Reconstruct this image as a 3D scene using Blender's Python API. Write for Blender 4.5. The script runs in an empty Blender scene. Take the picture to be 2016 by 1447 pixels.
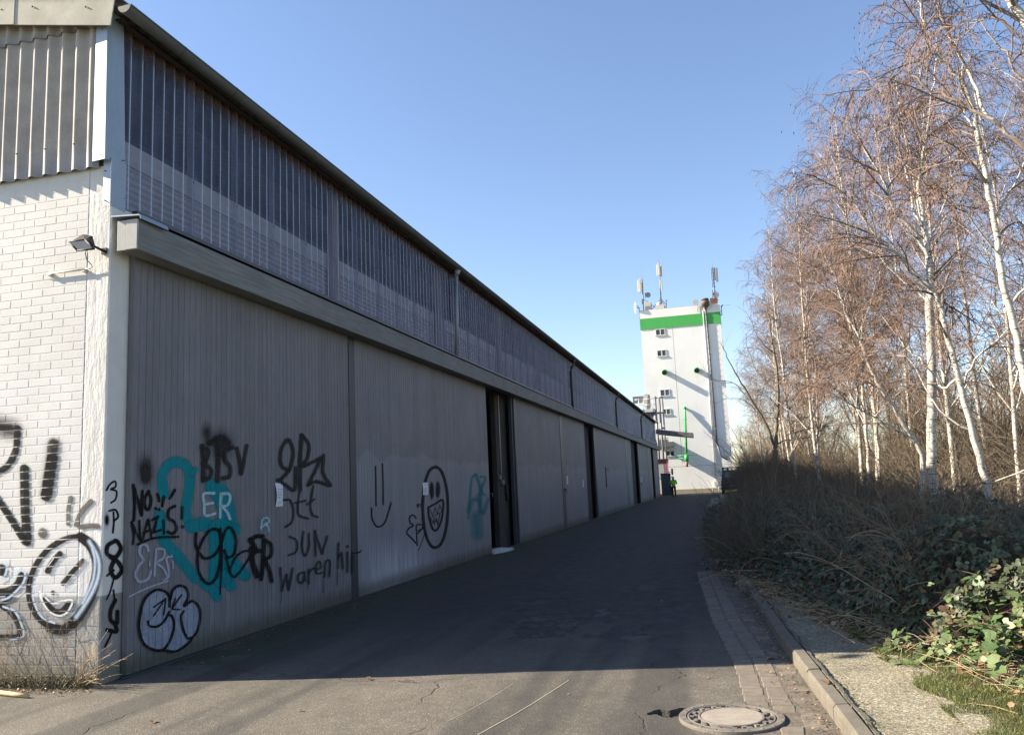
import bpy, bmesh, math, random
import numpy as np
from mathutils import Vector, Matrix

# ------------------------------------------------------------------ camera, sky, sun, exposure
scene = bpy.context.scene
COL = scene.collection
EYE = 1.65
F = 1600.0                      # focal length in pixels of the 2016 px wide photograph
PW, PH = 2016, 1447
M3 = np.array([[0.96716389, 0.0786879, 0.24166553],
               [0.25016202, -0.12688074, -0.95985428],
               [-0.04486622, 0.98879194, -0.14239919]])
cam_d = bpy.data.cameras.new("Camera")
cam_d.sensor_width = 36.0
cam_d.lens = F / PW * 36.0
cam_d.clip_start = 0.05
cam_d.clip_end = 3000
cam = bpy.data.objects.new("Camera", cam_d)
COL.objects.link(cam)
mw = Matrix([list(M3[0]) + [0], list(M3[1]) + [0], list(M3[2]) + [EYE], [0, 0, 0, 1]])
cam.matrix_world = mw
scene.camera = cam

SUN = Vector((1.0, 0.178, -0.60)).normalized()      # direction the light travels
elev = math.asin(-SUN.z)
world = bpy.data.worlds.new("World")
scene.world = world
world.use_nodes = True
wn = world.node_tree.nodes
wn.clear()
sky = wn.new("ShaderNodeTexSky")
sky.sky_type = 'NISHITA'
sky.sun_disc = False
sky.sun_elevation = elev
sky.sun_rotation = math.atan2(-SUN.x, -SUN.y)
sky.altitude = 50
sky.air_density = 1.0
sky.dust_density = 0.4
sky.ozone_density = 1.6
bg = wn.new("ShaderNodeBackground")
bg.inputs["Strength"].default_value = 0.074
wo = wn.new("ShaderNodeOutputWorld")
tint = wn.new("ShaderNodeMix"); tint.data_type = 'RGBA'; tint.blend_type = 'MULTIPLY'
tint.inputs[0].default_value = 1.0; tint.inputs[7].default_value = (1.0, 0.985, 1.04, 1)
world.node_tree.links.new(sky.outputs[0], tint.inputs[6])
world.node_tree.links.new(tint.outputs[2], bg.inputs[0])
world.node_tree.links.new(bg.outputs[0], wo.inputs[0])

sun_d = bpy.data.lights.new("Sun", 'SUN')
sun_d.energy = 5.0
sun_d.angle = math.radians(0.55)
sun_d.color = (1.0, 0.89, 0.72)
sun = bpy.data.objects.new("Sun", sun_d)
COL.objects.link(sun)
sun.rotation_euler = SUN.to_track_quat('-Z', 'Y').to_euler()
sun.location = (-30, -5, 30)

scene.view_settings.view_transform = 'Standard'
scene.view_settings.look = 'None'
scene.view_settings.exposure = 1.68
scene.view_settings.gamma = 1.0
scene.view_settings.use_curve_mapping = False
scene.cycles.max_bounces = 6
scene.cycles.transparent_max_bounces = 24
scene.cycles.use_denoising = True

rng = np.random.default_rng(7)
R = random.Random(5)

# ------------------------------------------------------------------ photo point -> real plane
def _ray(px, py):
    return M3 @ np.array([px - PW / 2, -(py - PH / 2), -F])
def on_x(px, py, x):
    d = _ray(px, py); s = x / d[0]
    return Vector((x, d[1] * s, d[2] * s + EYE))
def on_y(px, py, y):
    d = _ray(px, py); s = y / d[1]
    return Vector((d[0] * s, y, d[2] * s + EYE))
def on_z(px, py, z=0.0):
    d = _ray(px, py); s = (z - EYE) / d[2]
    return Vector((d[0] * s, d[1] * s, z))

# ------------------------------------------------------------------ materials
MATS = {}
class NB:
    """small node-tree builder"""
    def __init__(self, name):
        self.m = bpy.data.materials.new(name); self.m.use_nodes = True
        self.t = self.m.node_tree; self.n = self.t.nodes; self.n.clear()
        self.out = self.n.new("ShaderNodeOutputMaterial")
        self.b = self.n.new("ShaderNodeBsdfPrincipled")
        self.l(self.b.outputs[0], self.out.inputs[0])
        self._co = None
        MATS[name] = self.m
    def l(self, a, b): self.t.links.new(a, b)
    def set(self, node, key, v):
        if hasattr(v, "links") or hasattr(v, "is_output"): self.l(v, node.inputs[key])
        else: node.inputs[key].default_value = v
    def co(self, scale=(1, 1, 1), kind="Object"):
        if self._co is None: self._co = self.n.new("ShaderNodeTexCoord")
        if tuple(scale) == (1, 1, 1): return self._co.outputs[kind]
        mp = self.n.new("ShaderNodeMapping"); mp.inputs["Scale"].default_value = scale
        self.l(self._co.outputs[kind], mp.inputs[0]); return mp.outputs[0]
    def geo(self, scale=(1, 1, 1)):
        g = self.n.new("ShaderNodeNewGeometry")
        mp = self.n.new("ShaderNodeMapping"); mp.inputs["Scale"].default_value = scale
        self.l(g.outputs["Position"], mp.inputs[0]); return mp.outputs[0]
    def noise(self, scale, detail=4, rough=0.55, vec=None, dist=0.0):
        t = self.n.new("ShaderNodeTexNoise"); t.inputs["Scale"].default_value = scale
        t.inputs["Detail"].default_value = detail; t.inputs["Roughness"].default_value = rough
        t.inputs["Distortion"].default_value = dist
        self.l(vec if vec is not None else self.geo(), t.inputs["Vector"]); return t.outputs["Fac"]
    def voronoi(self, scale, vec=None, feature='F1', out="Distance", rand=1.0):
        t = self.n.new("ShaderNodeTexVoronoi"); t.feature = feature
        t.inputs["Scale"].default_value = scale; t.inputs["Randomness"].default_value = rand
        self.l(vec if vec is not None else self.geo(), t.inputs["Vector"]); return t.outputs[out]
    def ramp(self, fac, stops):
        r = self.n.new("ShaderNodeValToRGB"); e = r.color_ramp.elements
        while len(e) > 1: e.remove(e[-1])
        e[0].position = stops[0][0]; e[0].color = self._c(stops[0][1])
        for p, c in stops[1:]:
            k = e.new(p); k.color = self._c(c)
        self.l(fac, r.inputs[0]); return r.outputs[0]
    def _c(self, c):
        return (c, c, c, 1) if not hasattr(c, "__len__") else (c[0], c[1], c[2], 1)
    def mix(self, fac, a, b, mode='MIX'):
        x = self.n.new("ShaderNodeMix"); x.data_type = 'RGBA'; x.blend_type = mode
        for k, v in ((0, fac), (6, a), (7, b)):
            if isinstance(v, (tuple, list)): x.inputs[k].default_value = self._c(v)
            elif isinstance(v, (int, float)): x.inputs[k].default_value = v if k == 0 else self._c(v)
            else: self.l(v, x.inputs[k])
        return x.outputs[2]
    def math(self, op, a, b=None, c=None, clamp=False):
        x = self.n.new("ShaderNodeMath"); x.operation = op; x.use_clamp = clamp
        for k, v in ((0, a), (1, b), (2, c)):
            if v is None: continue
            if isinstance(v, (int, float)): x.inputs[k].default_value = v
            else: self.l(v, x.inputs[k])
        return x.outputs[0]
    def xyz(self, vec=None):
        s = self.n.new("ShaderNodeSeparateXYZ"); self.l(vec if vec is not None else self.geo(), s.inputs[0]); return s.outputs
    def step(self, v, a, b):
        m = self.n.new("ShaderNodeMapRange"); m.interpolation_type = 'SMOOTHSTEP'
        m.inputs["From Min"].default_value = a; m.inputs["From Max"].default_value = b
        self.l(v, m.inputs["Value"]); return m.outputs[0]
    def bump(self, h, strength=0.3, dist=0.01, normal=None):
        b = self.n.new("ShaderNodeBump"); b.inputs["Strength"].default_value = strength
        b.inputs["Distance"].default_value = dist; self.l(h, b.inputs["Height"])
        if normal is not None: self.l(normal, b.inputs["Normal"])
        self.l(b.outputs[0], self.b.inputs["Normal"]); return b.outputs[0]
    def base(self, c):
        if isinstance(c, (tuple, list)): self.b.inputs["Base Color"].default_value = self._c(c)
        else: self.l(c, self.b.inputs["Base Color"])
        return self
    def rough(self, r): self.set(self.b, "Roughness", r); return self
    def metal(self, r): self.set(self.b, "Metallic", r); return self

def simple(name, c, rough=0.6, metal=0.0, var=0.25, scale=6.0, stretch=(1, 1, 1), bump=0.15, bscale=None, bd=0.004):
    """painted / weathered surface: two-scale tone variation plus a fine bump"""
    b = NB(name)
    n1 = b.noise(scale, 5, 0.6, b.geo(stretch)); n2 = b.noise(scale * 7, 3, 0.6, b.geo(stretch))
    lo = tuple(x * (1 - var) for x in c); hi = tuple(min(1, x * (1 + var * .7)) for x in c)
    k = b.mix(0.35, n1, n2)
    b.base(b.ramp(k, [(0.3, lo), (0.7, hi)])).rough(rough).metal(metal)
    if bump: b.bump(n2, bump, bd)
    return b.m

# asphalt ------------------------------------------------
b = NB("asphalt")
pos = b.geo(); X, Y, Z = b.xyz(pos)
agg = b.voronoi(95, pos, out="Color"); aggd = b.voronoi(95, pos)
fine = b.noise(160, 2, 0.7, pos); big = b.noise(0.55, 5, 0.6, pos); mid = b.noise(4.5, 5, 0.65, pos)
col = b.ramp(fine, [(0.28, (0.044, 0.037, 0.028)), (0.52, (0.096, 0.083, 0.065)), (0.72, (0.20, 0.176, 0.142))])
col = b.mix(b.step(b.xyz(agg)[0], 0.86, 0.95), col, (0.18, 0.165, 0.14))
col = b.mix(0.8, col, b.ramp(big, [(0.32, 0.68), (0.68, 1.2)]), 'MULTIPLY')
col = b.mix(0.6, col, b.ramp(mid, [(0.3, 0.72), (0.7, 1.2)]), 'MULTIPLY')
# shade in the lane deepened through the base colour, darkening with distance
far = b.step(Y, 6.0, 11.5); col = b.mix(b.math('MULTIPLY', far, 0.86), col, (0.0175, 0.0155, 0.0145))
# tyre bands
tb = b.noise(1.0, 3, 0.5, b.geo((1.3, 0.07, 1)));
col = b.mix(b.math('MULTIPLY', b.step(tb, 0.50, 0.62), 0.62), col, (0.022, 0.021, 0.020))
# moss along the doors
near = b.math('SUBTRACT', 1.0, b.step(b.math('ADD', X, b.math('MULTIPLY', b.math('SUBTRACT', mid, 0.5), 1.7)), -5.35, -4.35))
inlane = b.step(Y, 6.9, 7.6)
moss = b.math('MULTIPLY', b.math('MULTIPLY', near, inlane), b.step(b.noise(1.3, 5, 0.6, pos), 0.36, 0.52))
col = b.mix(b.math('MULTIPLY', moss, 0.85), col, (0.022, 0.034, 0.010))
# pale worn repair patches
pt = b.noise(1.15, 5, 0.72, b.geo((1, 0.55, 1)))
zone = b.math('MULTIPLY', b.step(X, -3.1, -2.3), b.math('SUBTRACT', 1.0, b.step(X, -0.9, -0.5)))
zone = b.math('MULTIPLY', zone, b.math('MULTIPLY', b.step(Y, 8.4, 9.0), b.math('SUBTRACT', 1.0, b.step(Y, 12.5, 13.5))))
col = b.mix(b.math('MULTIPLY', b.math('MULTIPLY', zone, 0.55), b.step(pt, 0.56, 0.66)), col, (0.11, 0.106, 0.10))
col = b.mix(b.math('MULTIPLY', zone, b.math('MULTIPLY', b.step(pt, 0.48, 0.54), b.math('SUBTRACT', 1.0, b.step(pt, 0.55, 0.60)))), col, (0.018, 0.017, 0.016))
# cracks
wv = b.n.new("ShaderNodeTexNoise"); wv.inputs["Scale"].default_value = 1.6; wv.inputs["Detail"].default_value = 4
b.l(pos, wv.inputs["Vector"])
va = b.n.new("ShaderNodeVectorMath"); va.operation = 'MULTIPLY_ADD'
b.l(wv.outputs["Color"], va.inputs[0]); va.inputs[1].default_value = (0.9, 0.9, 0.0); b.l(pos, va.inputs[2])
cr = b.voronoi(0.34, va.outputs[0], 'DISTANCE_TO_EDGE')
crm = b.math('SUBTRACT', 1.0, b.step(cr, 0.0012, 0.0045))
crm = b.math('MULTIPLY', crm, b.step(b.noise(0.9, 2, 0.5, pos), 0.45, 0.55))
col = b.mix(b.math('MULTIPLY', crm, 0.6), col, (0.012, 0.011, 0.01))
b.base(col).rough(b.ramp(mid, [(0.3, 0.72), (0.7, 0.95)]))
hh = b.math('ADD', b.math('MULTIPLY', aggd, 0.9), b.math('MULTIPLY', mid, 2.2))
hh = b.math('SUBTRACT', hh, b.math('MULTIPLY', crm, 2.0))
b.bump(hh, 0.55, 0.006)
ASPHALT = b.m

# gravel pavement ----------------------------------------
b = NB("gravel_path")
pos = b.geo(); v = b.voronoi(115, pos, out="Color"); vd = b.voronoi(115, pos); n = b.noise(3.0, 5, 0.6, pos)
col = b.ramp(b.xyz(v)[0], [(0.0, (0.11, 0.095, 0.060)), (0.45, (0.185, 0.163, 0.110)), (0.8, (0.30, 0.27, 0.19)), (1.0, (0.52, 0.48, 0.37))])
col = b.mix(0.75, col, b.ramp(n, [(0.3, 0.6), (0.7, 1.15)]), 'MULTIPLY')
col = b.mix(b.math('MULTIPLY', b.step(b.noise(7, 4, .7, pos), 0.58, 0.68), 0.55), col, (0.07, 0.06, 0.04))
b.base(col).rough(0.95); b.bump(b.math('ADD', vd, n), 0.35, 0.008)
GRAVEL = b.m

# soil with moss and litter ------------------------------
b = NB("verge_soil")
pos = b.geo(); n = b.noise(5, 6, 0.7, pos); n2 = b.noise(38, 4, 0.7, pos)
col = b.ramp(n2, [(0.3, (0.028, 0.020, 0.012)), (0.6, (0.085, 0.062, 0.038)), (0.8, (0.16, 0.125, 0.08))])
col = b.mix(b.step(n, 0.40, 0.54), col, b.ramp(n2, [(0.3, (0.045, 0.06, 0.014)), (0.7, (0.15, 0.17, 0.045))]))
gv = b.xyz(b.voronoi(115, pos, out="Color"))[0]
gcol = b.ramp(gv, [(0.0, (0.11, 0.095, 0.060)), (0.45, (0.185, 0.163, 0.110)), (0.8, (0.30, 0.27, 0.19)), (1.0, (0.52, 0.48, 0.37))])
at = b.n.new("ShaderNodeAttribute"); at.attribute_name = "tone"
edge = b.math('ADD', at.outputs["Fac"], b.math('MULTIPLY', b.math('SUBTRACT', b.noise(6, 5, .75, pos), 0.5), 0.8))
isedge = b.math('MULTIPLY', b.math('SUBTRACT', 1.0, b.step(edge, 0.12, 0.42)), b.step(at.outputs["Fac"], 0.0, 0.001))
col = b.mix(isedge, col, gcol)
b.base(col).rough(0.98); b.bump(b.math('ADD', n2, n), 0.6, 0.02)
SOIL = b.m

# painted doors -------------------------------------------
def door_mat(name, c, roller=0.0, chalk=0.0):
    b = NB(name); pos = b.geo(); X, Y, Z = b.xyz(pos)
    s1 = b.noise(9, 5, 0.7, b.geo((1, 1.0, 0.07))); s2 = b.noise(60, 3, 0.7, b.geo((1, 1, 0.08))); blot = b.noise(1.1, 5, 0.6, pos)
    col = b.mix(0.5, b.ramp(s1, [(0.3, tuple(x * .74 for x in c)), (0.7, tuple(x * 1.14 for x in c))]),
                b.ramp(s2, [(0.3, tuple(x * .66 for x in c)), (0.7, tuple(x * 1.22 for x in c))]))
    col = b.mix(0.6, col, b.ramp(blot, [(0.3, 0.80), (0.7, 1.12)]), 'MULTIPLY')
    if roller:
        edge = b.math('ADD', Z, b.math('MULTIPLY', b.noise(0.9, 4, 0.6, pos), 0.9))
        low = b.math('SUBTRACT', 1.0, b.step(edge, 2.62, 2.70))
        flat = b.ramp(blot, [(0.3, (c[0] * 1.04, c[1] * 1.06, c[2] * 1.10)), (0.7, (c[0] * 1.22, c[1] * 1.24, c[2] * 1.28))])
        col = b.mix(b.math('MULTIPLY', low, roller), col, flat)
        rim = b.math('MULTIPLY', b.step(edge, 2.56, 2.63), low)
        col = b.mix(b.math('MULTIPLY', rim, b.math('MULTIPLY', b.step(s1, 0.5, 0.62), 0.25)), col, (0.34, 0.34, 0.34))
    if chalk:
        ck = b.math('MULTIPLY', b.math('SUBTRACT', 1.0, b.step(Z, 0.12, 1.0)), b.math('MULTIPLY', b.step(Y, 11.9, 12.7), b.math('SUBTRACT', 1.0, b.step(Y, 13.6, 16.2))))
        ck = b.math('MULTIPLY', ck, b.step(s1, 0.25, 0.6))
        col = b.mix(b.math('MULTIPLY', ck, chalk), col, (0.52, 0.54, 0.58))
    foot = b.math('SUBTRACT', 1.0, b.step(b.math('SUBTRACT', Z, b.math('MULTIPLY', s1, 0.28)), -0.06, 0.16))
    col = b.mix(b.math('MULTIPLY', foot, 0.7), col, (0.055, 0.058, 0.028))
    # thin grime lines and runs
    run = b.step(b.noise(26, 3, 0.6, b.geo((1, 1, 0.018))), 0.63, 0.72)
    col = b.mix(b.math('MULTIPLY', run, 0.35), col, (0.06, 0.055, 0.05))
    at = b.n.new("ShaderNodeAttribute"); at.attribute_name = "tone"
    col = b.mix(0.8, col, b.ramp(at.outputs["Fac"], [(0.0, 0.90), (1.0, 1.07)]), 'MULTIPLY')
    rust = b.math('MULTIPLY', b.step(b.noise(3.1, 5, 0.75, b.geo((1, 1, .35))), 0.66, 0.74), b.step(b.noise(40, 2, .6, b.geo((1, 1, .1))), .5, .6))
    col = b.mix(b.math('MULTIPLY', rust, 0.5), col, (0.10, 0.06, 0.04))
    scuff = b.math('MULTIPLY', b.step(b.noise(7, 6, 0.8, b.geo((1, 1, 1))), 0.62, 0.68), b.math('SUBTRACT', 1.0, b.step(Z, 0.5, 1.6)))
    col = b.mix(b.math('MULTIPLY', scuff, 0.3), col, (0.24, 0.24, 0.24))
    b.base(col).rough(b.ramp(s1, [(0.3, 0.5), (0.7, 0.75)])); b.bump(b.math('ADD', s2, b.math('MULTIPLY', b.noise(1.6, 2, .5), 3.0)), 0.25, 0.004)
    return b.m
DOORA = door_mat("slate_door_paint", (0.185, 0.182, 0.190))
DOORB = door_mat("bluish_door_paint", (0.195, 0.195, 0.205), 0.75, 0.75)
DOORC = door_mat("grey_door_paint", (0.170, 0.172, 0.183), 0.85)

# white wall with grey plinth -----------------------------
def wall_mat(name, brick=False):
    b = NB(name); pos = b.geo(); X, Y, Z = b.xyz(pos)
    n = b.noise(2.2, 5, 0.6, pos); f = b.noise(45, 4, 0.65, pos)
    white = b.ramp(n, [(0.3, (0.60, 0.575, 0.535)), (0.7, (0.69, 0.67, 0.63))])
    grey = b.ramp(n, [(0.3, (0.22, 0.212, 0.195)), (0.7, (0.295, 0.285, 0.265))])
    low = b.math('SUBTRACT', 1.0, b.step(b.math('ADD', Z, b.math('MULTIPLY', f, 0.02)), 0.795, 0.815))
    col = b.mix(low, white, grey)
    if brick:
        at = b.n.new('ShaderNodeAttribute'); at.attribute_name = 'tone'; col = b.mix(.9, col, b.ramp(at.outputs['Fac'], [(0, .965), (1, 1.02)]), 'MULTIPLY')
        chip = b.step(b.noise(17, 5, .75, pos), 0.70, 0.73); col = b.mix(b.math('MULTIPLY', chip, .7), col, (0.33, 0.27, 0.22))
    st = b.step(b.noise(5, 5, .7, b.geo((1, 1, .12))), 0.56, 0.75)
    col = b.mix(b.math('MULTIPLY', st, 0.22), col, (0.42, 0.38, 0.32))
    if not brick:
        peel = b.math('MULTIPLY', b.step(b.noise(9, 5, 0.7, pos), 0.52, 0.56), b.math('SUBTRACT', 1.0, b.step(Z, 0.30, 0.42)))
        col = b.mix(peel, col, (0.44, 0.35, 0.26))
    foot = b.math('SUBTRACT', 1.0, b.step(b.math('SUBTRACT', Z, b.math('MULTIPLY', n, 0.25)), -0.05, 0.12))
    col = b.mix(b.math('MULTIPLY', foot, 0.6), col, (0.12, 0.11, 0.06))
    b.base(col).rough(0.75)
    lump = b.noise(14, 3, .6, b.geo((1, 1, .22)))
    b.bump(b.math('ADD', f, b.math('MULTIPLY', lump, 2.2)) if not brick else f, 0.5 if not brick else 0.35, 0.008 if not brick else 0.004)
    return b.m
WHITEBRICK = wall_mat("white_painted_brick", True)
WHITEPLASTER = wall_mat("white_painted_concrete")
b = NB("brick_far")
pos = b.geo(); br = b.n.new("ShaderNodeTexBrick"); 
sw = b.n.new("ShaderNodeMapping"); sw.inputs["Rotation"].default_value = (math.radians(-90), 0, 0); b.l(pos, sw.inputs[0]); b.l(sw.outputs[0], br.inputs["Vector"])
br.inputs["Scale"].default_value = 1.0; br.inputs["Brick Width"].default_value = 0.262; br.inputs["Row Height"].default_value = 0.083
br.inputs["Mortar Size"].default_value = 0.006
br.inputs["Color1"].default_value = (0.65, 0.63, 0.59, 1); br.inputs["Color2"].default_value = (0.61, 0.59, 0.55, 1); br.inputs["Mortar"].default_value = (0.60, 0.58, 0.54, 1)
b.base(b.mix(b.math("SUBTRACT", 1.0, b.step(b.xyz(pos)[2], 0.795, 0.815)), br.outputs["Color"], (0.27, 0.26, 0.24))).rough(0.75); b.bump(b.math('SUBTRACT', 1.0, br.outputs["Fac"]), 0.8, 0.006)
BRICKFAR = b.m

# fibre cement sheets -------------------------------------
b = NB("fibre_cement")
pos = b.geo(); n = b.noise(3.5, 5, 0.65, pos); f = b.noise(60, 3, 0.6, pos); st = b.noise(8, 4, 0.6, b.geo((1, 1, 0.06)))
col = b.ramp(n, [(0.3, (0.33, 0.295, 0.262)), (0.7, (0.47, 0.43, 0.385))])
col = b.mix(b.math('MULTIPLY', b.step(st, 0.55, 0.75), 0.35), col, (0.16, 0.145, 0.12))
col = b.mix(0.3, col, b.ramp(f, [(0.3, 0.7), (0.7, 1.15)]), 'MULTIPLY')
b.base(col).rough(0.9); b.bump(f, 0.3, 0.003)
FIBRE = b.m
b = NB("verge_cement")
pos = b.geo(); n = b.noise(4, 5, 0.7, pos); X, Y, Z = b.xyz(pos)
col = b.ramp(n, [(0.3, (0.36, 0.33, 0.27)), (0.7, (0.50, 0.47, 0.40))])
topd = b.math('ADD', Z, b.math('MULTIPLY', X, 0.19))
col = b.mix(b.math('MULTIPLY', b.step(b.math('ADD', topd, b.math('MULTIPLY', b.noise(7, 5, .7, pos), 0.14)), 5.66, 5.76), 0.75), col, (0.10, 0.085, 0.06))
b.base(col).rough(0.9); b.bump(n, 0.3, 0.004)
VERGE = b.m

# weathered painted timber beam ---------------------------
b = NB("grey_timber")
g = b.noise(14, 5, 0.65, b.geo((3, 0.12, 3))); g2 = b.noise(1.5, 4, 0.6, b.geo())
col = b.ramp(g, [(0.3, (0.135, 0.134, 0.126)), (0.7, (0.235, 0.235, 0.224))])
col = b.mix(0.5, col, b.ramp(g2, [(0.3, 0.75), (0.7, 1.15)]), 'MULTIPLY')
b.base(col).rough(0.8); b.bump(g, 0.4, 0.004)
TIMBER = b.m
b = NB("end_grain_timber")
g = b.n.new("ShaderNodeTexWave"); g.inputs["Scale"].default_value = 5; g.inputs["Distortion"].default_value = 5; g.inputs["Detail"].default_value = 3
b.l(b.geo((5, 1, 0.7)), g.inputs["Vector"])
b.base(b.ramp(g.outputs["Fac"], [(0.0, (0.25, 0.235, 0.21)), (0.5, (0.46, 0.45, 0.42)), (1.0, (0.56, 0.55, 0.52))])).rough(0.8)
ENDGRAIN = b.m

GALV = simple("galvanised_flashing", (0.30, 0.345, 0.385), 0.42, 0.35, 0.10, 4, bump=0.05)
ZINC = simple("zinc_gutter", (0.095, 0.098, 0.095), 0.6, 0.2, 0.28, 5, (1, .35, 1), bump=0.1)
SILL = simple("dark_sill_metal", (0.085, 0.09, 0.10), 0.5, 0.3, 0.2, 6, bump=0.05)
PIPE = simple("grey_downpipe", (0.30, 0.33, 0.34), 0.5, 0.2, 0.2, 6, bump=0.05)
DARKSTEEL = simple("dark_steel", (0.055, 0.06, 0.07), 0.5, 0.3, 0.25, 8, bump=0.1)
DARKTIMBER = simple("dark_soffit_timber", (0.055, 0.035, 0.028), 0.9, 0, 0.4, 9, (1, 1, .3))
CONCRETE = simple("old_concrete", (0.14, 0.13, 0.115), 0.9, 0, 0.45, 3, (1, 1, .5), 0.4, bd=0.01)
DARKPIL = simple("dark_concrete_pillar", (0.050, 0.045, 0.040), 0.95, 0, 0.5, 4, (1, 1, .4), 0.4, bd=0.01)
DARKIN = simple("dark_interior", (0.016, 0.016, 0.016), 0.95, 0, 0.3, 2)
INBOARD = simple("inner_board", (0.78, 0.70, 0.62), 0.9, 0, 0.25, 5, (1, .3, 3))
INWAVE = simple("inner_corrugated_sheet", (0.66, 0.60, 0.57), 0.9, 0, 0.2, 4)
INPOST = simple("inner_post", (0.5, 0.36, 0.29), 0.9, 0, 0.25, 5)
BLACKPL = simple("black_plastic", (0.012, 0.012, 0.013), 0.7, 0, 0.3, 12, bump=0.05)
SCREW = simple("screw_metal", (0.06, 0.055, 0.05), 0.5, 0.5, 0.2, 30)
CONDUIT = simple("cream_conduit", (0.55, 0.52, 0.45), 0.6, 0, 0.1, 9)
b = NB("lamp_glass"); b.base((0.11, 0.105, 0.10)).rough(0.12); b.b.inputs["Specular IOR Level"].default_value = 0.8
b.bump(b.voronoi(60), 0.2, 0.003); LAMPGLASS = b.m

# translucent corrugated sheets ---------------------------
def sheet_mat(name, alpha, tint, crests=True):
    b = NB(name); pos = b.geo(); X, Y, Z = b.xyz(pos)
    n = b.noise(5, 5, 0.65, b.geo((1, 1, .25)))
    col = b.ramp(n, [(0.3, tuple(x * .8 for x in tint)), (0.7, tuple(x * 1.2 for x in tint))])
    top = b.step(b.math('ADD', Z, b.math('MULTIPLY', b.noise(7, 4, .7, b.geo((1, 1, .5))), 0.5)), 6.52, 6.82)
    col = b.mix(b.math('MULTIPLY', top, 0.9), col, (0.11, 0.06, 0.045))
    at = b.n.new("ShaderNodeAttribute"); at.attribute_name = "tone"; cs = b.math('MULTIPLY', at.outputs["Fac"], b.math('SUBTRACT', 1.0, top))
    if crests: col = b.mix(cs, col, (0.50, 0.55, 0.68))  # sky reflection along the ridges put into the colour and opacity
    b.base(col).rough(0.22); b.b.inputs["Specular IOR Level"].default_value = 0.7
    b.bump(b.noise(40, 3, .6, pos), 0.06, 0.002)
    tr = b.n.new("ShaderNodeBsdfTransparent"); tr.inputs[0].default_value = (0.80, 0.83, 0.90, 1)
    mx = b.n.new("ShaderNodeMixShader")
    fac = b.math('ADD', b.math('MULTIPLY', n, 0.22), alpha - 0.11)
    fac = b.math('MAXIMUM', fac, b.math('MULTIPLY', top, 0.85), clamp=True)
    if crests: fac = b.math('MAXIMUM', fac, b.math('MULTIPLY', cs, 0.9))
    b.l(fac, mx.inputs[0]); b.l(tr.outputs[0], mx.inputs[1]); b.l(b.b.outputs[0], mx.inputs[2]); b.l(mx.outputs[0], b.out.inputs[0])
    return b.m
SHEET = sheet_mat("translucent_sheet", 0.34, (0.135, 0.155, 0.24))
LAP = sheet_mat("translucent_sheet_lap", 0.30, (0.20, 0.20, 0.27), False)

# tower -----------------------------------------------------
b = NB("white_tower_paint")
pos = b.geo(); n = b.noise(0.5, 5, .6, pos); s = b.noise(2.5, 5, .65, b.geo((1, 1, .06)))
col = b.ramp(n, [(0.3, (0.70, 0.69, 0.665)), (0.7, (0.78, 0.77, 0.745))])
col = b.mix(b.math('MULTIPLY', b.step(s, 0.52, 0.75), 0.22), col, (0.50, 0.47, 0.42))
b.base(col).rough(0.7); b.bump(b.noise(3, 4, .6, pos), 0.12, 0.02); TOWERW = b.m
TGREEN = simple("green_band_paint", (0.055, 0.36, 0.075), 0.6, 0, 0.06, 1.0, bump=0.03)
PGREEN = simple("green_pipe_paint", (0.05, 0.36, 0.09), 0.4, 0, 0.15, 3, bump=0.03)
PGREEND = simple("dark_green_paint", (0.03, 0.17, 0.06), 0.5, 0, 0.2, 3, bump=0.03)
PLINTH = simple("tower_plinth", (0.30, 0.26, 0.19), 0.9, 0, 0.2, 1.5)
WFRAME = simple("window_frame_white", (0.60, 0.58, 0.55), 0.6, 0, 0.1, 4)
b = NB("window_glass"); b.base(b.ramp(b.noise(2.0), [(0.35, (0.02, 0.022, 0.03)), (0.65, (0.10, 0.10, 0.11))])).rough(0.08); GLASS = b.m
GREYSTEEL = simple("grey_steel", (0.16, 0.158, 0.165), 0.55, 0.3, 0.25, 3)
LIGHTSTEEL = simple("light_steel", (0.50, 0.50, 0.50), 0.5, 0.2, 0.15, 3)
RUST = simple("rusty_steel", (0.16, 0.075, 0.045), 0.85, 0.1, 0.5, 4)
ANTW = simple("antenna_radome", (0.52, 0.48, 0.40), 0.5, 0, 0.08, 3)
ANTG = simple("antenna_grey", (0.22, 0.235, 0.26), 0.5, 0, 0.1, 3)
BEIGE = simple("beige_cabinet", (0.50, 0.46, 0.40), 0.7, 0, 0.15, 3)
CRED = simple("container_red", (0.42, 0.10, 0.12), 0.6, 0, 0.2, 3)
CWHITE = simple("container_white", (0.72, 0.68, 0.62), 0.6, 0, 0.15, 3)
GATE = simple("dark_gate_metal", (0.075, 0.085, 0.10), 0.6, 0.1, 0.2, 2)
CANOPY = simple("canopy_steel", (0.17, 0.16, 0.155), 0.7, 0.1, 0.4, 3)

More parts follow.
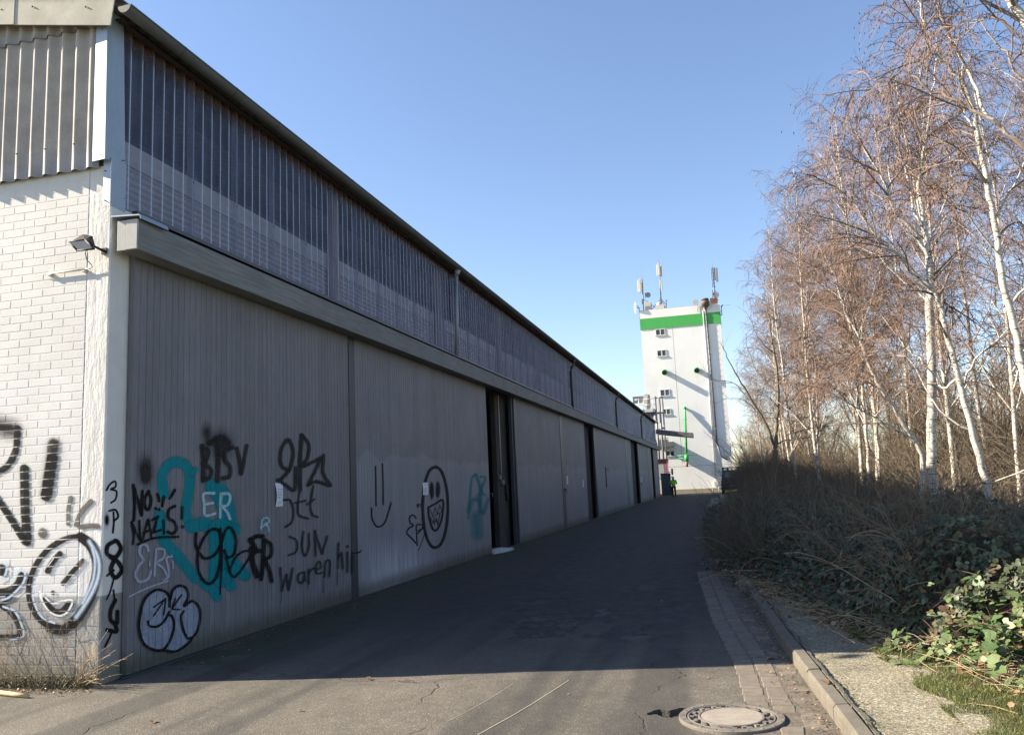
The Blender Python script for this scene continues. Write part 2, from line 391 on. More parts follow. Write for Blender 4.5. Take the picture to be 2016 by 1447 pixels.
# setts, kerb, manhole ---------------------------------------
b = NB("stone_setts"); pos = b.geo(); at = b.n.new("ShaderNodeAttribute"); at.attribute_name = "tone"
n = b.noise(12, 5, .65, pos); f = b.noise(90, 3, .7, pos)
col = b.ramp(b.mix(0.5, n, f), [(0.35, (0.105, 0.086, 0.066)), (0.65, (0.20, 0.168, 0.132))])
col = b.mix(0.8, col, b.ramp(at.outputs["Fac"], [(0.0, 0.82), (1.0, 1.12)]), 'MULTIPLY')
b.base(col).rough(0.85); b.bump(b.math('ADD', n, f), 0.5, 0.006); SETT = b.m
b = NB("kerb_concrete"); pos = b.geo(); n = b.noise(6, 5, .65, pos); f = b.noise(110, 3, .7, pos)
col = b.ramp(b.mix(0.45, n, f), [(0.32, (0.078, 0.068, 0.052)), (0.68, (0.160, 0.140, 0.110))])
col = b.mix(b.math('MULTIPLY', b.step(b.noise(2.2, 5, .7, pos), 0.55, 0.65), 0.45), col, (0.11, 0.105, 0.07))
b.base(col).rough(0.9); b.bump(b.math('ADD', n, f), 0.5, 0.006); KERB = b.m
b = NB("gutter_dirt"); pos = b.geo(); n = b.noise(9, 6, .7, pos); f = b.noise(70, 3, .7, pos)
col = b.ramp(b.mix(0.5, n, f), [(0.32, (0.045, 0.035, 0.025)), (0.55, (0.13, 0.11, 0.085)), (0.7, (0.26, 0.23, 0.18))])
b.base(col).rough(0.97); b.bump(b.math('ADD', n, f), 0.8, 0.012); DIRT = b.m
b = NB("cast_iron"); pos = b.geo(); n = b.noise(8, 5, .65, pos); f = b.noise(120, 3, .7, pos)
b.base(b.ramp(b.mix(0.5, n, f), [(0.35, (0.11, 0.095, 0.078)), (0.65, (0.21, 0.185, 0.155))])).rough(0.6).metal(0.15); b.bump(f, 0.35, 0.003); IRON = b.m
b = NB("manhole_concrete"); pos = b.geo(); n = b.noise(14, 5, .65, pos); f = b.noise(120, 3, .7, pos)
b.base(b.ramp(b.mix(0.5, n, f), [(0.35, (0.19, 0.165, 0.135)), (0.65, (0.30, 0.265, 0.22))])).rough(0.85); b.bump(f, 0.4, 0.004); MANC = b.m
HOLE = simple("broken_asphalt", (0.05, 0.042, 0.034), 0.98, 0, 0.5, 30, bump=0.8, bd=0.01)
SAND = simple("white_sand", (0.55, 0.54, 0.52), 0.95, 0, 0.2, 14, bump=0.5, bd=0.01)
SCRATCH = simple("scratch_pale", (0.36, 0.32, 0.26), 0.9, 0, 0.3, 25)

# vegetation ---------------------------------------------------
b = NB("birch_bark"); pos = b.co(); n = b.noise(3.5, 4, .6, b.co((1, 1, .6))); lent = b.noise(9, 3, .6, b.co((1.0, 1.0, 7.0)))
col = b.ramp(n, [(0.3, (0.36, 0.32, 0.275)), (0.7, (0.58, 0.54, 0.47))])
col = b.mix(b.step(lent, 0.56, 0.62), col, (0.085, 0.065, 0.055))
X, Y, Z = b.xyz(b.co())
patch = b.math('MULTIPLY', b.step(b.noise(6, 4, .7, b.co((1, 1, .45))), 0.5, 0.58), b.math('SUBTRACT', 1.0, b.step(Z, 0.4, 1.6)))
col = b.mix(patch, col, (0.07, 0.06, 0.05)); b.base(col).rough(0.75); b.bump(lent, 0.3, 0.01); BIRCH = b.m
TWIG = simple("birch_twigs", (0.195, 0.122, 0.088), 0.8, 0, 0.3, 3, bump=0)
LIMB = simple("birch_branches", (0.18, 0.142, 0.115), 0.8, 0, 0.35, 5, bump=0)
CATKIN = simple("birch_catkins", (0.085, 0.038, 0.028), 0.8, 0, 0.3, 5, bump=0)
GBARK = simple("olive_bark", (0.155, 0.13, 0.09), 0.85, 0, 0.3, 6, (1, 1, .3), 0.3)
GTWIG = simple("tan_twigs", (0.20, 0.15, 0.095), 0.85, 0, 0.3, 2, bump=0)
SCRUB = simple("scrub_twigs", (0.135, 0.105, 0.072), 0.9, 0, 0.35, 1.5, bump=0)
WOODS = simple("far_wood_twigs", (0.14, 0.098, 0.075), 0.9, 0, 0.3, 0.5, bump=0)
def leaf_mat(name, stops, back=0.25, scale=30):
    b = NB(name); at = b.n.new("ShaderNodeAttribute"); at.attribute_name = "tone"
    col = b.ramp(at.outputs["Fac"], stops)
    col = b.mix(0.4, col, b.ramp(b.noise(scale, 3, .6), [(0.3, 0.7), (0.7, 1.2)]), 'MULTIPLY')
    b.base(col).rough(0.5)
    tl = b.n.new("ShaderNodeBsdfTranslucent"); b.l(col, tl.inputs[0])
    mx = b.n.new("ShaderNodeMixShader"); mx.inputs[0].default_value = back
    b.l(b.b.outputs[0], mx.inputs[1]); b.l(tl.outputs[0], mx.inputs[2]); b.l(mx.outputs[0], b.out.inputs[0]); return b.m
BLEAF = leaf_mat("bramble_leaf", [(0.0, (0.09, 0.05, 0.024)), (0.17, (0.14, 0.10, 0.05)), (0.21, (0.030, 0.040, 0.018)), (0.6, (0.050, 0.068, 0.028)), (0.9, (0.085, 0.105, 0.050)), (1.0, (0.17, 0.19, 0.12))])
NLEAF = leaf_mat("near_bramble_leaf", [(0.0, (0.20, 0.11, 0.05)), (0.03, (0.20, 0.14, 0.06)), (0.06, (0.06, 0.10, 0.035)), (0.6, (0.10, 0.155, 0.055)), (0.9, (0.155, 0.215, 0.08)), (1.0, (0.32, 0.34, 0.19))], 0.3)
BSTEM = simple("bramble_stems", (0.13, 0.060, 0.045), 0.7, 0, 0.4, 6, bump=0)
DSTEM = simple("dry_stems", (0.34, 0.25, 0.15), 0.8, 0, 0.3, 8, bump=0)
GRASS = leaf_mat("grass_blades", [(0.0, (0.20, 0.15, 0.07)), (0.28, (0.20, 0.17, 0.06)), (0.38, (0.075, 0.095, 0.024)), (1.0, (0.18, 0.195, 0.06))], 0.35)
LITTER = leaf_mat("dry_leaves", [(0.0, (0.10, 0.055, 0.03)), (0.5, (0.22, 0.13, 0.07)), (1.0, (0.38, 0.27, 0.17))], 0.2)
STICK = simple("peeled_wood", (0.52, 0.36, 0.19), 0.8, 0, 0.2, 12, (1, 6, 6))

# ------------------------------------------------------------------ object helpers
def tag(o, label=None, cat=None, group=None, kind=None):
    if label: o["label"] = label
    if cat: o["category"] = cat
    if group: o["group"] = group
    if kind: o["kind"] = kind
    return o
def link(o, parent=None):
    COL.objects.link(o)
    if parent is not None:
        o.parent = parent
        off = Vector((0, 0, 0)); p = parent
        while p is not None: off += p.location; p = p.parent
        o.location = -off      # meshes are written in world coordinates; parents only translate
    return o
def empty(name, loc, label, cat, group=None):
    o = bpy.data.objects.new(name, None); o.location = loc; o.empty_display_size = 0.3
    COL.objects.link(o); return tag(o, label, cat, group)
def npmesh(name, V, faces, mats, parent=None, mi=None, smooth=False, tone=None, uv=None):
    """V (n,3); faces: list of index arrays, each (m,k)"""
    me = bpy.data.meshes.new(name); V = np.asarray(V, dtype=np.float32)
    me.vertices.add(len(V)); me.vertices.foreach_set("co", V.ravel())
    fl = [np.asarray(f, dtype=np.int32) for f in faces if len(f)]
    loops = np.concatenate([f.ravel() for f in fl]); tot = np.concatenate([np.full(len(f), f.shape[1]) for f in fl])
    start = np.concatenate([[0], np.cumsum(tot)[:-1]])
    me.loops.add(len(loops)); me.loops.foreach_set("vertex_index", loops)
    me.polygons.add(len(tot)); me.polygons.foreach_set("loop_start", start.astype(np.int32)); me.polygons.foreach_set("loop_total", tot.astype(np.int32))
    if mi is not None: me.polygons.foreach_set("material_index", np.asarray(mi, dtype=np.int32))
    me.polygons.foreach_set("use_smooth", np.full(len(tot), bool(smooth)))
    if tone is not None:
        a = me.attributes.new("tone", 'FLOAT', 'POINT'); a.data.foreach_set("value", np.asarray(tone, dtype=np.float32))
    if uv is not None:
        l = me.uv_layers.new(name="UVMap"); l.data.foreach_set("uv", np.asarray(uv, dtype=np.float32)[loops].ravel())
    me.update(); me.validate()
    for m in (mats if isinstance(mats, (list, tuple)) else [mats]): me.materials.append(m)
    return link(bpy.data.objects.new(name, me), parent)

class MB:
    """collects shapes into one mesh"""
    def __init__(s): s.bm = bmesh.new(); s.slot = 0
    def _new(s, f0):
        for f in s.bm.faces:
            pass
    def box(s, x0, x1, y0, y1, z0, z1, bev=0.0, mat=0):
        r = bmesh.ops.create_cube(s.bm, size=1)
        vs = r['verts']
        for v in vs: v.co = Vector(((x0 + x1) / 2 + v.co.x * (x1 - x0), (y0 + y1) / 2 + v.co.y * (y1 - y0), (z0 + z1) / 2 + v.co.z * (z1 - z0)))
        fs = set(f for v in vs for f in v.link_faces)
        for f in fs: f.material_index = mat
        if bev:
            es = list(set(e for v in vs for e in v.link_edges))
            bmesh.ops.bevel(s.bm, geom=es, offset=bev, segments=2, affect='EDGES', profile=0.6)
        return s
    def cyl(s, a, b, r0, r1=None, n=12, mat=0, cap=True, smooth=True):
        a = Vector(a); b = Vector(b); r1 = r0 if r1 is None else r1; d = (b - a)
        q = d.to_track_quat('Z', 'Y'); ra = []; rb = []
        for i in range(n):
            t = 2 * math.pi * i / n; o = q @ Vector((math.cos(t), math.sin(t), 0))
            ra.append(s.bm.verts.new(a + o * r0)); rb.append(s.bm.verts.new(b + o * r1))
        for i in range(n):
            f = s.bm.faces.new((ra[i], ra[(i + 1) % n], rb[(i + 1) % n], rb[i])); f.smooth = smooth; f.material_index = mat
        if cap:
            for f in (s.bm.faces.new(ra[::-1]), s.bm.faces.new(rb)): f.material_index = mat
        return s
    def tube(s, pts, r, n=10, mat=0):
        pts = [Vector(p) for p in pts]; rings = []
        for i, p in enumerate(pts):
            t = (pts[min(i + 1, len(pts) - 1)] - pts[max(i - 1, 0)]).normalized()
            ref = Vector((0, 0, 1)) if abs(t.z) < 0.9 else Vector((1, 0, 0))
            u = t.cross(ref).normalized(); w = t.cross(u); rr = r[i] if hasattr(r, "__len__") else r
            rings.append([s.bm.verts.new(p + (u * math.cos(2 * math.pi * k / n) + w * math.sin(2 * math.pi * k / n)) * rr) for k in range(n)])
        for a, b2 in zip(rings, rings[1:]):
            for k in range(n):
                f = s.bm.faces.new((a[k], a[(k + 1) % n], b2[(k + 1) % n], b2[k])); f.smooth = True; f.material_index = mat
        s.bm.faces.new(rings[0][::-1]).material_index = mat; s.bm.faces.new(rings[-1]).material_index = mat
        return s
    def poly(s, pts, mat=0):
        f = s.bm.faces.new([s.bm.verts.new(Vector(p)) for p in pts]); f.material_index = mat; return s
    def prism(s, pts, vec, mat=0):
        vec = Vector(vec); A = [s.bm.verts.new(Vector(p)) for p in pts]; B = [s.bm.verts.new(Vector(p) + vec) for p in pts]
        n = len(A); fs = [s.bm.faces.new(A[::-1]), s.bm.faces.new(B)]
        for i in range(n): fs.append(s.bm.faces.new((A[i], A[(i + 1) % n], B[(i + 1) % n], B[i])))
        for f in fs: f.material_index = mat
        return s
    def sph(s, c, r, sc=(1, 1, 1), seg=16, mat=0):
        q = bmesh.ops.create_uvsphere(s.bm, u_segments=seg, v_segments=seg // 2 + 2, radius=r)
        for v in q['verts']: v.co = Vector((v.co.x * sc[0], v.co.y * sc[1], v.co.z * sc[2])) + Vector(c)
        for f in set(f for v in q['verts'] for f in v.link_faces): f.smooth = True; f.material_index = mat
        return s
    def build(s, name, mats, parent=None):
        bmesh.ops.recalc_face_normals(s.bm, faces=s.bm.faces)
        me = bpy.data.meshes.new(name); s.bm.to_mesh(me); s.bm.free()
        for m in (mats if isinstance(mats, (list, tuple)) else [mats]): me.materials.append(m)
        return link(bpy.data.objects.new(name, me), parent)

def grid_mesh(name, xs, ys, zf, mat, parent=None, smooth=True):
    xs = np.asarray(xs, float); ys = np.asarray(ys, float); GX, GY = np.meshgrid(xs, ys)
    V = np.stack([GX.ravel(), GY.ravel(), zf(GX, GY).ravel()], 1); nx, ny = len(xs), len(ys)
    i = (np.arange(ny - 1)[:, None] * nx + np.arange(nx - 1)[None]).ravel()
    return npmesh(name, V, [np.stack([i, i + 1, i + 1 + nx, i + nx], 1)], mat, parent, smooth=smooth)

def vnoise(x, y, s=1.0, seed=0):
    """cheap smooth value noise for numpy arrays"""
    x = np.asarray(x, float) * s + seed * 17.3; y = np.asarray(y, float) * s + seed * 9.1
    xi = np.floor(x); yi = np.floor(y); fx = x - xi; fy = y - yi; fx = fx * fx * (3 - 2 * fx); fy = fy * fy * (3 - 2 * fy)
    h = lambda a, b: (np.sin(a * 127.1 + b * 311.7) * 43758.5453) % 1.0
    return (h(xi, yi) * (1 - fx) + h(xi + 1, yi) * fx) * (1 - fy) + (h(xi, yi + 1) * (1 - fx) + h(xi + 1, yi + 1) * fx) * fy

# ------------------------------------------------------------------ ground, road, pavement
KY = np.array([-8, 0, 4, 5.4, 6.3, 7.2, 8.65, 10.4, 12.2, 14.8, 19.5, 30, 44, 71, 78, 95])
KX = np.array([1.5, .88, .69, .62, .555, .485, .385, .285, .15, -.09, -.45, -.85, -1.0, -1.15, -1.1, -1.0])
def kerb_x(y):        # road-side face of the kerb
    return np.interp(y, KY, KX)
YEND = 81.0
tag(grid_mesh("ground", [-900, -60, 0, 60, 900], [-400, 0, 80, 900], lambda x, y: -0.06 + 0 * x, SOIL), kind="structure")
xs = np.unique(np.concatenate([np.linspace(-40, -6, 18), np.linspace(-6, 1.2, 49), np.linspace(-0.78, -0.30, 33)]))
ys = np.unique(np.concatenate([np.linspace(-10, 4, 15), np.linspace(4, 20, 100), np.linspace(20, 130, 45), np.linspace(5.78, 6.48, 41)]))
def road_z(x, y):
    z = 0.018 * (vnoise(x, y, .7, 1) - .5) + 0.006 * (vnoise(x, y, 2.6, 2) - .5)
    z *= np.clip((y - 3) / 3, 0, 1) * np.exp(-((x + 2.6) / 2.6) ** 2)
    # broken hole beside the manhole: wedge opening to the left
    u = (x + 0.66) / 0.26; c = 6.11 + 0.03 * np.sin(x * 40); w = 0.10 * np.clip(u, 0, 1) ** .7 + .014
    inside = (u > 0) & (u < 1.05) & (np.abs(y - c - .02 * u) < w)
    return z - 0.045 * inside
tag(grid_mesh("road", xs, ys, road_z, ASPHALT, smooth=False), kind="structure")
# pavement and verge beyond the kerb
def strip(name, y0, y1, n, x0f, x1f, zf, mat, nx=6, pw=1.0, tone=False):
    yy = np.linspace(y0, y1, n); V = []; TN = []
    for y in yy:
        a, b2 = x0f(y), x1f(y)
        for k in range(nx):
            x = a + (b2 - a) * (k / (nx - 1)) ** pw; V.append((x, y, zf(x, y))); TN.append(x - a)
    i = (np.arange(n - 1)[:, None] * nx + np.arange(nx - 1)[None]).ravel()
    return npmesh(name, V, [np.stack([i, i + 1, i + 1 + nx, i + nx], 1)], mat, smooth=True, tone=TN if tone else None)
KW = 0.105
tag(strip("pavement", -8, 60, 400, lambda y: kerb_x(y) + KW + .004, lambda y: kerb_x(y) + 1.25,
          lambda x, y: 0.088 + 0.012 * (vnoise(x, y, 3, 3) - .5), GRAVEL, 20), kind="structure")
tag(strip("verge", -8, 130, 900, lambda y: kerb_x(y) + .62 + .10 * float(vnoise(y, 0, 1.7, 41)) + .06 * float(vnoise(y, 0, 6.3, 42)), lambda y: kerb_x(y) + 90,
          lambda x, y: 0.092 + 0.035 * vnoise(x, y, 1.5, 4) + .10 * min(1, max(0, x - kerb_x(y) - 1.2)), SOIL, 70, 3.0, True), kind="structure")

# paving strip of setts between asphalt and gutter
def sett_strip():
    V = []; Fq = []; T = []
    def left(y): return np.interp(y, [3, 6.34, 7.84, 9.97, 14.6], [.13, .03, -.055, -.265, -.575])
    y = 3.4
    tpl = []
    for row in range(4):
        y = 3.4 + R.uniform(0, .1)
        while y < 14.7:
            L = R.uniform(.15, .20) if row else R.uniform(.17, .24)
            w = [.165, .155, .15, .14][row]; off = [0, .175, .340, .50][row]
            yc = y + L / 2; x0 = left(yc) + off; x1 = x0 + w - R.uniform(.005, .011); y1 = y + L - R.uniform(.006, .013)
            rr = math.hypot((x0 + x1) / 2 + .08, yc - 6.0)
            if rr > .40 and x1 < kerb_x(yc) - .01 and not (row == 3 and R.random() < .55) and not (row == 2 and R.random() < .1):
                zt = .008 + R.uniform(-.002, .002); tl = [R.uniform(-.0018, .0018) for _ in range(4)]; s = len(V) ; b0 = .012
                if row >= 2: zt -= .004
                cs = [(x0, y), (x1, y), (x1, y1), (x0, y1)]
                j = [(R.uniform(-.007, .007), R.uniform(-.007, .007)) for _ in range(4)]
                cs = [(a + p, c + q) for (a, c), (p, q) in zip(cs, j)]
                cx = sum(c[0] for c in cs) / 4; cy = sum(c[1] for c in cs) / 4
                for k, (a, c) in enumerate(cs): V.append((a, c, -.02))
                for k, (a, c) in enumerate(cs): V.append((a, c, zt - .004 + tl[k]))
                for k, (a, c) in enumerate(cs): V.append((a + (cx - a) * .10, c + (cy - c) * .10, zt + tl[k]))
                for k in range(4):
                    n = (k + 1) % 4; Fq.append((s + k, s + n, s + 4 + n, s + 4 + k)); Fq.append((s + 4 + k, s + 4 + n, s + 8 + n, s + 8 + k))
                Fq.append((s + 8, s + 9, s + 10, s + 11)); T += [R.random()] * 12
            y += L
    o = npmesh("paving_strip", V, [np.array(Fq)], SETT, tone=T); return tag(o, kind="structure")
sett_strip()
tag(strip("gutter_bed", 2.5, 15.0, 120, lambda y: float(np.interp(y, [3, 6.34, 7.84, 9.97, 14.6], [.13, .03, -.055, -.265, -.575])) + .002,
          lambda y: float(kerb_x(y)) + .01, lambda x, y: 0.003 + .003 * vnoise(x, y, 14, 5), DIRT, 10), kind="structure")

# kerb: one-metre stones with joints, plus the crumbling strip behind them
mb = MB(); y = -6.0
while y < 60:
    L = .98; n = 4; j = R.uniform(-.004, .004); dz = R.uniform(-.005, .005)
    prof = [(0, -.05), (0 + .004, .095), (.022, .117), (.10, .121), (KW, .112), (KW, -.05)]
    rings = []
    for k in range(n + 1):
        yy = y + .006 + (L - .004) * k / n; x0 = float(kerb_x(yy))
        rings.append([mb.bm.verts.new((x0 + px + j, yy, pz + dz + (R.uniform(-.0015, .0015) if 0 < i < 5 else 0))) for i, (px, pz) in enumerate(prof)])
    for a, c in zip(rings, rings[1:]):
        for i in range(5): mb.bm.faces.new((a[i], a[i + 1], c[i + 1], c[i]))
    mb.bm.faces.new(rings[0]); mb.bm.faces.new(rings[-1][::-1]); y += 1.0
tag(mb.build("kerb", KERB), kind="structure")
V = []; n = 700; yy = np.linspace(-2, 16, n)
for y in yy:
    x0 = float(kerb_x(y)) + KW + .012 + .006 * math.sin(y * 9); w = .018 + .035 * float(vnoise(y, 0, 3.5, 6)) + .02 * float(vnoise(y, 0, 22, 7)); h = .104 + .012 * float(vnoise(y, 3, 5, 8)) + .010 * float(vnoise(y, 3, 31, 8))
    for (dx, z) in ((0, .07), (.004, h), (w * .6, h - .004), (w, .08)): V.append((x0 + dx, y, z))
i = (np.arange(n - 1)[:, None] * 4 + np.arange(3)[None]).ravel()
tag(npmesh("kerb_edging", V, [np.stack([i, i + 1, i + 5, i + 4], 1)], KERB), kind="structure")

# manhole
mh = empty("manhole_cover", (-.08, 6.0, 0), "round cast iron manhole cover with a concrete centre in the road beside the kerb", "manhole cover")
def ring(mb, r0, r1, z0, z1, n=72, cx=-.08, cy=6.0, mat=0):
    pr = [(r0, z0), (r0, z1 - .003), (r0 + .004, z1), (r1 - .004, z1), (r1, z1 - .003), (r1, z0)]; rings = []
    for k in range(n):
        t = 2 * math.pi * k / n; rings.append([mb.bm.verts.new((cx + r * math.cos(t), cy + r * math.sin(t), z)) for r, z in pr])
    for k in range(n):
        a, c = rings[k], rings[(k + 1) % n]
        for i in range(5): f = mb.bm.faces.new((a[i], a[i + 1], c[i + 1], c[i])); f.material_index = mat
mb = MB(); ring(mb, .300, .352, -.02, .024); 
for k in range(40):
    t = 2 * math.pi * k / 40; c, s = math.cos(t), math.sin(t)
    if k % 2 == 0: mb.prism([(-.08 + c * .318 - s * .007, 6 + s * .318 + c * .007, .022), (-.08 + c * .318 + s * .007, 6 + s * .318 - c * .007, .022),
              (-.08 + c * .338 + s * .007, 6 + s * .338 - c * .007, .022), (-.08 + c * .338 - s * .007, 6 + s * .338 + c * .007, .022)], (0, 0, .005))
mb.build("frame_ring", IRON, mh)
mb = MB(); ring(mb, .205, .222, -.02, .025); ring(mb, .280, .294, -.02, .023)
mb.cyl((-.08, 6, -.02), (-.08, 6, .006), .29, n=72)
for k in range(16):
    t0 = 2 * math.pi * k / 16
    for (ra, rb, da, db) in ((.226, .252, -.11, .03), (.250, .278, .0, .13)):
        pts = []
        for q in range(4): t = t0 + da + (db - da) * q / 3; pts.append((-.08 + rb * math.cos(t), 6 + rb * math.sin(t), .005))
        for q in range(4): t = t0 + db + (da - db) * q / 3; pts.append((-.08 + ra * math.cos(t), 6 + ra * math.sin(t), .005))
        mb.prism(pts, (0, 0, .017))
mb.build("lid", IRON, mh)
mb = MB(); mb.cyl((-.08, 6, -.01), (-.08, 6, .022), .203, n=64, smooth=False); mb.build("concrete_infill", MANC, mh)

# two pale drag scratches on the asphalt, thin sheets
for a, c in (((940, 1447), (1120, 1338)), ((880, 1420), (1010, 1345))):
    P = [on_z(a[0] + (c[0] - a[0]) * t, a[1] + (c[1] - a[1]) * t + 4 * math.sin(t * 3), 0) for t in np.linspace(0, 1, 14)]
    V = []
    for k, p in enumerate(P):
        w = .0032 if a[0] > 900 else .0016; zz = float(road_z(p.x, p.y)) + .004; V += [(p.x - w, p.y, zz), (p.x + w, p.y, zz)]
    i = np.arange(13) * 2
    tag(npmesh("road_scratch", V, [np.stack([i, i + 1, i + 3, i + 2], 1)], SCRATCH), kind="structure")

# ------------------------------------------------------------------ warehouse
WX = -5.71          # pillar side / wall plane
DX = -5.64          # door faces
SX = -5.74          # clerestory sheets
YE = 75.4           # far end
wh = empty("warehouse", (-15.0, 40.0, 0), "long low warehouse with grey sliding doors, translucent upper strip and graffiti along the shaded lane", "warehouse")
WXL = -26.0
# brick front: real stones near the corner
V = []; Fq = []; BT = []
PIT = .262; ROW = .083
y0 = 6.6
zrow = 0.0; r = 0
while zrow < 5.12:
    x = -5.985 - (0 if r % 2 else PIT / 2); first = True
    x_hi = -5.985
    while x_hi > -12.6:
        x_lo = x if first and (r % 2 == 0) else x_hi - PIT; first = False
        a, c = x_lo + .005 + R.uniform(-.002, .003), x_hi - .004 + R.uniform(-.003, .001); wob = .002 * math.sin(x_hi * 3.1 + r); z0, z1 = zrow + .004 + wob + R.uniform(-.001, .001), zrow + ROW - .006 + wob + R.uniform(-.0015, .0015)
        d = R.uniform(-.0004, .0004); s = len(V); e = .0022; BT.append(R.random())
        V += [(a, y0 + .004, z0), (c, y0 + .004, z0), (c, y0 + .004, z1), (a, y0 + .004, z1),
              (a + e, y0 + d, z0 + e), (c - e, y0 + d, z0 + e), (c - e, y0 + d, z1 - e), (a + e, y0 + d, z1 - e)]
        for k in range(4):
            n = (k + 1) % 4; Fq.append((s + k, s + n, s + 4 + n, s + 4 + k))
        Fq.append((s + 4, s + 5, s + 6, s + 7)); x_hi = x_lo
    zrow += ROW; r += 1
s = len(V); V += [(-12.9, y0 + .0014, -.1), (-5.985, y0 + .0014, -.1), (-5.985, y0 + .0014, 5.2), (-12.9, y0 + .0014, 5.2)]; Fq.append((s, s + 1, s + 2, s + 3))
brickwall = npmesh("brick_wall", V, [np.array(Fq)], WHITEBRICK, wh, tone=sum([[t] * 8 for t in BT], []) + [.4] * 4)
mb = MB(); mb.box(WXL, -12.6, 6.603, 6.8, -.1, 5.2); mb.build("brick_wall", BRICKFAR, wh)
# corner pillar
def bumpy_pillar():
    xs = np.linspace(-5.985, WX, 14); zs = np.linspace(-.1, 5.08, 160); V = []; F = []
    for z in zs:
        for x in xs:
            e = min(abs(x - xs[0]), abs(x - WX)); V.append((x, 6.600 + .0015 * (float(vnoise(x, z, 9, 3)) - .5) + .001 * (float(vnoise(x, z, 30, 4)) - .5) + (.004 if e < .004 else 0), z))
    nx = len(xs); i = (np.arange(len(zs) - 1)[:, None] * nx + np.arange(nx - 1)[None]).ravel(); F = [np.stack([i, i + 1, i + 1 + nx, i + nx], 1)]
    b0 = len(V); V += [(WX, 6.604, -.1), (WX, 6.95, -.1), (WX, 6.95, 4.60), (WX, 6.604, 4.60)]
    return npmesh("corner_pillar", V, F + [np.array([[b0, b0 + 1, b0 + 2, b0 + 3]])], WHITEPLASTER, wh, smooth=False)
pillar = bumpy_pillar()

# fibre-cement sheets on the gable
WAVE = .177
def wprof(t):
    c = 0.5 + 0.5 * np.cos(2 * np.pi * t); return c ** 1.35
def gable_sheet(xa, xb, yb, z0f, z1f, name="gable_sheet", lap=0.0):
    n = int((xb - xa) / WAVE * 14); x = np.linspace(xa, xb, n); yv = yb - .048 * wprof((x - xb + .09) / WAVE)
    rows = []; K = 6
    for k in range(K):
        t = k / (K - 1); rows.append(np.stack([x, yv - lap * (1 - t), z0f(x) * (1 - t) + z1f(x) * t], 1))
    V = np.concatenate(rows); i = (np.arange(K - 1)[:, None] * n + np.arange(n - 1)[None]).ravel()
    V2 = V.copy(); V2[:, 1] += .007; m = len(V); F = np.stack([i, i + 1, i + 1 + n, i + n], 1)
    lo = np.arange(n - 1); E1 = np.stack([lo, lo + 1, lo + 1 + m, lo + m], 1)
    return npmesh(name, np.concatenate([V, V2]), [F, F[:, ::-1] + m, E1], FIBRE, wh, smooth=True)
ridge_x = -15.8
def roof_z(x):                                   # underside of the roof sheets
    return 6.60 + np.minimum(-5.45 - np.asarray(x), 31.6 - 5.45 + np.asarray(x) + 0.0) * 0.19
gable_sheet(-25.9, -5.86, 6.575, lambda x: 5.00 + 0 * x, lambda x: 6.62 + 0 * x)
gable_sheet(-25.9, -5.86, 6.562, lambda x: 6.52 + 0 * x, lambda x: roof_z(x) + .02, lap=.006)
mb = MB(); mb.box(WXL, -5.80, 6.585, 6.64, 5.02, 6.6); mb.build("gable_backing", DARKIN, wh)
mb = MB()
for zz, off in ((5.27, 1), (6.58, 0)):
    for k in range(0, 22, 2):
        x = -5.86 - .09 - WAVE * (k + off); MB().cyl((x, 6.53, zz), (x, 6.518, zz), .009, .005, 8).build("screw", SCREW, wh)
mb.bm.free()
# verge boards along the gable slope
mb = MB()
xx = -5.60
k = 0
while xx > -26:
    xl = xx - 1.35 if k else xx - 1.27
    zA = lambda x: 6.44 + (-5.66 - x) * .19
    d = .008 * (k % 2)
    x0, x1 = xl, xx + (.02 if k else 0)
    pts = [(x0, 6.44 - d, zA(x0)), (x1 - (.05 if k == 0 else 0), 6.44 - d, zA(x1)), (x1, 6.44 - d, zA(x1) + .34), (x0, 6.44 - d, zA(x0) + .34)]
    mb.prism(pts, (0, .014, 0))
    mb.prism([(x0, 6.455 - d, zA(x0) + .325), (x1, 6.455 - d, zA(x1) + .325), (x1, 6.455 - d, zA(x1) + .34), (x0, 6.455 - d, zA(x0) + .34)], (0, .25, 0))
    xx = xl; k += 1
verge = mb.build("verge_board", VERGE, wh)
mb = MB()
for x, dz in ((-5.95, .19), (-7.02, .17), (-6.62, .2)): mb.cyl((x, 6.436, zA(x) + dz), (x, 6.426, zA(x) + dz), .011, .006, 8)
mb.build("screw", SCREW, verge)

# metal corner flashing
mb = MB()
mb.prism([(-5.885, 6.515, 5.045), (-5.728, 6.50, 5.045), (-5.745, 6.50, 6.66), (-5.885, 6.515, 6.66)], (0, .006, 0))
mb.prism([(-5.722, 6.50, 5.045), (-5.722, 6.785, 5.08), (-5.722, 6.715, 6.66), (-5.738, 6.50, 6.66)], (-.006, 0, 0))
mb.prism([(-5.80, 6.575, 4.585), (-5.712, 6.57, 4.585), (-5.712, 6.57, 5.08), (-5.80, 6.575, 5.08)], (0, .005, 0))
mb.prism([(-5.706, 6.57, 4.585), (-5.706, 6.785, 4.575), (-5.706, 6.785, 5.09), (-5.706, 6.57, 5.08)], (-.005, 0, 0))
fl = mb.build("corner_flashing", GALV, wh)
mb = MB()
for x, z in ((-5.80, 6.45), (-5.79, 5.75), (-5.79, 5.10), (-5.775, 4.95), (-5.77, 4.64)): mb.cyl((x, 6.512 if z > 5.05 else 6.572, z), (x, 6.50 if z > 5.05 else 6.56, z), .007, .004, 8)
for y, z in ((6.75, 5.12), (6.77, 4.72)): mb.cyl((-5.73, y, z), (-5.70, y, z), .007, .004, 8)
mb.build("screw", SCREW, fl)

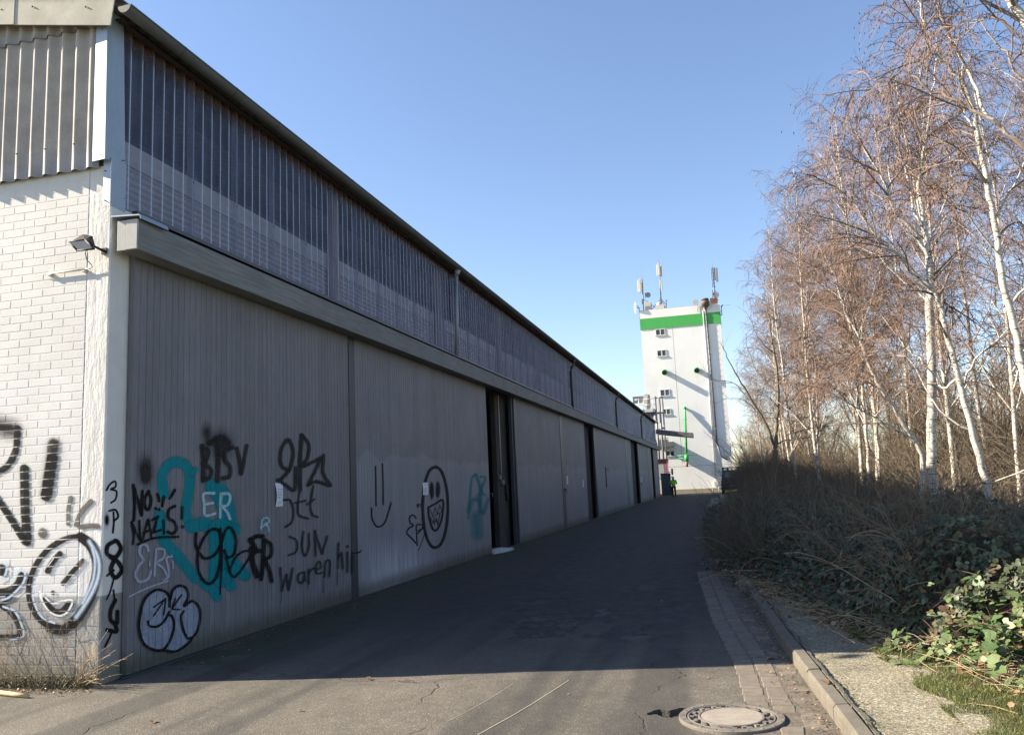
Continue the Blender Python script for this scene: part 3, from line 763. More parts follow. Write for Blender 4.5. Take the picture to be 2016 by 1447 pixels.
# roof
n = int((YE + .35 - 6.46) / WAVE * 10); yy = np.linspace(6.46, YE + .35, n); wv_ = .024 * np.cos(2 * np.pi * yy / WAVE)
for side in (0, 1):
    xsr = np.array([-5.51, -8, -11, ridge_x]) if not side else np.array([ridge_x, -20, -26.2])
    rows = [np.stack([np.full(n, x), yy, float(roof_z(x)) + .052 + wv_], 1) for x in xsr]
    V = np.concatenate(rows); m = len(V); V2 = V.copy(); V2[:, 2] -= .009; K = len(xsr)
    i = (np.arange(K - 1)[:, None] * n + np.arange(n - 1)[None]).ravel(); Fq = np.stack([i, i + 1, i + 1 + n, i + n], 1)
    lo = np.arange(n - 1); npmesh("roof", np.concatenate([V, V2]), [Fq, Fq[:, ::-1] + m, np.stack([lo, lo + 1, lo + 1 + m, lo + m], 1)], FIBRE, wh, smooth=True)
# purlins, fascia and posts under the roof
mb = MB()
mb.box(-5.71, -5.66, 6.72, YE, 6.55, 6.60); 
for x in (-6.6, -8.0, -9.5, -11.2, -13, -14.8): mb.box(x - .05, x + .05, 6.8, YE, float(roof_z(x)) - .16, float(roof_z(x)) + .01)
mb.box(-5.80, -5.66, 6.6, YE, 6.585, 6.60)
mb.build("eaves_timber", DARKTIMBER, wh)
mb = MB(); mb.box(-6.08, -6.00, 6.9, YE, 5.27, 5.52); mb.build("inner_board", INBOARD, wh)
zz = np.linspace(4.40, 5.27, 90); xw = -6.02 + .017 * np.cos(2 * np.pi * zz / .076)
V = np.concatenate([np.stack([xw, np.full(90, y), zz], 1) for y in (6.9, YE)]); i = np.arange(89)
npmesh("inner_sheet", V, [np.stack([i, i + 90, i + 91, i + 1], 1)], INWAVE, wh, smooth=True)
mb = MB()
for y in np.arange(11.85, YE, 5.1): MB().box(-5.98, -5.86, y - .09, y + .09, 4.64, 6.58).build("inner_post", INPOST, wh)

# clerestory in bays
BAYS = [6.715, 17.2, 32.2, 46.4, 61.2, YE - .3]
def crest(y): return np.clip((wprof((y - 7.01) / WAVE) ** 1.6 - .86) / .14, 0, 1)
def csheet(y0, y1, x0, name, mat, z0=4.62, z1=6.585, per=20):
    n = max(8, int((y1 - y0) / WAVE * per)); y = np.linspace(y0, y1, n); x = x0 + .046 * wprof((y - 7.01) / WAVE) ** 1.6
    V = np.concatenate([np.stack([x, y, np.full(n, z)], 1) for z in (z0, z1)]); i = np.arange(n - 1)
    return npmesh(name, V, [np.stack([i, i + 1, i + 1 + n, i + n], 1)], mat, wh, smooth=True, tone=np.concatenate([crest(y)] * 2))
for k, (a, c) in enumerate(zip(BAYS, BAYS[1:])):
    csheet(a, c, SX - .02, "translucent_panel", SHEET, per=20 if k < 2 else 12)
    V = []; Fq = []; y = 7.01 + WAVE * 5 - .05
    while y < c - .1:
        if y > a + .05:
            n = 22; ys_ = np.linspace(y - .02, y + .115, n); x = SX - .014 + .046 * wprof((ys_ - 7.01) / WAVE) ** 1.6; s = len(V)
            for z in (4.615, 6.585):
                V += [(xx_, yy_, z) for xx_, yy_ in zip(x, ys_)]
            Fq += [(s + i, s + i + 1, s + i + 1 + n, s + i + n) for i in range(n - 1)]
        y += WAVE * 5
    npmesh("sheet_overlap", V, [np.array(Fq)], LAP, wh, smooth=True)
mb = MB()
y = 7.01
k = 0
while y < 40:
    if k % 5 == 0 and k: MB().sph((SX + .03, y, 5.30), .010, seg=8).build("screw", SCREW, wh)
    y += WAVE; k += 1
mb = MB(); mb.box(-5.72, -5.655, 6.9, YE - .2, 4.43, 4.628); mb.prism([(-5.66, 6.9, 4.575), (-5.66, 6.9, 4.59), (-5.40, 6.9, 4.468), (-5.40, 6.9, 4.45)], (0, YE - 7.1, 0)); mb.build("sill", SILL, wh)
mb = MB(); mb.prism([(-5.70, 6.57, 4.47), (-5.36, 6.57, 4.447), (-5.36, 6.57, 4.435), (-5.70, 6.57, 4.458)], (0, .42, 0)); mb.prism([(-5.36, 6.57, 4.447), (-5.345, 6.57, 4.40), (-5.35, 6.57, 4.40), (-5.365, 6.57, 4.447)], (0, .42, 0)); mb.build("metal_cap", GALV, wh)

# lintel beam with lit end
beam = MB(); 
for a, c in zip([6.62, 11.95, 22.3, 32.2, 42.5, 52.7, 63], [11.945, 22.295, 32.195, 42.495, 52.695, 62.995, YE + .2]): beam.box(-5.62, -5.40, a, c, 4.105, 4.420, .006)
beam = beam.build("lintel_beam", TIMBER, wh)
mb = MB(); mb.box(-5.53, -5.405, 6.594, 6.618, 4.11, 4.415, .004); mb.box(-5.64, -5.535, 6.601, 6.618, 4.11, 4.415, .003); mb.build("beam_end", ENDGRAIN, beam)

# doors: boards with open grooves
BOARD = .1
def door(y0, y1, mat, x=DX, z1=4.2, seams=(), board=BOARD, groove=.006):
    V = []; Fq = []; y = y0; TN = []; tone = [.5]
    def quad(p): 
        s = len(V); V.extend(p); Fq.append((s, s + 1, s + 2, s + 3)); TN.extend([tone[0]] * 4)
    z0 = .025
    while y < y1 - .001:
        yb = min(y + board, y1); g = groove if yb < y1 - .001 else 0
        if any(abs(yb - sm) < board * .5 for sm in seams): g = groove * 2.2
        d = R.uniform(-.0008, .0008); tone[0] = R.random()
        quad([(x + d, y, z0), (x + d, yb - g, z0), (x + d, yb - g, z1), (x + d, y, z1)])
        if g:
            dp = .009 if g < .01 else .03
            quad([(x + d, yb - g, z0), (x - dp, yb - g * .7, z0), (x - dp, yb - g * .7, z1), (x + d, yb - g, z1)])
            quad([(x - dp, yb - g * .7, z0), (x - dp, yb - g * .3, z0), (x - dp, yb - g * .3, z1), (x - dp, yb - g * .7, z1)])
            quad([(x - dp, yb - g * .3, z0), (x + d, yb, z0), (x + d, yb, z1), (x - dp, yb - g * .3, z1)])
        y = yb
    quad([(x - .055, y0, z0), (x, y0, z0), (x, y0, z1), (x - .055, y0, z1)]); quad([(x, y1, z0), (x - .055, y1, z0), (x - .055, y1, z1), (x, y1, z1)])
    quad([(x, y0, z0), (x - .055, y0, z0), (x - .055, y1, z0), (x, y1, z0)]); quad([(x - .056, y1, z0), (x - .056, y0, z0), (x - .056, y0, z1), (x - .056, y1, z1)])
    return npmesh("sliding_door", V, [np.array(Fq)], mat, wh, tone=TN)
door1 = door(6.86, 11.74, DOORA, seams=(9.36,))
door2 = door(11.97, 19.55, DOORB, seams=(17.0,), board=.105)
door3 = door(22.42, 29.0, DOORC, seams=(24.9,), board=.1)
door4 = door(29.55, 34.5, DOORC, seams=(31.9,), board=.1)
door5 = door(37.5, 49.4, DOORC, seams=(40.2, 46.6), board=.1)
door6 = door(50.2, 52.5, DOORC, board=.1)
door7 = door(57.3, 64.0, DOORC, seams=(61.1,), board=.1)
door8 = door(65.3, 67.3, DOORC, board=.1)
door9 = door(70.1, 74.9, DOORC, seams=(72.6,), board=.1)
for x0, x1, ya, yb in ((-5.75, DX + .012, 11.745, 11.965), (-5.75, DX + .012, 29.02, 29.53), (-5.75, DX + .012, 49.42, 50.18), (-5.75, DX + .012, 64.02, 65.28), (-5.75, -5.66, 22.15, 22.29),
        (-5.72, DX + .02, 22.30, 22.415), (-5.72, DX + .01, 37.1, 37.48), (-5.72, DX + .01, 56.9, 57.28), (-5.72, DX, 67.32, 67.6), (-5.72, DX + .01, 69.7, 70.08)):
    MB().box(x0, x1, ya, yb, 0, 4.2, .004).build("door_post", DARKSTEEL, wh)
mb = MB(); mb.box(-5.66, -5.62, 6.8, YE, 0, .02); mb.build("door_rail", DARKSTEEL, wh)
# latches and small fittings
def latch(parent, px, py, s=1.0):
    p = on_x(px, py, DX + .02); mb = MB(); mb.box(p.x - .018, p.x + .012, p.y - .09 * s, p.y + .09 * s, p.z - .02 * s, p.z + .02 * s, .004)
    mb.cyl((p.x + .01, p.y, p.z), (p.x + .05, p.y, p.z), .014 * s); mb.box(p.x + .035, p.x + .05, p.y - .02, p.y + .05 * s, p.z - .10 * s, p.z + .02, .004); mb.build("latch", DARKSTEEL, parent)
latch(door2, 966, 972, .8); latch(door4, 1113, 963, 1.6); latch(door7, 1263, 951, 2.2); latch(door2, 823.5, 993, .5)
p = on_x(1196, 924, DX); mb = MB(); mb.box(DX - .01, DX + .03, p.y - .5, p.y + .7, p.z - .03, p.z + .03); mb.cyl((DX + .012, 40.3, 1.3), (DX + .012, 40.3, 2.3), .03); mb.build("hasp", DARKSTEEL, door5)

# interior walls, floor, far end
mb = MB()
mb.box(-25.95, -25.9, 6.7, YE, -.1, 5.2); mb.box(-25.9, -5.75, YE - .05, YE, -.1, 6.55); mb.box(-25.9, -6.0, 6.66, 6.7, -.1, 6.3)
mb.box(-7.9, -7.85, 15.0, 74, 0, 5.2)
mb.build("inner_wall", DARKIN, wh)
mb = MB(); mb.prism([(-26, YE, 5.1), (-5.75, YE, 5.1), (-5.75, YE, 6.6), (ridge_x, YE, 8.55), (-26, YE, 6.6)], (0, .06, 0)); mb.box(-26, -5.7, YE, YE + .05, 0, 5.1); mb.build("far_gable", FIBRE, wh)
mb = MB(); mb.box(-26, -5.9, 6.7, YE, -.05, .012); mb.build("floor", CONCRETE, wh)
ips = [MB().box(-6.00, -5.86, a, c, 0, 4.2, .01).build("inner_pillar", DARKPIL, wh) for a, c in ((21.15, 22.28), (35.6, 37.05), (53.6, 56.8), (68.2, 69.6))]
ip = ips[0]
mb = MB(); P = on_x(983, 775, -5.78); Q = on_x(983.5, 918, -5.78); mb.cyl((-5.845, 21.5, 1.95), (-5.845, 21.5, 4.1), .014, n=8); mb.build("conduit", CONDUIT, ip)
mb = MB()
for y, z, w, h in ((21.28, 1.86, .10, .12), (21.55, 1.72, .11, .13)): mb.box(-5.86, -5.80, y - w, y + w, z - h / 2, z + h / 2, .012)
mb.build("switch_box", GREYSTEEL, ip)
mb = MB(); mb.box(-5.86, -5.78, 21.80, 21.98, 1.40, 1.66, .02); mb.cyl((-5.82, 21.92, 1.22), (-5.82, 21.92, 1.42), .05, .03); mb.build("switch_box", BLACKPL, ip)

# gutter with seams, end cap, downpipes
def half_pipe(mb, cx, cz, r, y0, y1, n=14, th=.004):
    A = []; 
    for y in (y0, y1):
        A.append([mb.bm.verts.new((cx + r * math.cos(t), y, cz + r * math.sin(t))) for t in np.linspace(math.pi, 2 * math.pi, n)] + [mb.bm.verts.new((cx + (r - th) * math.cos(t), y, cz + (r - th) * math.sin(t))) for t in np.linspace(2 * math.pi, math.pi, n)])
    m = len(A[0])
    for i in range(m): f = mb.bm.faces.new((A[0][i], A[0][(i + 1) % m], A[1][(i + 1) % m], A[1][i])); f.smooth = True
    mb.bm.faces.new(A[0][:n]); 
    mb.cyl((cx + r, y0, cz), (cx + r, y1, cz), .011, n=8)
GX, GZ, GR = -5.490, 6.61, .074
mb = MB(); half_pipe(mb, GX, GZ, GR, 6.44, YE + .2)
y = 7.3
while y < YE: mb2 = half_pipe(mb, GX, GZ, GR + .004, y, y + .018); y += 1.0
gut = mb.build("gutter", ZINC, wh)
for k, y in enumerate(BAYS[1:5]):
    mb = MB()
    if k == 0:
        mb.cyl((GX - .02, y, GZ - .07), (GX - .05, y, GZ - .20), .075, .05, 12); mb.cyl((GX - .05, y, GZ - .19), (-5.60, y, 4.47), .042, n=12)
    else:
        mb.tube([(GX, y, GZ - .06), (GX, y, GZ - .16), (GX - .03, y, GZ - .24), (-5.64, y, GZ - .42), (-5.66, y, GZ - .52), (-5.66, y, 4.5)], .05, 10)
    dp = mb.build("downpipe", PIPE if k == 0 else ZINC, wh)
# canopy at the far end
mb = MB(); a, b1, c1, d1 = on_y(1291, 845, 75.9), on_y(1364, 852, 75.9), on_y(1364.5, 861, 75.9), on_y(1291, 854, 75.9)
mb.prism([a, b1, c1, d1], (0, .10, 0))
up, lo_ = (b1 - a), (c1 - d1)
mb.prism([a + Vector((0, .1, 0)), b1 + Vector((0, .1, 0)), b1 + Vector((0, .1, -.06)), a + Vector((0, .1, -.06))], (0, 1.6, 0))
mb.prism([a + Vector((0, 1.7, 0)), b1 + Vector((0, 1.7, 0)), c1 + Vector((0, 1.7, 0)), d1 + Vector((0, 1.7, 0))], (0, .1, 0))
mb.build("canopy", CANOPY, wh)

# ------------------------------------------------------------------ graffiti
def paint_mat(name, col, opacity=0.95, rough=0.85, surf=None, blotch=0.1):
    b = NB(name); n = b.noise(30, 3, .6, b.geo()); n2 = b.noise(5, 4, .6, b.geo())
    b.base(b.ramp(b.mix(.5, n, n2), [(0.3, tuple(x * (1 - blotch) for x in col)), (0.7, tuple(min(1, x * (1 + blotch)) for x in col))])).rough(rough)
    b.b.inputs['Specular IOR Level'].default_value = 0.12
    uv = b.n.new("ShaderNodeUVMap"); uv.uv_map = "UVMap"; s = b.n.new("ShaderNodeSeparateXYZ"); b.l(uv.outputs[0], s.inputs[0])
    r0 = s.outputs[0]; r = b.math('ADD', b.math('MULTIPLY', r0, 1.5), b.math('MULTIPLY', b.math('SUBTRACT', n2, 0.5), 0.45)); r = b.math('ADD', r, b.math('MULTIPLY', b.math('SUBTRACT', b.noise(160, 2, .7, b.geo()), 0.5), 0.35))
    m = b.n.new("ShaderNodeMapRange"); m.interpolation_type = 'SMOOTHSTEP'; b.l(r, m.inputs["Value"])
    b.l(b.math('SUBTRACT', 0.96, s.outputs[1]), m.inputs["From Min"]); m.inputs["From Max"].default_value = 1.0; m.inputs["To Min"].default_value = opacity; m.inputs["To Max"].default_value = 0
    a = b.math('MULTIPLY', m.outputs[0], b.ramp(b.noise(11, 4, .7, b.geo((1, 1, .6))), [(0.25, 0.72), (0.5, 1.0)]))
    halo = b.math('MULTIPLY', b.math('SUBTRACT', 1.0, b.step(r0, 0.45, 1.0)), b.math('MULTIPLY', b.step(b.noise(240, 2, .8, b.geo()), 0.42, 0.62), b.math('MULTIPLY', s.outputs[1], 0.75)))
    a = b.math('MAXIMUM', a, halo); X, Y, Z = b.xyz(b.geo())
    if surf:      # let board grooves / brick joints show through
        if surf[0] == 'board':
            fr = b.math('FRACT', b.math('DIVIDE', b.math('SUBTRACT', Y, surf[1]), surf[2])); a = b.math('MULTIPLY', a, b.math('SUBTRACT', 1.0, b.math('MULTIPLY', b.step(fr, 0.925, 0.95), .9)))
        if surf[0] == 'brick':
            fr = b.math('FRACT', b.math('DIVIDE', Z, ROW)); j = b.math('MAXIMUM', b.step(fr, 0.90, 0.93), b.math('SUBTRACT', 1.0, b.step(fr, 0.03, 0.06)))
            j = b.math('MULTIPLY', j, b.math('SUBTRACT', 1.0, b.step(X, -5.986, -5.984))); a = b.math('MULTIPLY', a, b.math('SUBTRACT', 1.0, b.math('MULTIPLY', j, .85)))
    tr = b.n.new("ShaderNodeBsdfTransparent"); mx = b.n.new("ShaderNodeMixShader")
    b.l(a, mx.inputs[0]); b.l(tr.outputs[0], mx.inputs[1]); b.l(b.b.outputs[0], mx.inputs[2]); b.l(mx.outputs[0], b.out.inputs[0])
    return b.m
def cr_spline(P, closed=False, step=3.0):
    P = [np.array(p, float) for p in P]
    if len(P) < 3: 
        n = max(2, int(np.linalg.norm(P[1] - P[0]) / step)); return [P[0] + (P[1] - P[0]) * t for t in np.linspace(0, 1, n)]
    Q = [P[-1]] + P + [P[0], P[1]] if closed else [2 * P[0] - P[1]] + P + [2 * P[-1] - P[-2]]; out = []
    for i in range(1, len(Q) - 2):
        n = max(2, int(np.linalg.norm(Q[i + 1] - Q[i]) / step))
        for k in range(n):
            t = k / n; a, b_, c, d = Q[i - 1], Q[i], Q[i + 1], Q[i + 2]
            out.append(.5 * ((2 * b_) + (c - a) * t + (2 * a - 5 * b_ + 4 * c - d) * t * t + (3 * b_ - a - 3 * c + d) * t ** 3))
    out.append(Q[-2]); return out
class Tag:
    """paint marks laid on one wall plane; strokes are given in photo pixels"""
    def __init__(s, org, sc, proj, base, step=.0004): s.o, s.k, s.pr, s.V, s.F, s.UV, s.lay, s.base, s.dl = org, sc, proj, [], [], [], 0, base, step
    def _v(s, p, r, soft):
        w = s.pr(s.o[0] + p[0] / s.k, s.o[1] + p[1] / s.k, s.base + s.lay * s.dl + (len(s.V) // 3 % 400) * 4e-6); s.V.append(tuple(w)); s.UV.append((r, soft)); return len(s.V) - 1
    def st(s, pts, w, soft=.25, closed=False, sharp=False, taper=1.0):
        P = cr_spline(pts, closed, 5.0) if not sharp else sum([[np.array(a, float) + (np.array(c, float) - np.array(a, float)) * t for t in np.linspace(0, 1, 5)[: (5 if i == len(pts) - 2 else 4)]] for i, (a, c) in enumerate(zip(pts, pts[1:]))], [])
        n = len(P); L = []; hw = w / 2 * (1 + soft * .5) * 1.5
        for i, p in enumerate(P):
            t = P[min(i + 1, n - 1)] - P[max(i - 1, 0)]; l = np.linalg.norm(t); t = t / (l if l else 1); nn = np.array([-t[1], t[0]]); h = hw * (1 + (taper - 1) * i / n)
            L.append((s._v(p + nn * h, 1, soft), s._v(p, 0, soft), s._v(p - nn * h, 1, soft)))
            if i in (0, n - 1) and not closed:
                sg = -1 if i == 0 else 1; a0 = math.atan2(nn[1], nn[0]); prev = L[-1][0]; c = L[-1][1]
                for q in range(1, 6):
                    aa = a0 - sg * math.pi * q / 6; v = s._v(p + np.array([math.cos(aa), math.sin(aa)]) * h, 1, soft); s.F.append((c, prev, v)); prev = v
                s.F.append((c, prev, L[-1][2]))
        for a, b_ in zip(L, L[1:]):
            for k in (0, 1): s.F.append((a[k], a[k + 1], b_[k + 1])); s.F.append((a[k], b_[k + 1], b_[k]))
        s.lay += 1; return s
    def blob(s, c, rx, ry, soft=.4):
        m = s._v(c, 0, soft); r = [s._v((c[0] + 1.5 * rx * math.cos(t), c[1] + 1.5 * ry * math.sin(t)), 1, soft) for t in np.linspace(0, 2 * math.pi, 20, endpoint=False)]
        for i in range(20): s.F.append((m, r[i], r[(i + 1) % 20]))
        s.lay += 1; return s
    def fill(s, pts, soft=.15, r=.3):
        from mathutils.geometry import tessellate_polygon
        P = cr_spline(pts, True, 8.0); ids = [s._v(p, r, soft) for p in P]
        for t in tessellate_polygon([[Vector((p[0], p[1], 0)) for p in P]]): s.F.append(tuple(ids[i] for i in t))
        s.lay += 1; return s
    def out(s, mat, parent, label=None):
        o = npmesh("graffiti", s.V, [np.array(s.F)], mat, parent, uv=s.UV)
        if label: o["label"] = label
        return o
D1 = lambda x, y, d: on_x(x, y, DX + d)
O3, K3 = (240, 820), 2.894
BD1 = ('board', 6.86, .1); BD2 = ('board', 11.97, .105)
P_TEAL = paint_mat("teal_spray", (0.007, 0.225, 0.25), .93, surf=BD1)
P_BLACK = paint_mat("black_spray", (0.012, 0.011, 0.011), .97, surf=BD1)
P_BROWN = paint_mat("faded_black_spray", (0.034, 0.031, 0.029), .93, surf=BD1)
P_LAV = paint_mat("pale_lavender_spray", (0.42, 0.44, 0.52), .75, surf=BD1)
P_CYW = paint_mat("pale_cyan_spray", (0.40, 0.60, 0.64), .85, surf=BD1)
P_SILV = paint_mat("silver_fill_spray", (0.30, 0.33, 0.40), .85, surf=BD1, blotch=.35)
P_MARK = paint_mat("marker_black", (0.035, 0.034, 0.036), .93, surf=BD1)
P_B2 = paint_mat("black_spray_second_door", (0.026, 0.025, 0.026), .95, surf=BD2)
P_T2 = paint_mat("teal_spray_thin", (0.03, 0.22, 0.25), .62, surf=BD2)
P_WB = paint_mat("black_spray_wall", (0.012, 0.011, 0.011), .97, surf=('brick',))
P_WG = paint_mat("grey_spray_wall", (0.13, 0.12, 0.11), .9, surf=('brick',))
P_WL = paint_mat("light_blue_spray_wall", (0.55, 0.66, 0.80), .8, surf=('brick',))
P_WW = paint_mat("white_spray_wall", (0.85, 0.85, 0.85), .8, surf=('brick',))

t = Tag(O3, K3, D1, .0012)
t.st([(238, 440), (232, 330), (285, 262), (355, 272), (385, 330), (380, 430), (365, 520), (372, 580)], 62, .35)
t.st([(215, 560), (235, 690), (330, 810), (420, 920)], 66, .3).st([(400, 330), (420, 300)], 30, .4)
t.st([(395, 625), (470, 612), (540, 640), (630, 640)], 78, .25).st([(520, 400), (560, 440), (590, 520), (600, 600)], 105, .35).st([(640, 640), (600, 740), (640, 830), (700, 900)], 70, .3)
t.st([(560, 650), (570, 800), (560, 900)], 150, .2).st([(470, 950), (520, 990), (545, 1025)], 60, .25).st([(600, 900), (620, 960)], 70, .25).st([(610, 850), (700, 905)], 60, .35)
t.out(P_TEAL, door1, "large teal spray painted figure behind the other tags")
t = Tag(O3, K3, D1, .009)
t.blob((137, 300), 50, 95, .75).blob((137, 330), 36, 62, .4)
t.st([(458, 170), (468, 250), (466, 355)], 32, .4).st([(455, 170), (492, 195), (480, 255), (460, 265)], 24, .4).st([(468, 265), (508, 300), (500, 345), (462, 365)], 24, .4)
t.st([(545, 130), (548, 250), (545, 365)], 30, .45).st([(500, 150), (560, 120), (605, 150)], 40, .6).st([(628, 175), (585, 200), (590, 250), (618, 290), (612, 340), (575, 350)], 26, .4)
t.st([(655, 180), (672, 250), (680, 325)], 22, .4).st([(680, 325), (698, 250), (712, 165)], 22, .4).blob((570, 160), 70, 90, .85).blob((485, 90), 30, 60, .9)
t.out(P_BROWN, door1, "faded black block letters sprayed high on the door")
t = Tag(O3, K3, D1, .004)
for s_ in ([(65, 390), (72, 490), (68, 590)], [(66, 392), (92, 480), (112, 560)], [(112, 560), (114, 480), (118, 425)]): t.st(s_, 19, .2)
t.st([(152, 425), (130, 470), (135, 520), (156, 525), (166, 470), (152, 425)], 19, .2)
for a, c in (((203, 440), (213, 480)), ((240, 455), (231, 508)), ((302, 418), (274, 465))): t.st([a, c], 18, .25)
for c in ((194, 523), (212, 528)): t.blob(c, 11, 11, .3)
for s_ in ([(55, 600), (68, 670), (64, 725)], [(58, 603), (85, 665), (106, 705)], [(106, 705), (102, 650), (100, 592)], [(120, 702), (134, 640), (150, 585)], [(150, 585), (162, 640), (168, 690)], [(125, 660), (165, 645)],
           [(172, 590), (206, 568)], [(206, 568), (180, 660)], [(180, 660), (222, 645)], [(238, 590), (240, 668)], [(345, 515), (343, 580)]): t.st(s_, 14, .2)
t.st([(304, 508), (270, 530), (266, 575), (300, 600), (312, 640), (290, 665), (262, 655)], 17, .2).blob((345, 627), 10, 12, .3)
t.st([(88, 728), (190, 690), (322, 684)], 14, .2)
t.out(P_BLACK, door1, "black words NO NAZIS! underlined")
t = Tag(O3, K3, D1, .012)
for s_ in ([(525, 436), (466, 442), (470, 500), (476, 562), (532, 552)], [(470, 500), (518, 492)], [(560, 575), (562, 500), (566, 440)], [(566, 440), (608, 440), (616, 470), (600, 505), (568, 510)], [(572, 512), (600, 545), (616, 582)]): t.st(s_, 17, .45)
t.out(P_CYW, door1, "pale letters ER on the teal paint")
t = Tag(O3, K3, D1, .013)
t.st([(152, 765), (142, 735), (110, 732), (100, 775), (122, 815), (95, 850), (78, 900), (100, 940), (150, 922), (165, 880)], 16, .35)
t.st([(186, 905), (190, 830), (198, 752)], 14, .35).st([(198, 752), (240, 758), (236, 805), (198, 832), (235, 862), (262, 915)], 14, .35).st([(285, 795), (255, 805), (262, 850), (268, 905), (236, 932)], 13, .35).st([(290, 822), (292, 862)], 9, .35)
t.st([(40, 1026), (130, 982), (262, 934)], 11, .4).st([(160, 820), (158, 850)], 9, .3)
t.out(P_LAV, door1, "pale lavender tag with a line under it")
t = Tag(O3, K3, D1, .014)
t.st([(424, 665), (425, 740), (470, 805), (535, 780), (570, 700), (548, 645), (500, 650), (448, 730), (432, 820), (448, 905), (492, 950), (535, 920), (560, 830), (566, 720), (562, 640)], 17, .15)
t.st([(560, 660), (570, 800), (562, 1010)], 18, .15, taper=.5).st([(568, 720), (590, 650), (620, 632), (652, 700), (640, 780), (605, 800), (585, 760)], 15, .15)
t.st([(595, 790), (612, 870), (640, 912), (690, 860), (735, 780), (700, 765), (650, 800), (612, 880)], 13, .15)
t.st([(735, 700), (770, 680), (805, 682)], 26, .15).st([(735, 700), (760, 760), (740, 800), (770, 905)], 32, .15).st([(735, 750), (785, 765)], 26, .15)
t.st([(812, 700), (806, 820), (795, 925)], 24, .15).st([(812, 700), (850, 730), (850, 790), (812, 815)], 22, .15).st([(815, 815), (840, 870), (856, 935)], 24, .15)
t.out(P_BLACK, door1, "black looping tag running into bold letters ER")
t = Tag(O3, K3, D1, .010)
t.st([(898, 365), (955, 300), (976, 200), (948, 132), (908, 190), (908, 275), (952, 305)], 22, .35).st([(888, 360), (935, 390), (985, 415), (990, 290)], 20, .35)
t.st([(1016, 420), (1014, 280), (1026, 105)], 24, .35).st([(1028, 105), (1066, 160), (1058, 235), (1022, 285), (1080, 262), (1135, 235)], 20, .35).st([(1135, 235), (1096, 320), (1062, 388)], 20, .35).st([(1062, 388), (1110, 370), (1188, 392)], 20, .35).st([(1150, 220), (1148, 320), (1185, 385)], 20, .35)
t.out(P_BROWN, door1, "faded black angular tag above the paper")
t = Tag(O3, K3, D1, .011)
t.st([(922, 475), (960, 478), (978, 540), (968, 600), (932, 628)], 13, .3).st([(1018, 400), (1004, 500), (1010, 560), (1062, 580)], 13, .3).st([(985, 492), (1048, 478)], 12, .3).st([(1092, 395), (1075, 500), (1085, 555), (1116, 572)], 13, .3).st([(1055, 500), (1098, 470)], 12, .3)
t.st([(955, 682), (995, 705), (995, 765), (950, 790)], 12, .25).st([(1036, 655), (1028, 740), (1045, 792), (1066, 740), (1066, 665)], 12, .25).st([(1105, 790), (1100, 650)], 12, .25).st([(1101, 655), (1142, 780)], 12, .25).st([(1142, 780), (1172, 680)], 12, .25)
for s_ in ([(905, 862), (912, 990)], [(912, 990), (938, 900)], [(938, 900), (952, 985)], [(952, 985), (974, 865)]): t.st(s_, 13, .25)
t.st([(1038, 885), (1010, 895), (1005, 930), (1025, 948), (1040, 915), (1040, 880), (1046, 935)], 11, .25).st([(1064, 868), (1066, 950)], 11, .25).st([(1066, 895), (1082, 868), (1100, 862)], 11, .25)
t.st([(1108, 872), (1136, 855), (1125, 822), (1108, 850), (1112, 892), (1142, 888)], 11, .25).st([(1156, 912), (1162, 830), (1186, 822), (1184, 908)], 11, .25)
t.st([(1236, 718), (1232, 860)], 11, .2).st([(1233, 810), (1252, 775), (1260, 862)], 11, .2).st([(1286, 770), (1286, 882)], 11, .2).blob((1286, 738), 9, 12, .3).st([(1314, 785), (1314, 885)], 12, .2)
for a, c in (((912, 990), (906, 1060)), ((1152, 915), (1147, 1000)), ((1232, 862), (1226, 960)), ((1064, 945), (1062, 985))): t.st([a, c], 4, .3)
t.out(P_MARK, door1, "black handwriting Jtt JUN waren hir")
t = Tag(O3, K3, D1, .013)
t.fill([(275, 1055), (240, 1000), (185, 992), (130, 1045), (108, 1120), (104, 1200), (130, 1290), (190, 1325), (245, 1320), (300, 1330), (350, 1300), (395, 1262), (430, 1215), (445, 1130), (425, 1062), (385, 1056), (362, 1066), (378, 1020), (355, 968), (310, 965), (283, 1005)])
t.out(P_SILV, door1, "silver fill of the rounded throw-up letters")
t = Tag(O3, K3, D1, .017)
t.st([(272, 1080), (268, 1020), (235, 990), (185, 990), (130, 1040), (106, 1120), (98, 1205), (125, 1290), (185, 1328), (240, 1322), (278, 1265), (297, 1190), (288, 1140), (272, 1128)], 16, .12)
t.st([(272, 1110), (240, 1165), (200, 1195), (158, 1190), (150, 1165)], 14, .12)
for s_ in ([(182, 1085), (250, 1035)], [(250, 1035), (180, 1135)], [(250, 1045), (238, 1130)], [(342, 1012), (285, 1095)], [(305, 1035), (288, 1085)], [(285, 1095), (330, 1098)]): t.st(s_, 9, .15)
t.st([(276, 1040), (290, 990), (325, 962), (365, 975), (378, 1025), (355, 1078), (400, 1050), (440, 1085), (446, 1150), (425, 1230), (380, 1262), (350, 1210), (338, 1140), (352, 1108)], 15, .12)
t.st([(415, 1240), (375, 1295), (310, 1335), (235, 1332)], 13, .12)
t.out(P_BLACK, door1, "black outline of the rounded throw-up letters")
t = Tag(O3, K3, D1, .0145)
t.fill([(782, 562), (838, 558), (845, 640), (832, 668), (782, 666)], .1).out(paint_mat("grey_poster_remains", (0.24, 0.25, 0.27), .5, surf=BD1), door1, "torn grey poster remains")
t = Tag(O3, K3, D1, .0165); t.st([(795, 640), (800, 590), (830, 575), (838, 600), (810, 612), (832, 625), (838, 655)], 9, .5).st([(790, 630), (830, 612)], 9, .5); t.out(P_CYW, door1)
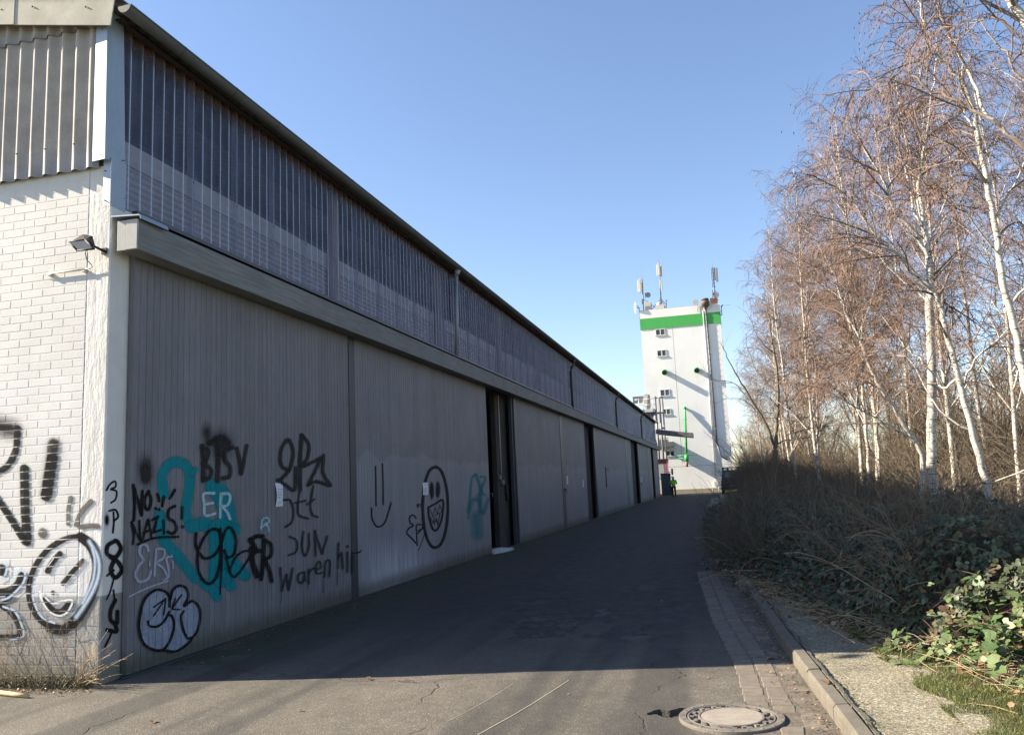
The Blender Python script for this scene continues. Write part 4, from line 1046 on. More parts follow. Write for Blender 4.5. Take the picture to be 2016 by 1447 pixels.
# second door
D2 = lambda x, y, d: on_x(x, y, DX + d)
O4, K4 = (500, 830), 3.877
t = Tag(O4, K4, D2, .0015)
t.st([(927, 342), (930, 480), (932, 640)], 13, .3).st([(980, 322), (985, 480), (987, 632)], 13, .3).st([(897, 662), (902, 740), (942, 800), (1000, 765), (1047, 618)], 14, .25)
t.out(P_B2, door2, "thin black smiling face of two strokes and a curve")
t = Tag(O4, K4, D2, .002)
t.st([(1236, 735), (1215, 712), (1188, 728), (1192, 770), (1215, 792), (1180, 815), (1168, 850), (1205, 890), (1235, 925)], 13, .15).st([(1245, 942), (1242, 860), (1240, 792), (1275, 785), (1290, 805), (1252, 850)], 11, .15).st([(1252, 830), (1298, 810), (1305, 790)], 10, .15).st([(1254, 985), (1280, 920), (1303, 850)], 6, .15)
t.blob((1252, 640), 10, 18, .5)
t.out(P_B2, door2, "small black tag beside the big face")
t = Tag(O4, K4, D2, .004)
pts = [(1380 + 92 * math.sin(a) + (8 if a < math.pi else 0), 652 - 308 * math.cos(a)) for a in np.linspace(0, 2 * math.pi, 17)[:-1]]
t.st(pts + [pts[0]], 23, .2).blob((1357, 525), 19, 80, .25).blob((1404, 518), 20, 72, .25)
t.st([(1330, 655), (1385, 625), (1440, 598), (1443, 680), (1425, 770), (1392, 828), (1362, 810), (1340, 740), (1330, 655)], 17, .2, sharp=False)
for s_ in ([(1345, 735), (1440, 685)], [(1345, 668), (1365, 722), (1382, 650), (1400, 708), (1418, 632), (1436, 680)], [(1352, 745), (1372, 768), (1376, 730)], [(1376, 790), (1392, 730), (1404, 790), (1418, 705)], [(1362, 775), (1398, 755)]): t.st(s_, 6, .2, sharp=True)
t.out(P_B2, door2, "big black outlined face with a toothy grin")
t = Tag(O4, K4, D2, .003)
for s_, w in (([(1636, 735), (1650, 560), (1665, 430), (1700, 400)], 16), ([(1690, 400), (1718, 470), (1730, 560)], 18), ([(1730, 420), (1765, 430), (1740, 520), (1760, 560)], 16), ([(1640, 680), (1665, 605), (1705, 590)], 26), ([(1715, 560), (1725, 640), (1748, 700), (1790, 590)], 26), ([(1735, 480), (1725, 690)], 22), ([(1700, 720), (1705, 860)], 60)):
    t.st(s_, w, .8 if w < 50 else .95)
t.out(P_T2, door2, "thin teal scribble near the door edge")
# stroke running onto the post
t = Tag(O4, K4, lambda x, y, d: on_x(x, y, DX + .012 + d), .0015); t.st([(750, 1002), (785, 1000), (812, 992), (818, 982)], 12, .2); t.out(P_B2, door2)

# wall and pillar front
FP = lambda x, y, d: on_y(x, y, 6.598 - .0015 - d)
O6, K6 = (0, 820), 3.077
t = Tag(O6, K6, FP, .0008)
t.st([(-60, 40), (0, 60), (60, 75)], 90, .95).st([(105, 70), (95, 200), (50, 290), (-20, 340), (-80, 345)], 42, .35).st([(146, 315), (150, 540), (162, 755)], 58, .3).st([(-30, 480), (60, 610), (150, 760)], 42, .3)
t.st([(322, 165), (300, 330), (276, 470)], 72, .55).st([(315, 250), (278, 480)], 66, .2)
t.out(P_WB, brickwall, "big black letter strokes and slash")
t = Tag(O6, K6, FP, .0010); t.blob((258, 705), 34, 38, .3).st([(430, 488), (414, 560), (412, 650)], 26, .35).st([(550, 512), (490, 580), (460, 655)], 30, .35).st([(492, 668), (545, 660), (592, 662)], 32, .35)
t.out(P_WG, pillar, "grey dot and three ray strokes")
t = Tag(O6, K6, FP, .0012)
t.fill([(470, 730), (380, 770), (290, 850), (225, 950), (200, 1080), (230, 1180), (320, 1240), (430, 1210), (510, 1100), (560, 980), (560, 880), (530, 790)], .6, .55)
t.out(paint_mat("white_smiley_fill", (0.72, 0.76, 0.84), .55, surf=('brick',), blotch=.15), brickwall, "pale fill of the sprayed face")
t = Tag(O6, K6, FP, .002)
t.st([(485, 722), (390, 742), (290, 805), (215, 900), (176, 1010), (180, 1120), (225, 1215), (300, 1275)], 34, .35)
t.st([(490, 728), (552, 785), (588, 890), (572, 1010), (530, 1120), (470, 1215), (390, 1285), (305, 1280)], 62, .25)
t.st([(362, 830), (318, 880), (288, 935)], 36, .35).st([(500, 872), (430, 950), (380, 1010)], 30, .3).blob((320, 1066), 18, 18, .4).st([(275, 1110), (310, 1170), (370, 1180), (425, 1130)], 42, .35)
t.out(P_WB, brickwall, "black outline, eyes and mouth of the sprayed smiling face")
t = Tag(O6, K6, FP, .005)
t.st([(540, 755), (592, 850), (598, 950), (565, 1050), (500, 1160), (460, 1215)], 22, .8).st([(560, 800), (575, 880), (560, 1000), (500, 1130)], 16, .8).st([(210, 1000), (200, 1100), (250, 1210), (330, 1250)], 12, .5)
t.st([(0, 882), (40, 895), (30, 960), (-10, 990)], 14, .4).st([(60, 1010), (110, 935), (150, 945), (138, 1010), (60, 1090), (10, 1110)], 14, .4).st([(20, 1150), (90, 1180), (130, 1260), (140, 1330), (60, 1350)], 14, .5)
t.out(P_WL, brickwall, "light blue highlights of the sprayed face and letters")
t = Tag(O6, K6, FP, .007)
t.st([(238, 1055), (258, 1120), (300, 1180), (360, 1205), (410, 1180), (438, 1115), (380, 1115), (320, 1130), (275, 1095)], 12, .35).st([(290, 905), (330, 850)], 6, .4)
t.out(P_WW, brickwall, "white lines of the sprayed mouth")
t = Tag(O6, K6, FP, .0035)
t.blob((8, 930), 34, 46, .3).st([(132, 962), (105, 1020), (50, 1055), (-30, 1065)], 50, .3).st([(60, 1080), (10, 1140)], 34, .35).st([(10, 1145), (70, 1190), (112, 1260), (120, 1320)], 36, .35).st([(-40, 1332), (120, 1328)], 26, .35)
t.out(P_WB, brickwall, "black sprayed letters low on the wall")
SP = lambda x, y, d: on_x(x, y, WX + .0015 + d)
t = Tag(O6, K6, SP, .001)
t.st([(645, 445), (668, 408), (698, 392), (700, 425), (672, 440), (706, 452), (700, 500), (672, 522)], 12, .3).blob((648, 625), 18, 45, .6).st([(662, 570), (700, 565), (716, 605), (690, 632)], 14, .3).st([(688, 580), (690, 640), (684, 702)], 13, .3)
t.st([(700, 750), (655, 780), (650, 830), (700, 850), (732, 800), (712, 755)], 28, .3).st([(670, 850), (715, 880), (738, 930), (700, 975), (672, 930), (690, 870)], 28, .25).st([(690, 930), (650, 962)], 14, .2).st([(690, 980), (668, 1060), (646, 1106)], 11, .2)
t.st([(688, 1050), (694, 1100)], 12, .2).st([(700, 1110), (672, 1170), (672, 1230), (708, 1250), (712, 1180)], 26, .3).st([(700, 1260), (706, 1300), (650, 1290)], 24, .25).st([(680, 1290), (668, 1330), (636, 1394)], 11, .2)
t.out(P_WB, pillar, "vertical row of black scrawled letters on the shaded pillar side")

# ------------------------------------------------------------------ things on the warehouse
def paper(px0, py0, px1, py1, label, curl=.02, tilt=0):
    a = on_x(px0, py0, DX); b_ = on_x(px1, py0, DX); c = on_x(px0, py1, DX)
    ya, yb, zt, zb = a.y, b_.y, a.z, on_x((px0 + px1) / 2, py1, DX).z; n = 10; V = []
    for i in range(n + 1):
        for j in range(5):
            t = i / n; u = j / 4; V.append((DX + .006 + curl * (1 - u) * math.sin(t * 3.0) * (1 if t > .1 else .3) + .012 * t * (1 - t), ya + (yb - ya) * u + tilt * t, zt + (zb - zt) * t))
    i = (np.arange(n)[:, None] * 5 + np.arange(4)[None]).ravel()
    o = npmesh("paper_notice", V, [np.stack([i, i + 1, i + 6, i + 5], 1)], PAPER, smooth=True); tag(o, label, "paper notice", "paper notices on the doors"); return o, ya, yb, zt, zb
b = NB("notice_paper"); b.base(b.ramp(b.noise(20), [(0.3, (0.62, 0.62, 0.66)), (0.7, (0.74, 0.74, 0.78))])).rough(0.8); PAPER = b.m
INK = simple("faded_ink", (0.30, 0.30, 0.36), 0.9, 0, 0.2, 20, bump=0)
for args, seed in ((((541, 951, 556, 997), "long curling white paper notice left of the letters Jtt", .02, .0), 1), (((831, 950, 842, 974), "small white paper notice on the edge of the big grinning face", .008, 0), 2),
             (((1114.5, 937, 1117.5, 953), "narrow white notice beside the door latch past the first opening", .005, 0), 3), (((1146, 945, 1148.5, 959), "narrow white notice near the right edge of the door past the first opening", .005, 0), 4), (((1261.2, 940, 1262.6, 950), "tiny white notice on the far door past the third opening", .003, 0), 5)):
    (q, lab, cu, ti) = args; o, ya, yb, zt, zb = paper(*q, lab, cu, ti); rr = random.Random(seed); V = []; Fq = []
    for k in range(7):
        z = zt + (zb - zt) * (.15 + .11 * k); w = (yb - ya); x = DX + .012 + cu * .9
        if rr.random() < .2: continue
        L = rr.uniform(.3, .75); s = len(V); V += [(x, ya + w * .15, z), (x, ya + w * (.15 + L), z), (x, ya + w * (.15 + L), z - .008), (x, ya + w * .15, z - .008)]; Fq.append((s, s + 1, s + 2, s + 3))
    npmesh("print_lines", V, [np.array(Fq)], INK, o)

# floodlight
fp = on_y(165, 478, 6.33)
fl = empty("floodlight", fp, "black wedge shaped floodlight on a bracket at the sunlit brick corner", "floodlight")
c = on_y(160, 478, 6.30)
def P(px, py, y): return on_y(px, py, 6.575 - (6.575 - y) * .5)
# rear housing tapered towards the wall, front frame facing down and out
fr_ = [P(135, 477, 6.20), P(153, 494, 6.12), P(186, 491, 6.16), P(168, 473, 6.24)]       # glass corners
bk = [P(163, 460, 6.36), P(160, 484, 6.40), P(188, 486, 6.42), P(184, 464, 6.38)]
mb = MB(); A = [mb.bm.verts.new(v) for v in fr_]; B = [mb.bm.verts.new(v) for v in bk]
mb.bm.faces.new(A); mb.bm.faces.new(B[::-1])
for i in range(4): mb.bm.faces.new((A[i], A[(i + 1) % 4], B[(i + 1) % 4], B[i]))
bmesh.ops.bevel(mb.bm, geom=list(mb.bm.edges), offset=.010, segments=2, affect='EDGES')
fq = sum(fr_, Vector()) / 4; bq = sum(bk, Vector()) / 4; nrm = (fr_[1] - fr_[0]).cross(fr_[3] - fr_[0]).normalized(); nrm = nrm if nrm.dot(fq - bq) > 0 else -nrm
mb.build("housing", BLACKPL, fl)
mb = MB(); 
for i in range(4):
    a_, b_ = fr_[i] * 1.0, fr_[(i + 1) % 4] * 1.0; mb.cyl(a_ + nrm * .004, b_ + nrm * .004, .009, n=8)
mb.build("frame", BLACKPL, fl)
mb = MB(); mb.prism([fq + (v - fq) * .90 + nrm * .003 for v in fr_], nrm * .004); mb.build("glass", LAMPGLASS, fl)
mb = MB(); mb.cyl(P(183, 484, 6.40), P(199, 492, 6.50), .012, n=8); mb.cyl(P(199, 492, 6.50), P(204, 494, 6.60), .014, n=8); mb.box(P(204, 494, 6.59).x - .03, P(204, 494, 6.59).x + .03, 6.585, 6.60, P(204, 494, 6.59).z - .03, P(204, 494, 6.59).z + .03); mb.build("bracket", BLACKPL, fl)
mb = MB(); mb.tube([P(170, 488, 6.40), P(168, 500, 6.44), P(171, 512, 6.50), P(179, 520, 6.56), P(182, 526, 6.575), P(176, 529, 6.578), P(166, 530.5, 6.58)], .0055, 8); mb.build("cable", ANTG, fl)
mb = MB(); mb.tube([P(92, 539.5, 6.578), P(130, 535, 6.578), P(167, 530.5, 6.578)], .009, 8)
for px, py in ((98, 540), (165, 532)): q = P(px, py, 6.585); mb.box(q.x - .02, q.x + .02, 6.57, 6.60, q.z - .018, q.z + .012, .003)
mb.tube([P(93, 539, 6.578), P(87, 540, 6.58), P(82, 541, 6.59)], .004, 6); mb.build("conduit", CONDUIT, fl)

# ------------------------------------------------------------------ tower
TY = 84.0
TL, TR = -7.15, 0.93
def T(px, py, y=TY): return on_y(px, py, y)
tw = empty("silo_tower", ((TL + TR) / 2, TY + 4, 0), "tall white tower with a green band near its flat top at the lane's end", "tower")
TOP = T(1340, 606).z + .05
gb, gt = T(1340, 643).z, T(1340, 621).z
mb = MB(); mb.box(TL, TR, TY, TY + 9, -.3, TOP - .35); towerwall = mb.build("wall", TOWERW, tw)
mb = MB(); mb.box(TL - .04, TR + .04, TY - .04, TY + 9.04, gt, TOP); mb.build("parapet", TOWERW, tw)
mb = MB(); mb.box(TL - .05, TR + .05, TY - .05, TY + 9.05, gb, gt); mb.build("green_band", TGREEN, tw)
mb = MB(); mb.box(TL - .03, TR + .03, TY - .03, TY + 9.03, TOP, TOP + .05); mb.build("roof_trim", LIGHTSTEEL, tw)
mb = MB(); mb.box(TL - .02, TR + .02, TY - .03, TY + 9, -.3, .42); mb.build("plinth", PLINTH, tw)
for a, c, d, e in ((1291, 649.5, 1309, 658.5), (1294, 690.5, 1311.5, 700), (1300, 768, 1318, 778), (1304, 806, 1320, 815), (1311.5, 888.5, 1327.5, 896.5)):
    p, q = T(a, c), T(d, e); x0, x1, z0, z1 = p.x, q.x, (q.z), p.z
    mb = MB(); w = .045
    for bx in ((x0 - w, x1 + w, z1 - .02, z1 + w), (x0 - w, x0 + .02, z0, z1 - .02), (x1 - .02, x1 + w, z0, z1 - .02), ((x0 + x1) / 2 - .05, (x0 + x1) / 2 + .05, z0, z1 - .02)): mb.box(bx[0], bx[1], TY - .05, TY - .002, bx[2], bx[3])
    wf = mb.build("window", WFRAME, tw); mb = MB(); mb.box(x0 - w - .06, x1 + w + .08, TY - .09, TY - .002, z0 - .09, z0); mb.build("sill", WFRAME, wf)
    mb = MB(); mb.box(x0 + .02, (x0 + x1) / 2 - .05, TY - .02, TY - .004, z0, z1 - .02); mb.box((x0 + x1) / 2 + .05, x1 - .02, TY - .02, TY - .004, z0, z1 - .02); mb.build("pane", GLASS, wf)
p, q = T(1331, 660), T(1338, 925)
MB().box((p.x + q.x) / 2 - .015, (p.x + q.x) / 2 + .015, TY - .004, TY - .001, 3.0, gb).build('panel_joint', PLINTH, tw)
MB().box(TL + .02, TR - .02, TY - .004, TY - .001, T(1345, 918).z - .015, T(1345, 918).z + .015).build('panel_joint', PLINTH, tw)
# stub outlets of green duct
for px, py, r in ((1309, 733.5, .27), (1372, 729.5, .27)):
    q = T(px, py); L = .78; mb = MB(); a = Vector((q.x, TY, q.z + .08)); b_ = Vector((q.x, TY - L, q.z - .10)); mb.tube([a, b_], r, 20)
    o = mb.build("green_duct", PGREEN, tw); d = (b_ - a).normalized(); mb = MB(); mb.cyl(b_ + d * .001, b_ + d * .012, r * .88, n=20); mb.build("duct_mouth", BLACKPL, o)
# green loading spout swinging out from the wall
a = T(1348, 803); mb = MB(); a0 = Vector((a.x, TY, a.z)); a1 = Vector((a.x, TY - .18, a.z - .05)); e1 = on_y(1351.5, 893, TY - 1.5)
mb.tube([a0, a1, a1 + Vector((0, -.06, -.2)), e1], .115, 12)
for t_ in (.25, .5, .75): q = a1.lerp(e1, t_); mb.tube([q, q + (e1 - a1).normalized() * .07], .14, 12)
sp = mb.build("green_spout", PGREEN, tw); mb = MB(); mb.sph(a1 + Vector((0, 0, .03)), .17, seg=12); n0 = on_y(1351.5, 895, TY - 1.5); n1 = on_y(1352, 908, TY - 1.55); mb.tube([n0, n1], .20, 14); mb.build("spout_joint", PGREEN, sp)
mb = MB(); mb.tube([n1, on_y(1352.5, 919, TY - 1.55)], [.15, .13], 14); mb.build("spout_nozzle", simple("rubber_hose", (0.22, 0.14, 0.10), 0.9, 0, .2, 8), sp)
h0, h1 = on_y(1334, 897, TY - 1.5), on_y(1371, 896, TY - 1.5); mb = MB(); mb.cyl(h0, h1, .03, n=8); mb.box(h1.x - .08, h1.x + .1, h1.y - .08, h1.y + .08, h1.z - .09, h1.z + .09); h2 = on_y(1333, 900.5, TY - .6); mb.cyl(h2, on_y(1350, 903, TY - 1.5), .03, n=8); mb.box(h2.x - .12, h2.x + .06, h2.y - .08, h2.y + .08, h2.z - .05, h2.z + .07); mb.build("spout_handle", PGREEN, sp)
# vertical elevator duct with couplings, drain pipe, junction box
mb = MB(); d0, d1 = on_y(1388.5, 603, TY - .09), on_y(1411.5, 872, TY - .09); d2 = on_y(1419, 898, TY - .09); mb.tube([d0, d1], .08, 12)
for k in range(24):
    q = d0.lerp(d1, k / 24 + .02); mb.tube([q, q + Vector((0, 0, -.06))], .105, 12)
mb.tube([d1, d2, on_y(1432, 905, TY - .09)], .08, 12); mb.build("duct_riser", GREYSTEEL, tw)
mb = MB(); mb.tube([on_y(1384, 612, TY - .07), on_y(1410, 950, TY - .07)], .055, 8); mb.build("drain_pipe", LIGHTSTEEL, tw)
mb = MB(); q = on_y(1388.5, 597, TY - .45); mb.sph(q, .46, (1, 1, .88), 20); mb.cyl(q + Vector((0, 0, .30)), q + Vector((0, 0, .47)), .40, .34, 20); mb.cyl(q + Vector((0, 0, -.5)), q + Vector((0, 0, -.2)), .16, .30, 16); mb.build("cyclone", simple("brown_weathered_steel", (0.13, 0.085, 0.065), .7, .2, .5, 2), tw)
mb = MB(); q = on_y(1410, 952, TY - .2); mb.box(q.x - .2, q.x + .2, q.y - .15, q.y + .2, q.z - .22, q.z + .22, .02); mb.build("junction_box", BEIGE, tw)
mb = MB(); q0 = on_y(1402.5, 957, TY - .9); q1 = on_y(1415, 957, TY - .9)
for q in (q0, q1): mb.cyl((q.x, q.y, -.05), (q.x, q.y, q.z), .03, n=8)
mb.cyl(q0, q1, .03, n=8); mb.build("guard_rail", LIGHTSTEEL, tw)
# loading balcony on the wall
mb = MB(); q = on_y(1326, 869, TY - 1.15); w0 = on_y(1290, 869, TY - 1.15).x; mb.box(w0, q.x, TY - 1.15, TY, q.z - .48, q.z, .01); mb.build("balcony", GREYSTEEL, tw)
mb = MB(); zt = q.z + .38
for x in np.linspace(w0 + .05, q.x - .5, 4): mb.cyl((x, TY - 1.1, q.z), (x, TY - 1.1, zt), .025, n=6)
mb.cyl((w0, TY - 1.1, zt), (q.x - .48, TY - 1.1, zt), .03, n=6); mb.box(w0 + .3, q.x - .6, TY - .9, TY - .3, q.z, q.z + .28, .02); mb.build("balcony_rail", GREYSTEEL, tw)

# steel elevator gantry
ga = empty("steel_gantry", (-6.2, 79.5, 0), "grey steel gantry with railed platform and filter box behind the warehouse's far end", "gantry")
GY = 79.5
def G(zx, zy, y=GY): return on_y(1230 + zx / 9.047, 760 + zy / 9.047, y)
def seg(mb, p, q, w): mb.cyl(p, q, w, n=8)
mb = MB()
for a, c, r in (((538, 185), (600, 1290), .10), ((612, 205), (683, 1290), .10), ((668, 205), (740, 1290), .07)): p, q = G(*a), G(*c); mb.cyl(p, (p.x, GY, 0), r, n=8)
seg(mb, G(560, 212), G(685, 202), .07); seg(mb, G(555, 485), G(690, 478), .09); seg(mb, G(600, 755), G(720, 745), .09); seg(mb, G(350, 480), G(350, 1200), .08); seg(mb, G(500, 480), G(510, 1200), .05)
mb.build("columns", GREYSTEEL, ga)
mb = MB(); p, q = G(285, 430), G(545, 465); mb.box(p.x, q.x, GY - .6, GY + 1.4, q.z, p.z, .01); mb.build("platform", LIGHTSTEEL, ga)
mb = MB(); mb.prism([G(320, 470), G(540, 465), G(545, 500), G(470, 560), G(395, 530)], (0, .5, 0)); mb.build("platform_bracket", GREYSTEEL, ga)
mb = MB()
for zy in (225, 330): seg(mb, G(175, zy + 20, GY - .6), G(335, zy + 8, GY - .6), .028); seg(mb, G(335, zy + 8, GY - .6), G(540, zy - 5, GY - .6), .028)
for zx in (248, 330, 500): seg(mb, G(zx, 225, GY - .6), G(zx, 445, GY - .6), .028)
mb.build("railing", LIGHTSTEEL, ga)
mb = MB(); mb.prism([G(340, 155), G(375, 140), G(430, 150), G(445, 350), G(410, 400), G(365, 400), G(335, 350)], (0, .7, 0)); mb.build("filter_box", BEIGE, ga)
mb = MB(); mb.prism([G(412, 148, GY - .02), G(440, 160, GY - .02), G(455, 350, GY - .02), G(440, 412, GY - .02), G(390, 412, GY - .02)], (0, .5, 0)); mb.build("filter_motor", GREYSTEEL, ga)
mb = MB(); mb.prism([G(138, 190, GY + .4), G(335, 175, GY + .4), G(335, 300, GY + .4), G(148, 315, GY + .4)], (0, .08, 0)); mb.build("sheet_screen", GREYSTEEL, ga)

# office container and gate beside the far end
oc = empty("site_cabin", (-6.3, 79.6, 0), "small white and dark red cabin squeezed between the warehouse end and the tower", "cabin")
cx1 = on_y(1314, 930, 78.2).x; cz = on_y(1305, 905, 78.2).z
mb = MB(); mb.box(-8.2, cx1, 78.2, 80.2, .05, cz); mb.build("body", CWHITE, oc)
mb = MB()
for x0, x1, z0, z1 in ((-8.2, cx1 + .02, cz - .35, cz - .02), (cx1 - .16, cx1 + .02, .1, cz - .35), (-8.2, cx1 - .16, .05, .2)): mb.box(x0, x1, 78.16, 78.198, z0, z1)
mb.box(cx1 + .002, cx1 + .03, 78.1, 80.3, cz - .3, cz); mb.build("frame_trim", CRED, oc)
mb = MB(); mb.box(-8.3, cx1 + .12, 78.05, 80.4, cz, cz + .08); mb.build("roof", DARKSTEEL, oc)
mb = MB(); mb.box(cx1 - .95, cx1 - .3, 78.17, 78.198, 1.6, cz - .45); mb.build("window", simple("cabin_pane", (0.45, 0.45, 0.46), .3), oc)
q = on_y(1323.5, 928, 78.3); mb = MB(); mb.box(q.x - .1, q.x + .08, 78.2, 78.4, q.z - .32, q.z + .28, .05); mb.box(cx1, q.x, 78.3, 78.34, q.z - .05, q.z); mb.build("wall_lamp", BLACKPL, oc)
gt_ = empty("metal_gate", (-5.2, 76.4, 0), "dark grey sheet metal gate panel beside the far warehouse corner", "gate")
x0, x1, zt = -5.62, on_y(1320.5, 950, 76.4).x, on_y(1310, 932, 76.4).z
mb = MB(); mb.box(x0, x1, 76.40, 76.44, .05, zt); mb.build("panel", GATE, gt_)
mb = MB(); mb.box(x0 - .02, x1 + .03, 76.38, 76.398, zt - .06, zt + .02); mb.box(x1 - .05, x1 + .03, 76.37, 76.45, 0, zt - .06); mb.box(x0, x1 - .05, 76.37, 76.398, .08, .15); mb.build("frame", DARKSTEEL, gt_)

# ------------------------------------------------------------------ antennas on the tower roof
AY = TY + 1.2
def Q(zx, zy, y=AY): return on_y(1240 + zx / 11.13, 510 + zy / 11.13, y)
def Q2(zx, zy, y=AY): return on_y(1340 + zx / 11.13, 510 + zy / 11.13, y)
def mast(name, label, base, top, braces, panels, extra=None):
    e = empty(name, (base.x, base.y, base.z), label, "antenna mast", "antenna masts on the tower roof")
    mb = MB(); mb.cyl((base.x, base.y, TOP - .3), top, .075, .05, 10); mb.cyl(top, top + Vector((0, 0, 1.1)), .012, .006, 6)
    for k in range(10): q = base.lerp(top, k / 10 + .04); mb.cyl(q + Vector((-.1, 0, 0)), q + Vector((.14, .02, 0)), .018, n=6)
    mb.build("pole", GREYSTEEL, e)
    for p, q, w, m in panels:
        mb = MB(); w *= .75; mb.box(min(p.x, q.x) - w / 2, max(p.x, q.x) + w / 2, p.y - .09, p.y + .09, min(p.z, q.z), max(p.z, q.z), .04); mb.build("panel_antenna", m, e)
    for p, q in braces: mb = MB(); mb.cyl(p, q, .03, n=6); mb.build("brace", DARKSTEEL, e)
    return e
def dish(e, c, r, d=(0, -1, 0), m=ANTG):
    d = Vector(d).normalized(); mb = MB(); mb.cyl(c, c + d * .06, r * .75, r, 20); mb.cyl(c - d * .12, c, .05, r * .5, 12); mb.build("dish", m, e)
m1 = mast("antenna_mast", "left short rooftop mast with two cream panels and a round dish", Q(300, 1130), Q(270, 440), [(Q(300, 885), Q(470, 985)), (Q(470, 1000), Q(600, 1090, AY - .3))],
          [(Q(178, 480, AY - .15), Q(190, 740, AY - .15), .14, ANTW), (Q(222, 440, AY - .3), Q(235, 735, AY - .3), .3, ANTW), (Q(262, 470, AY + .2), Q(275, 690, AY + .2), .14, ANTG), (Q(262, 880, AY), Q(268, 990, AY), .1, GREYSTEEL)])
dish(m1, Q(396, 793), .30); mb = MB(); seg(mb, Q(335, 800), Q(380, 795), .03); seg(mb, Q(335, 740), Q(342, 860), .03); mb.build("dish_arm", GREYSTEEL, m1)
m2 = mast("antenna_mast", "tall central rooftop mast with cream panels at its tip", Q(690, 1100), Q(640, 110), [(Q(665, 895), Q(470, 1115)), (Q(700, 890), Q(800, 1010)), (Q(690, 900), Q(790, 1090))],
          [(Q(592, 130, AY - .2), Q(605, 385, AY - .2), .12, ANTW), (Q(632, 95, AY - .35), Q(648, 360, AY - .35), .26, ANTW), (Q(680, 135, AY - .1), Q(690, 390, AY - .1), .16, ANTW), (Q(692, 460, AY - .1), Q(700, 700, AY - .1), .12, ANTW)])
m3 = mast("antenna_mast", "right rooftop mast on a rusty base with grey panels", Q2(770, 960), Q2(700, 180), [(Q2(720, 800), Q2(610, 965)), (Q2(780, 900), Q2(830, 900, AY - .2))],
          [(Q2(668, 190, AY), Q2(690, 620, AY), .06, ANTG), (Q2(738, 190, AY - .15), Q2(755, 470, AY - .15), .13, DARKSTEEL), (Q2(785, 195, AY - .2), Q2(792, 500, AY - .2), .22, ANTG), (Q2(690, 680, AY), Q2(700, 790, AY), .16, ANTG)])
dish(m3, Q2(770, 790), .34); mb = MB(); p, q = Q2(640, 905), Q2(815, 985); mb.box(p.x, q.x, AY - .5, AY + .7, TOP - .1, p.z + .1, .02); mb.build("rusty_base", RUST, m3)
def rooftop(name, label, cat): return empty(name, (TL + 1, AY, TOP), label, cat)
e = rooftop("roof_cabinet", "beige equipment cabinet on the tower roof beside the left mast", "equipment cabinet"); mb = MB(); p, q = Q(320, 965), Q(480, 1115); mb.box(p.x, q.x, AY - .3, AY + .6, TOP - .05, p.z, .03); mb.build("body", BEIGE, e); mb = MB(); mb.box(p.x + .05, q.x - .05, AY - .32, AY - .301, TOP + .12, (TOP + p.z) / 2 + .1); mb.build("door", ANTG, e)
e = rooftop("roof_cabinet", "low equipment box on the tower roof under the central mast", "equipment cabinet"); mb = MB(); p, q = Q(570, 1030), Q(760, 1095); mb.box(p.x, q.x, AY - .3, AY + .6, TOP - .05, p.z + .02, .03); mb.build("body", BEIGE, e); mb = MB(); mb.sph((p.x + .35, AY, p.z + .1), .3, seg=12); mb.build("vent_dome", BEIGE, e)
e = empty("satellite_dish", Q(130, 1070), "side-on dish on an arm at the left top edge of the tower", "satellite dish", "dishes on the tower edge"); dish(e, Q(130, 1070, TY + .3), .62, (-.95, -.3, 0)); mb = MB(); seg(mb, Q(150, 1020, TY + .3), Q(205, 1070, TY + .3), .03); seg(mb, Q(205, 1070, TY + .3), Q(212, 1310, TY + .3), .035); seg(mb, Q(150, 1078, TY + .3), Q(205, 1076, TY + .3), .03); mb.build("arm", PGREEND, e)
e = empty("satellite_dish", Q2(335, 950), "round grey dish on a bent arm left of the rusty cyclone", "satellite dish", "dishes on the tower edge"); dish(e, Q2(335, 950, TY - .3), .30, (-.2, -1, 0)); mb = MB(); seg(mb, Q2(345, 960, TY - .2), Q2(372, 1010, TY - .1), .03); seg(mb, Q2(372, 1010, TY - .1), Q2(378, 1160, TY - .1), .03); mb.build("arm", GREYSTEEL, e)
e = empty("rod_antenna", Q2(900, 1100), "small rod antenna bracket on the right top edge of the tower", "antenna"); mb = MB(); seg(mb, Q2(855, 1235, TY + .3), Q2(905, 1235, TY + .3), .04); seg(mb, Q2(905, 1235, TY + .3), Q2(890, 1020, TY + .3), .04); seg(mb, Q2(890, 1060, TY + .3), Q2(925, 1000, TY + .3), .05); seg(mb, Q2(930, 1020, TY + .3), Q2(1080, 1005, TY + .3), .012); seg(mb, Q2(855, 1130, TY + .3), Q2(900, 1130, TY + .3), .03); mb.build("rods", GREYSTEEL, e)
e = empty("rod_antenna", Q(797, 1000), "thin dark sensor post on the tower roof right of the central mast", "antenna"); mb = MB(); seg(mb, Q(800, 1100), Q(797, 905), .04); 
for zy in (910, 945, 990): mb.box(Q(785, zy).x, Q(812, zy).x, AY - .05, AY + .05, Q(790, zy).z - .03, Q(790, zy).z + .06)
mb.build("post", GREYSTEEL, e)

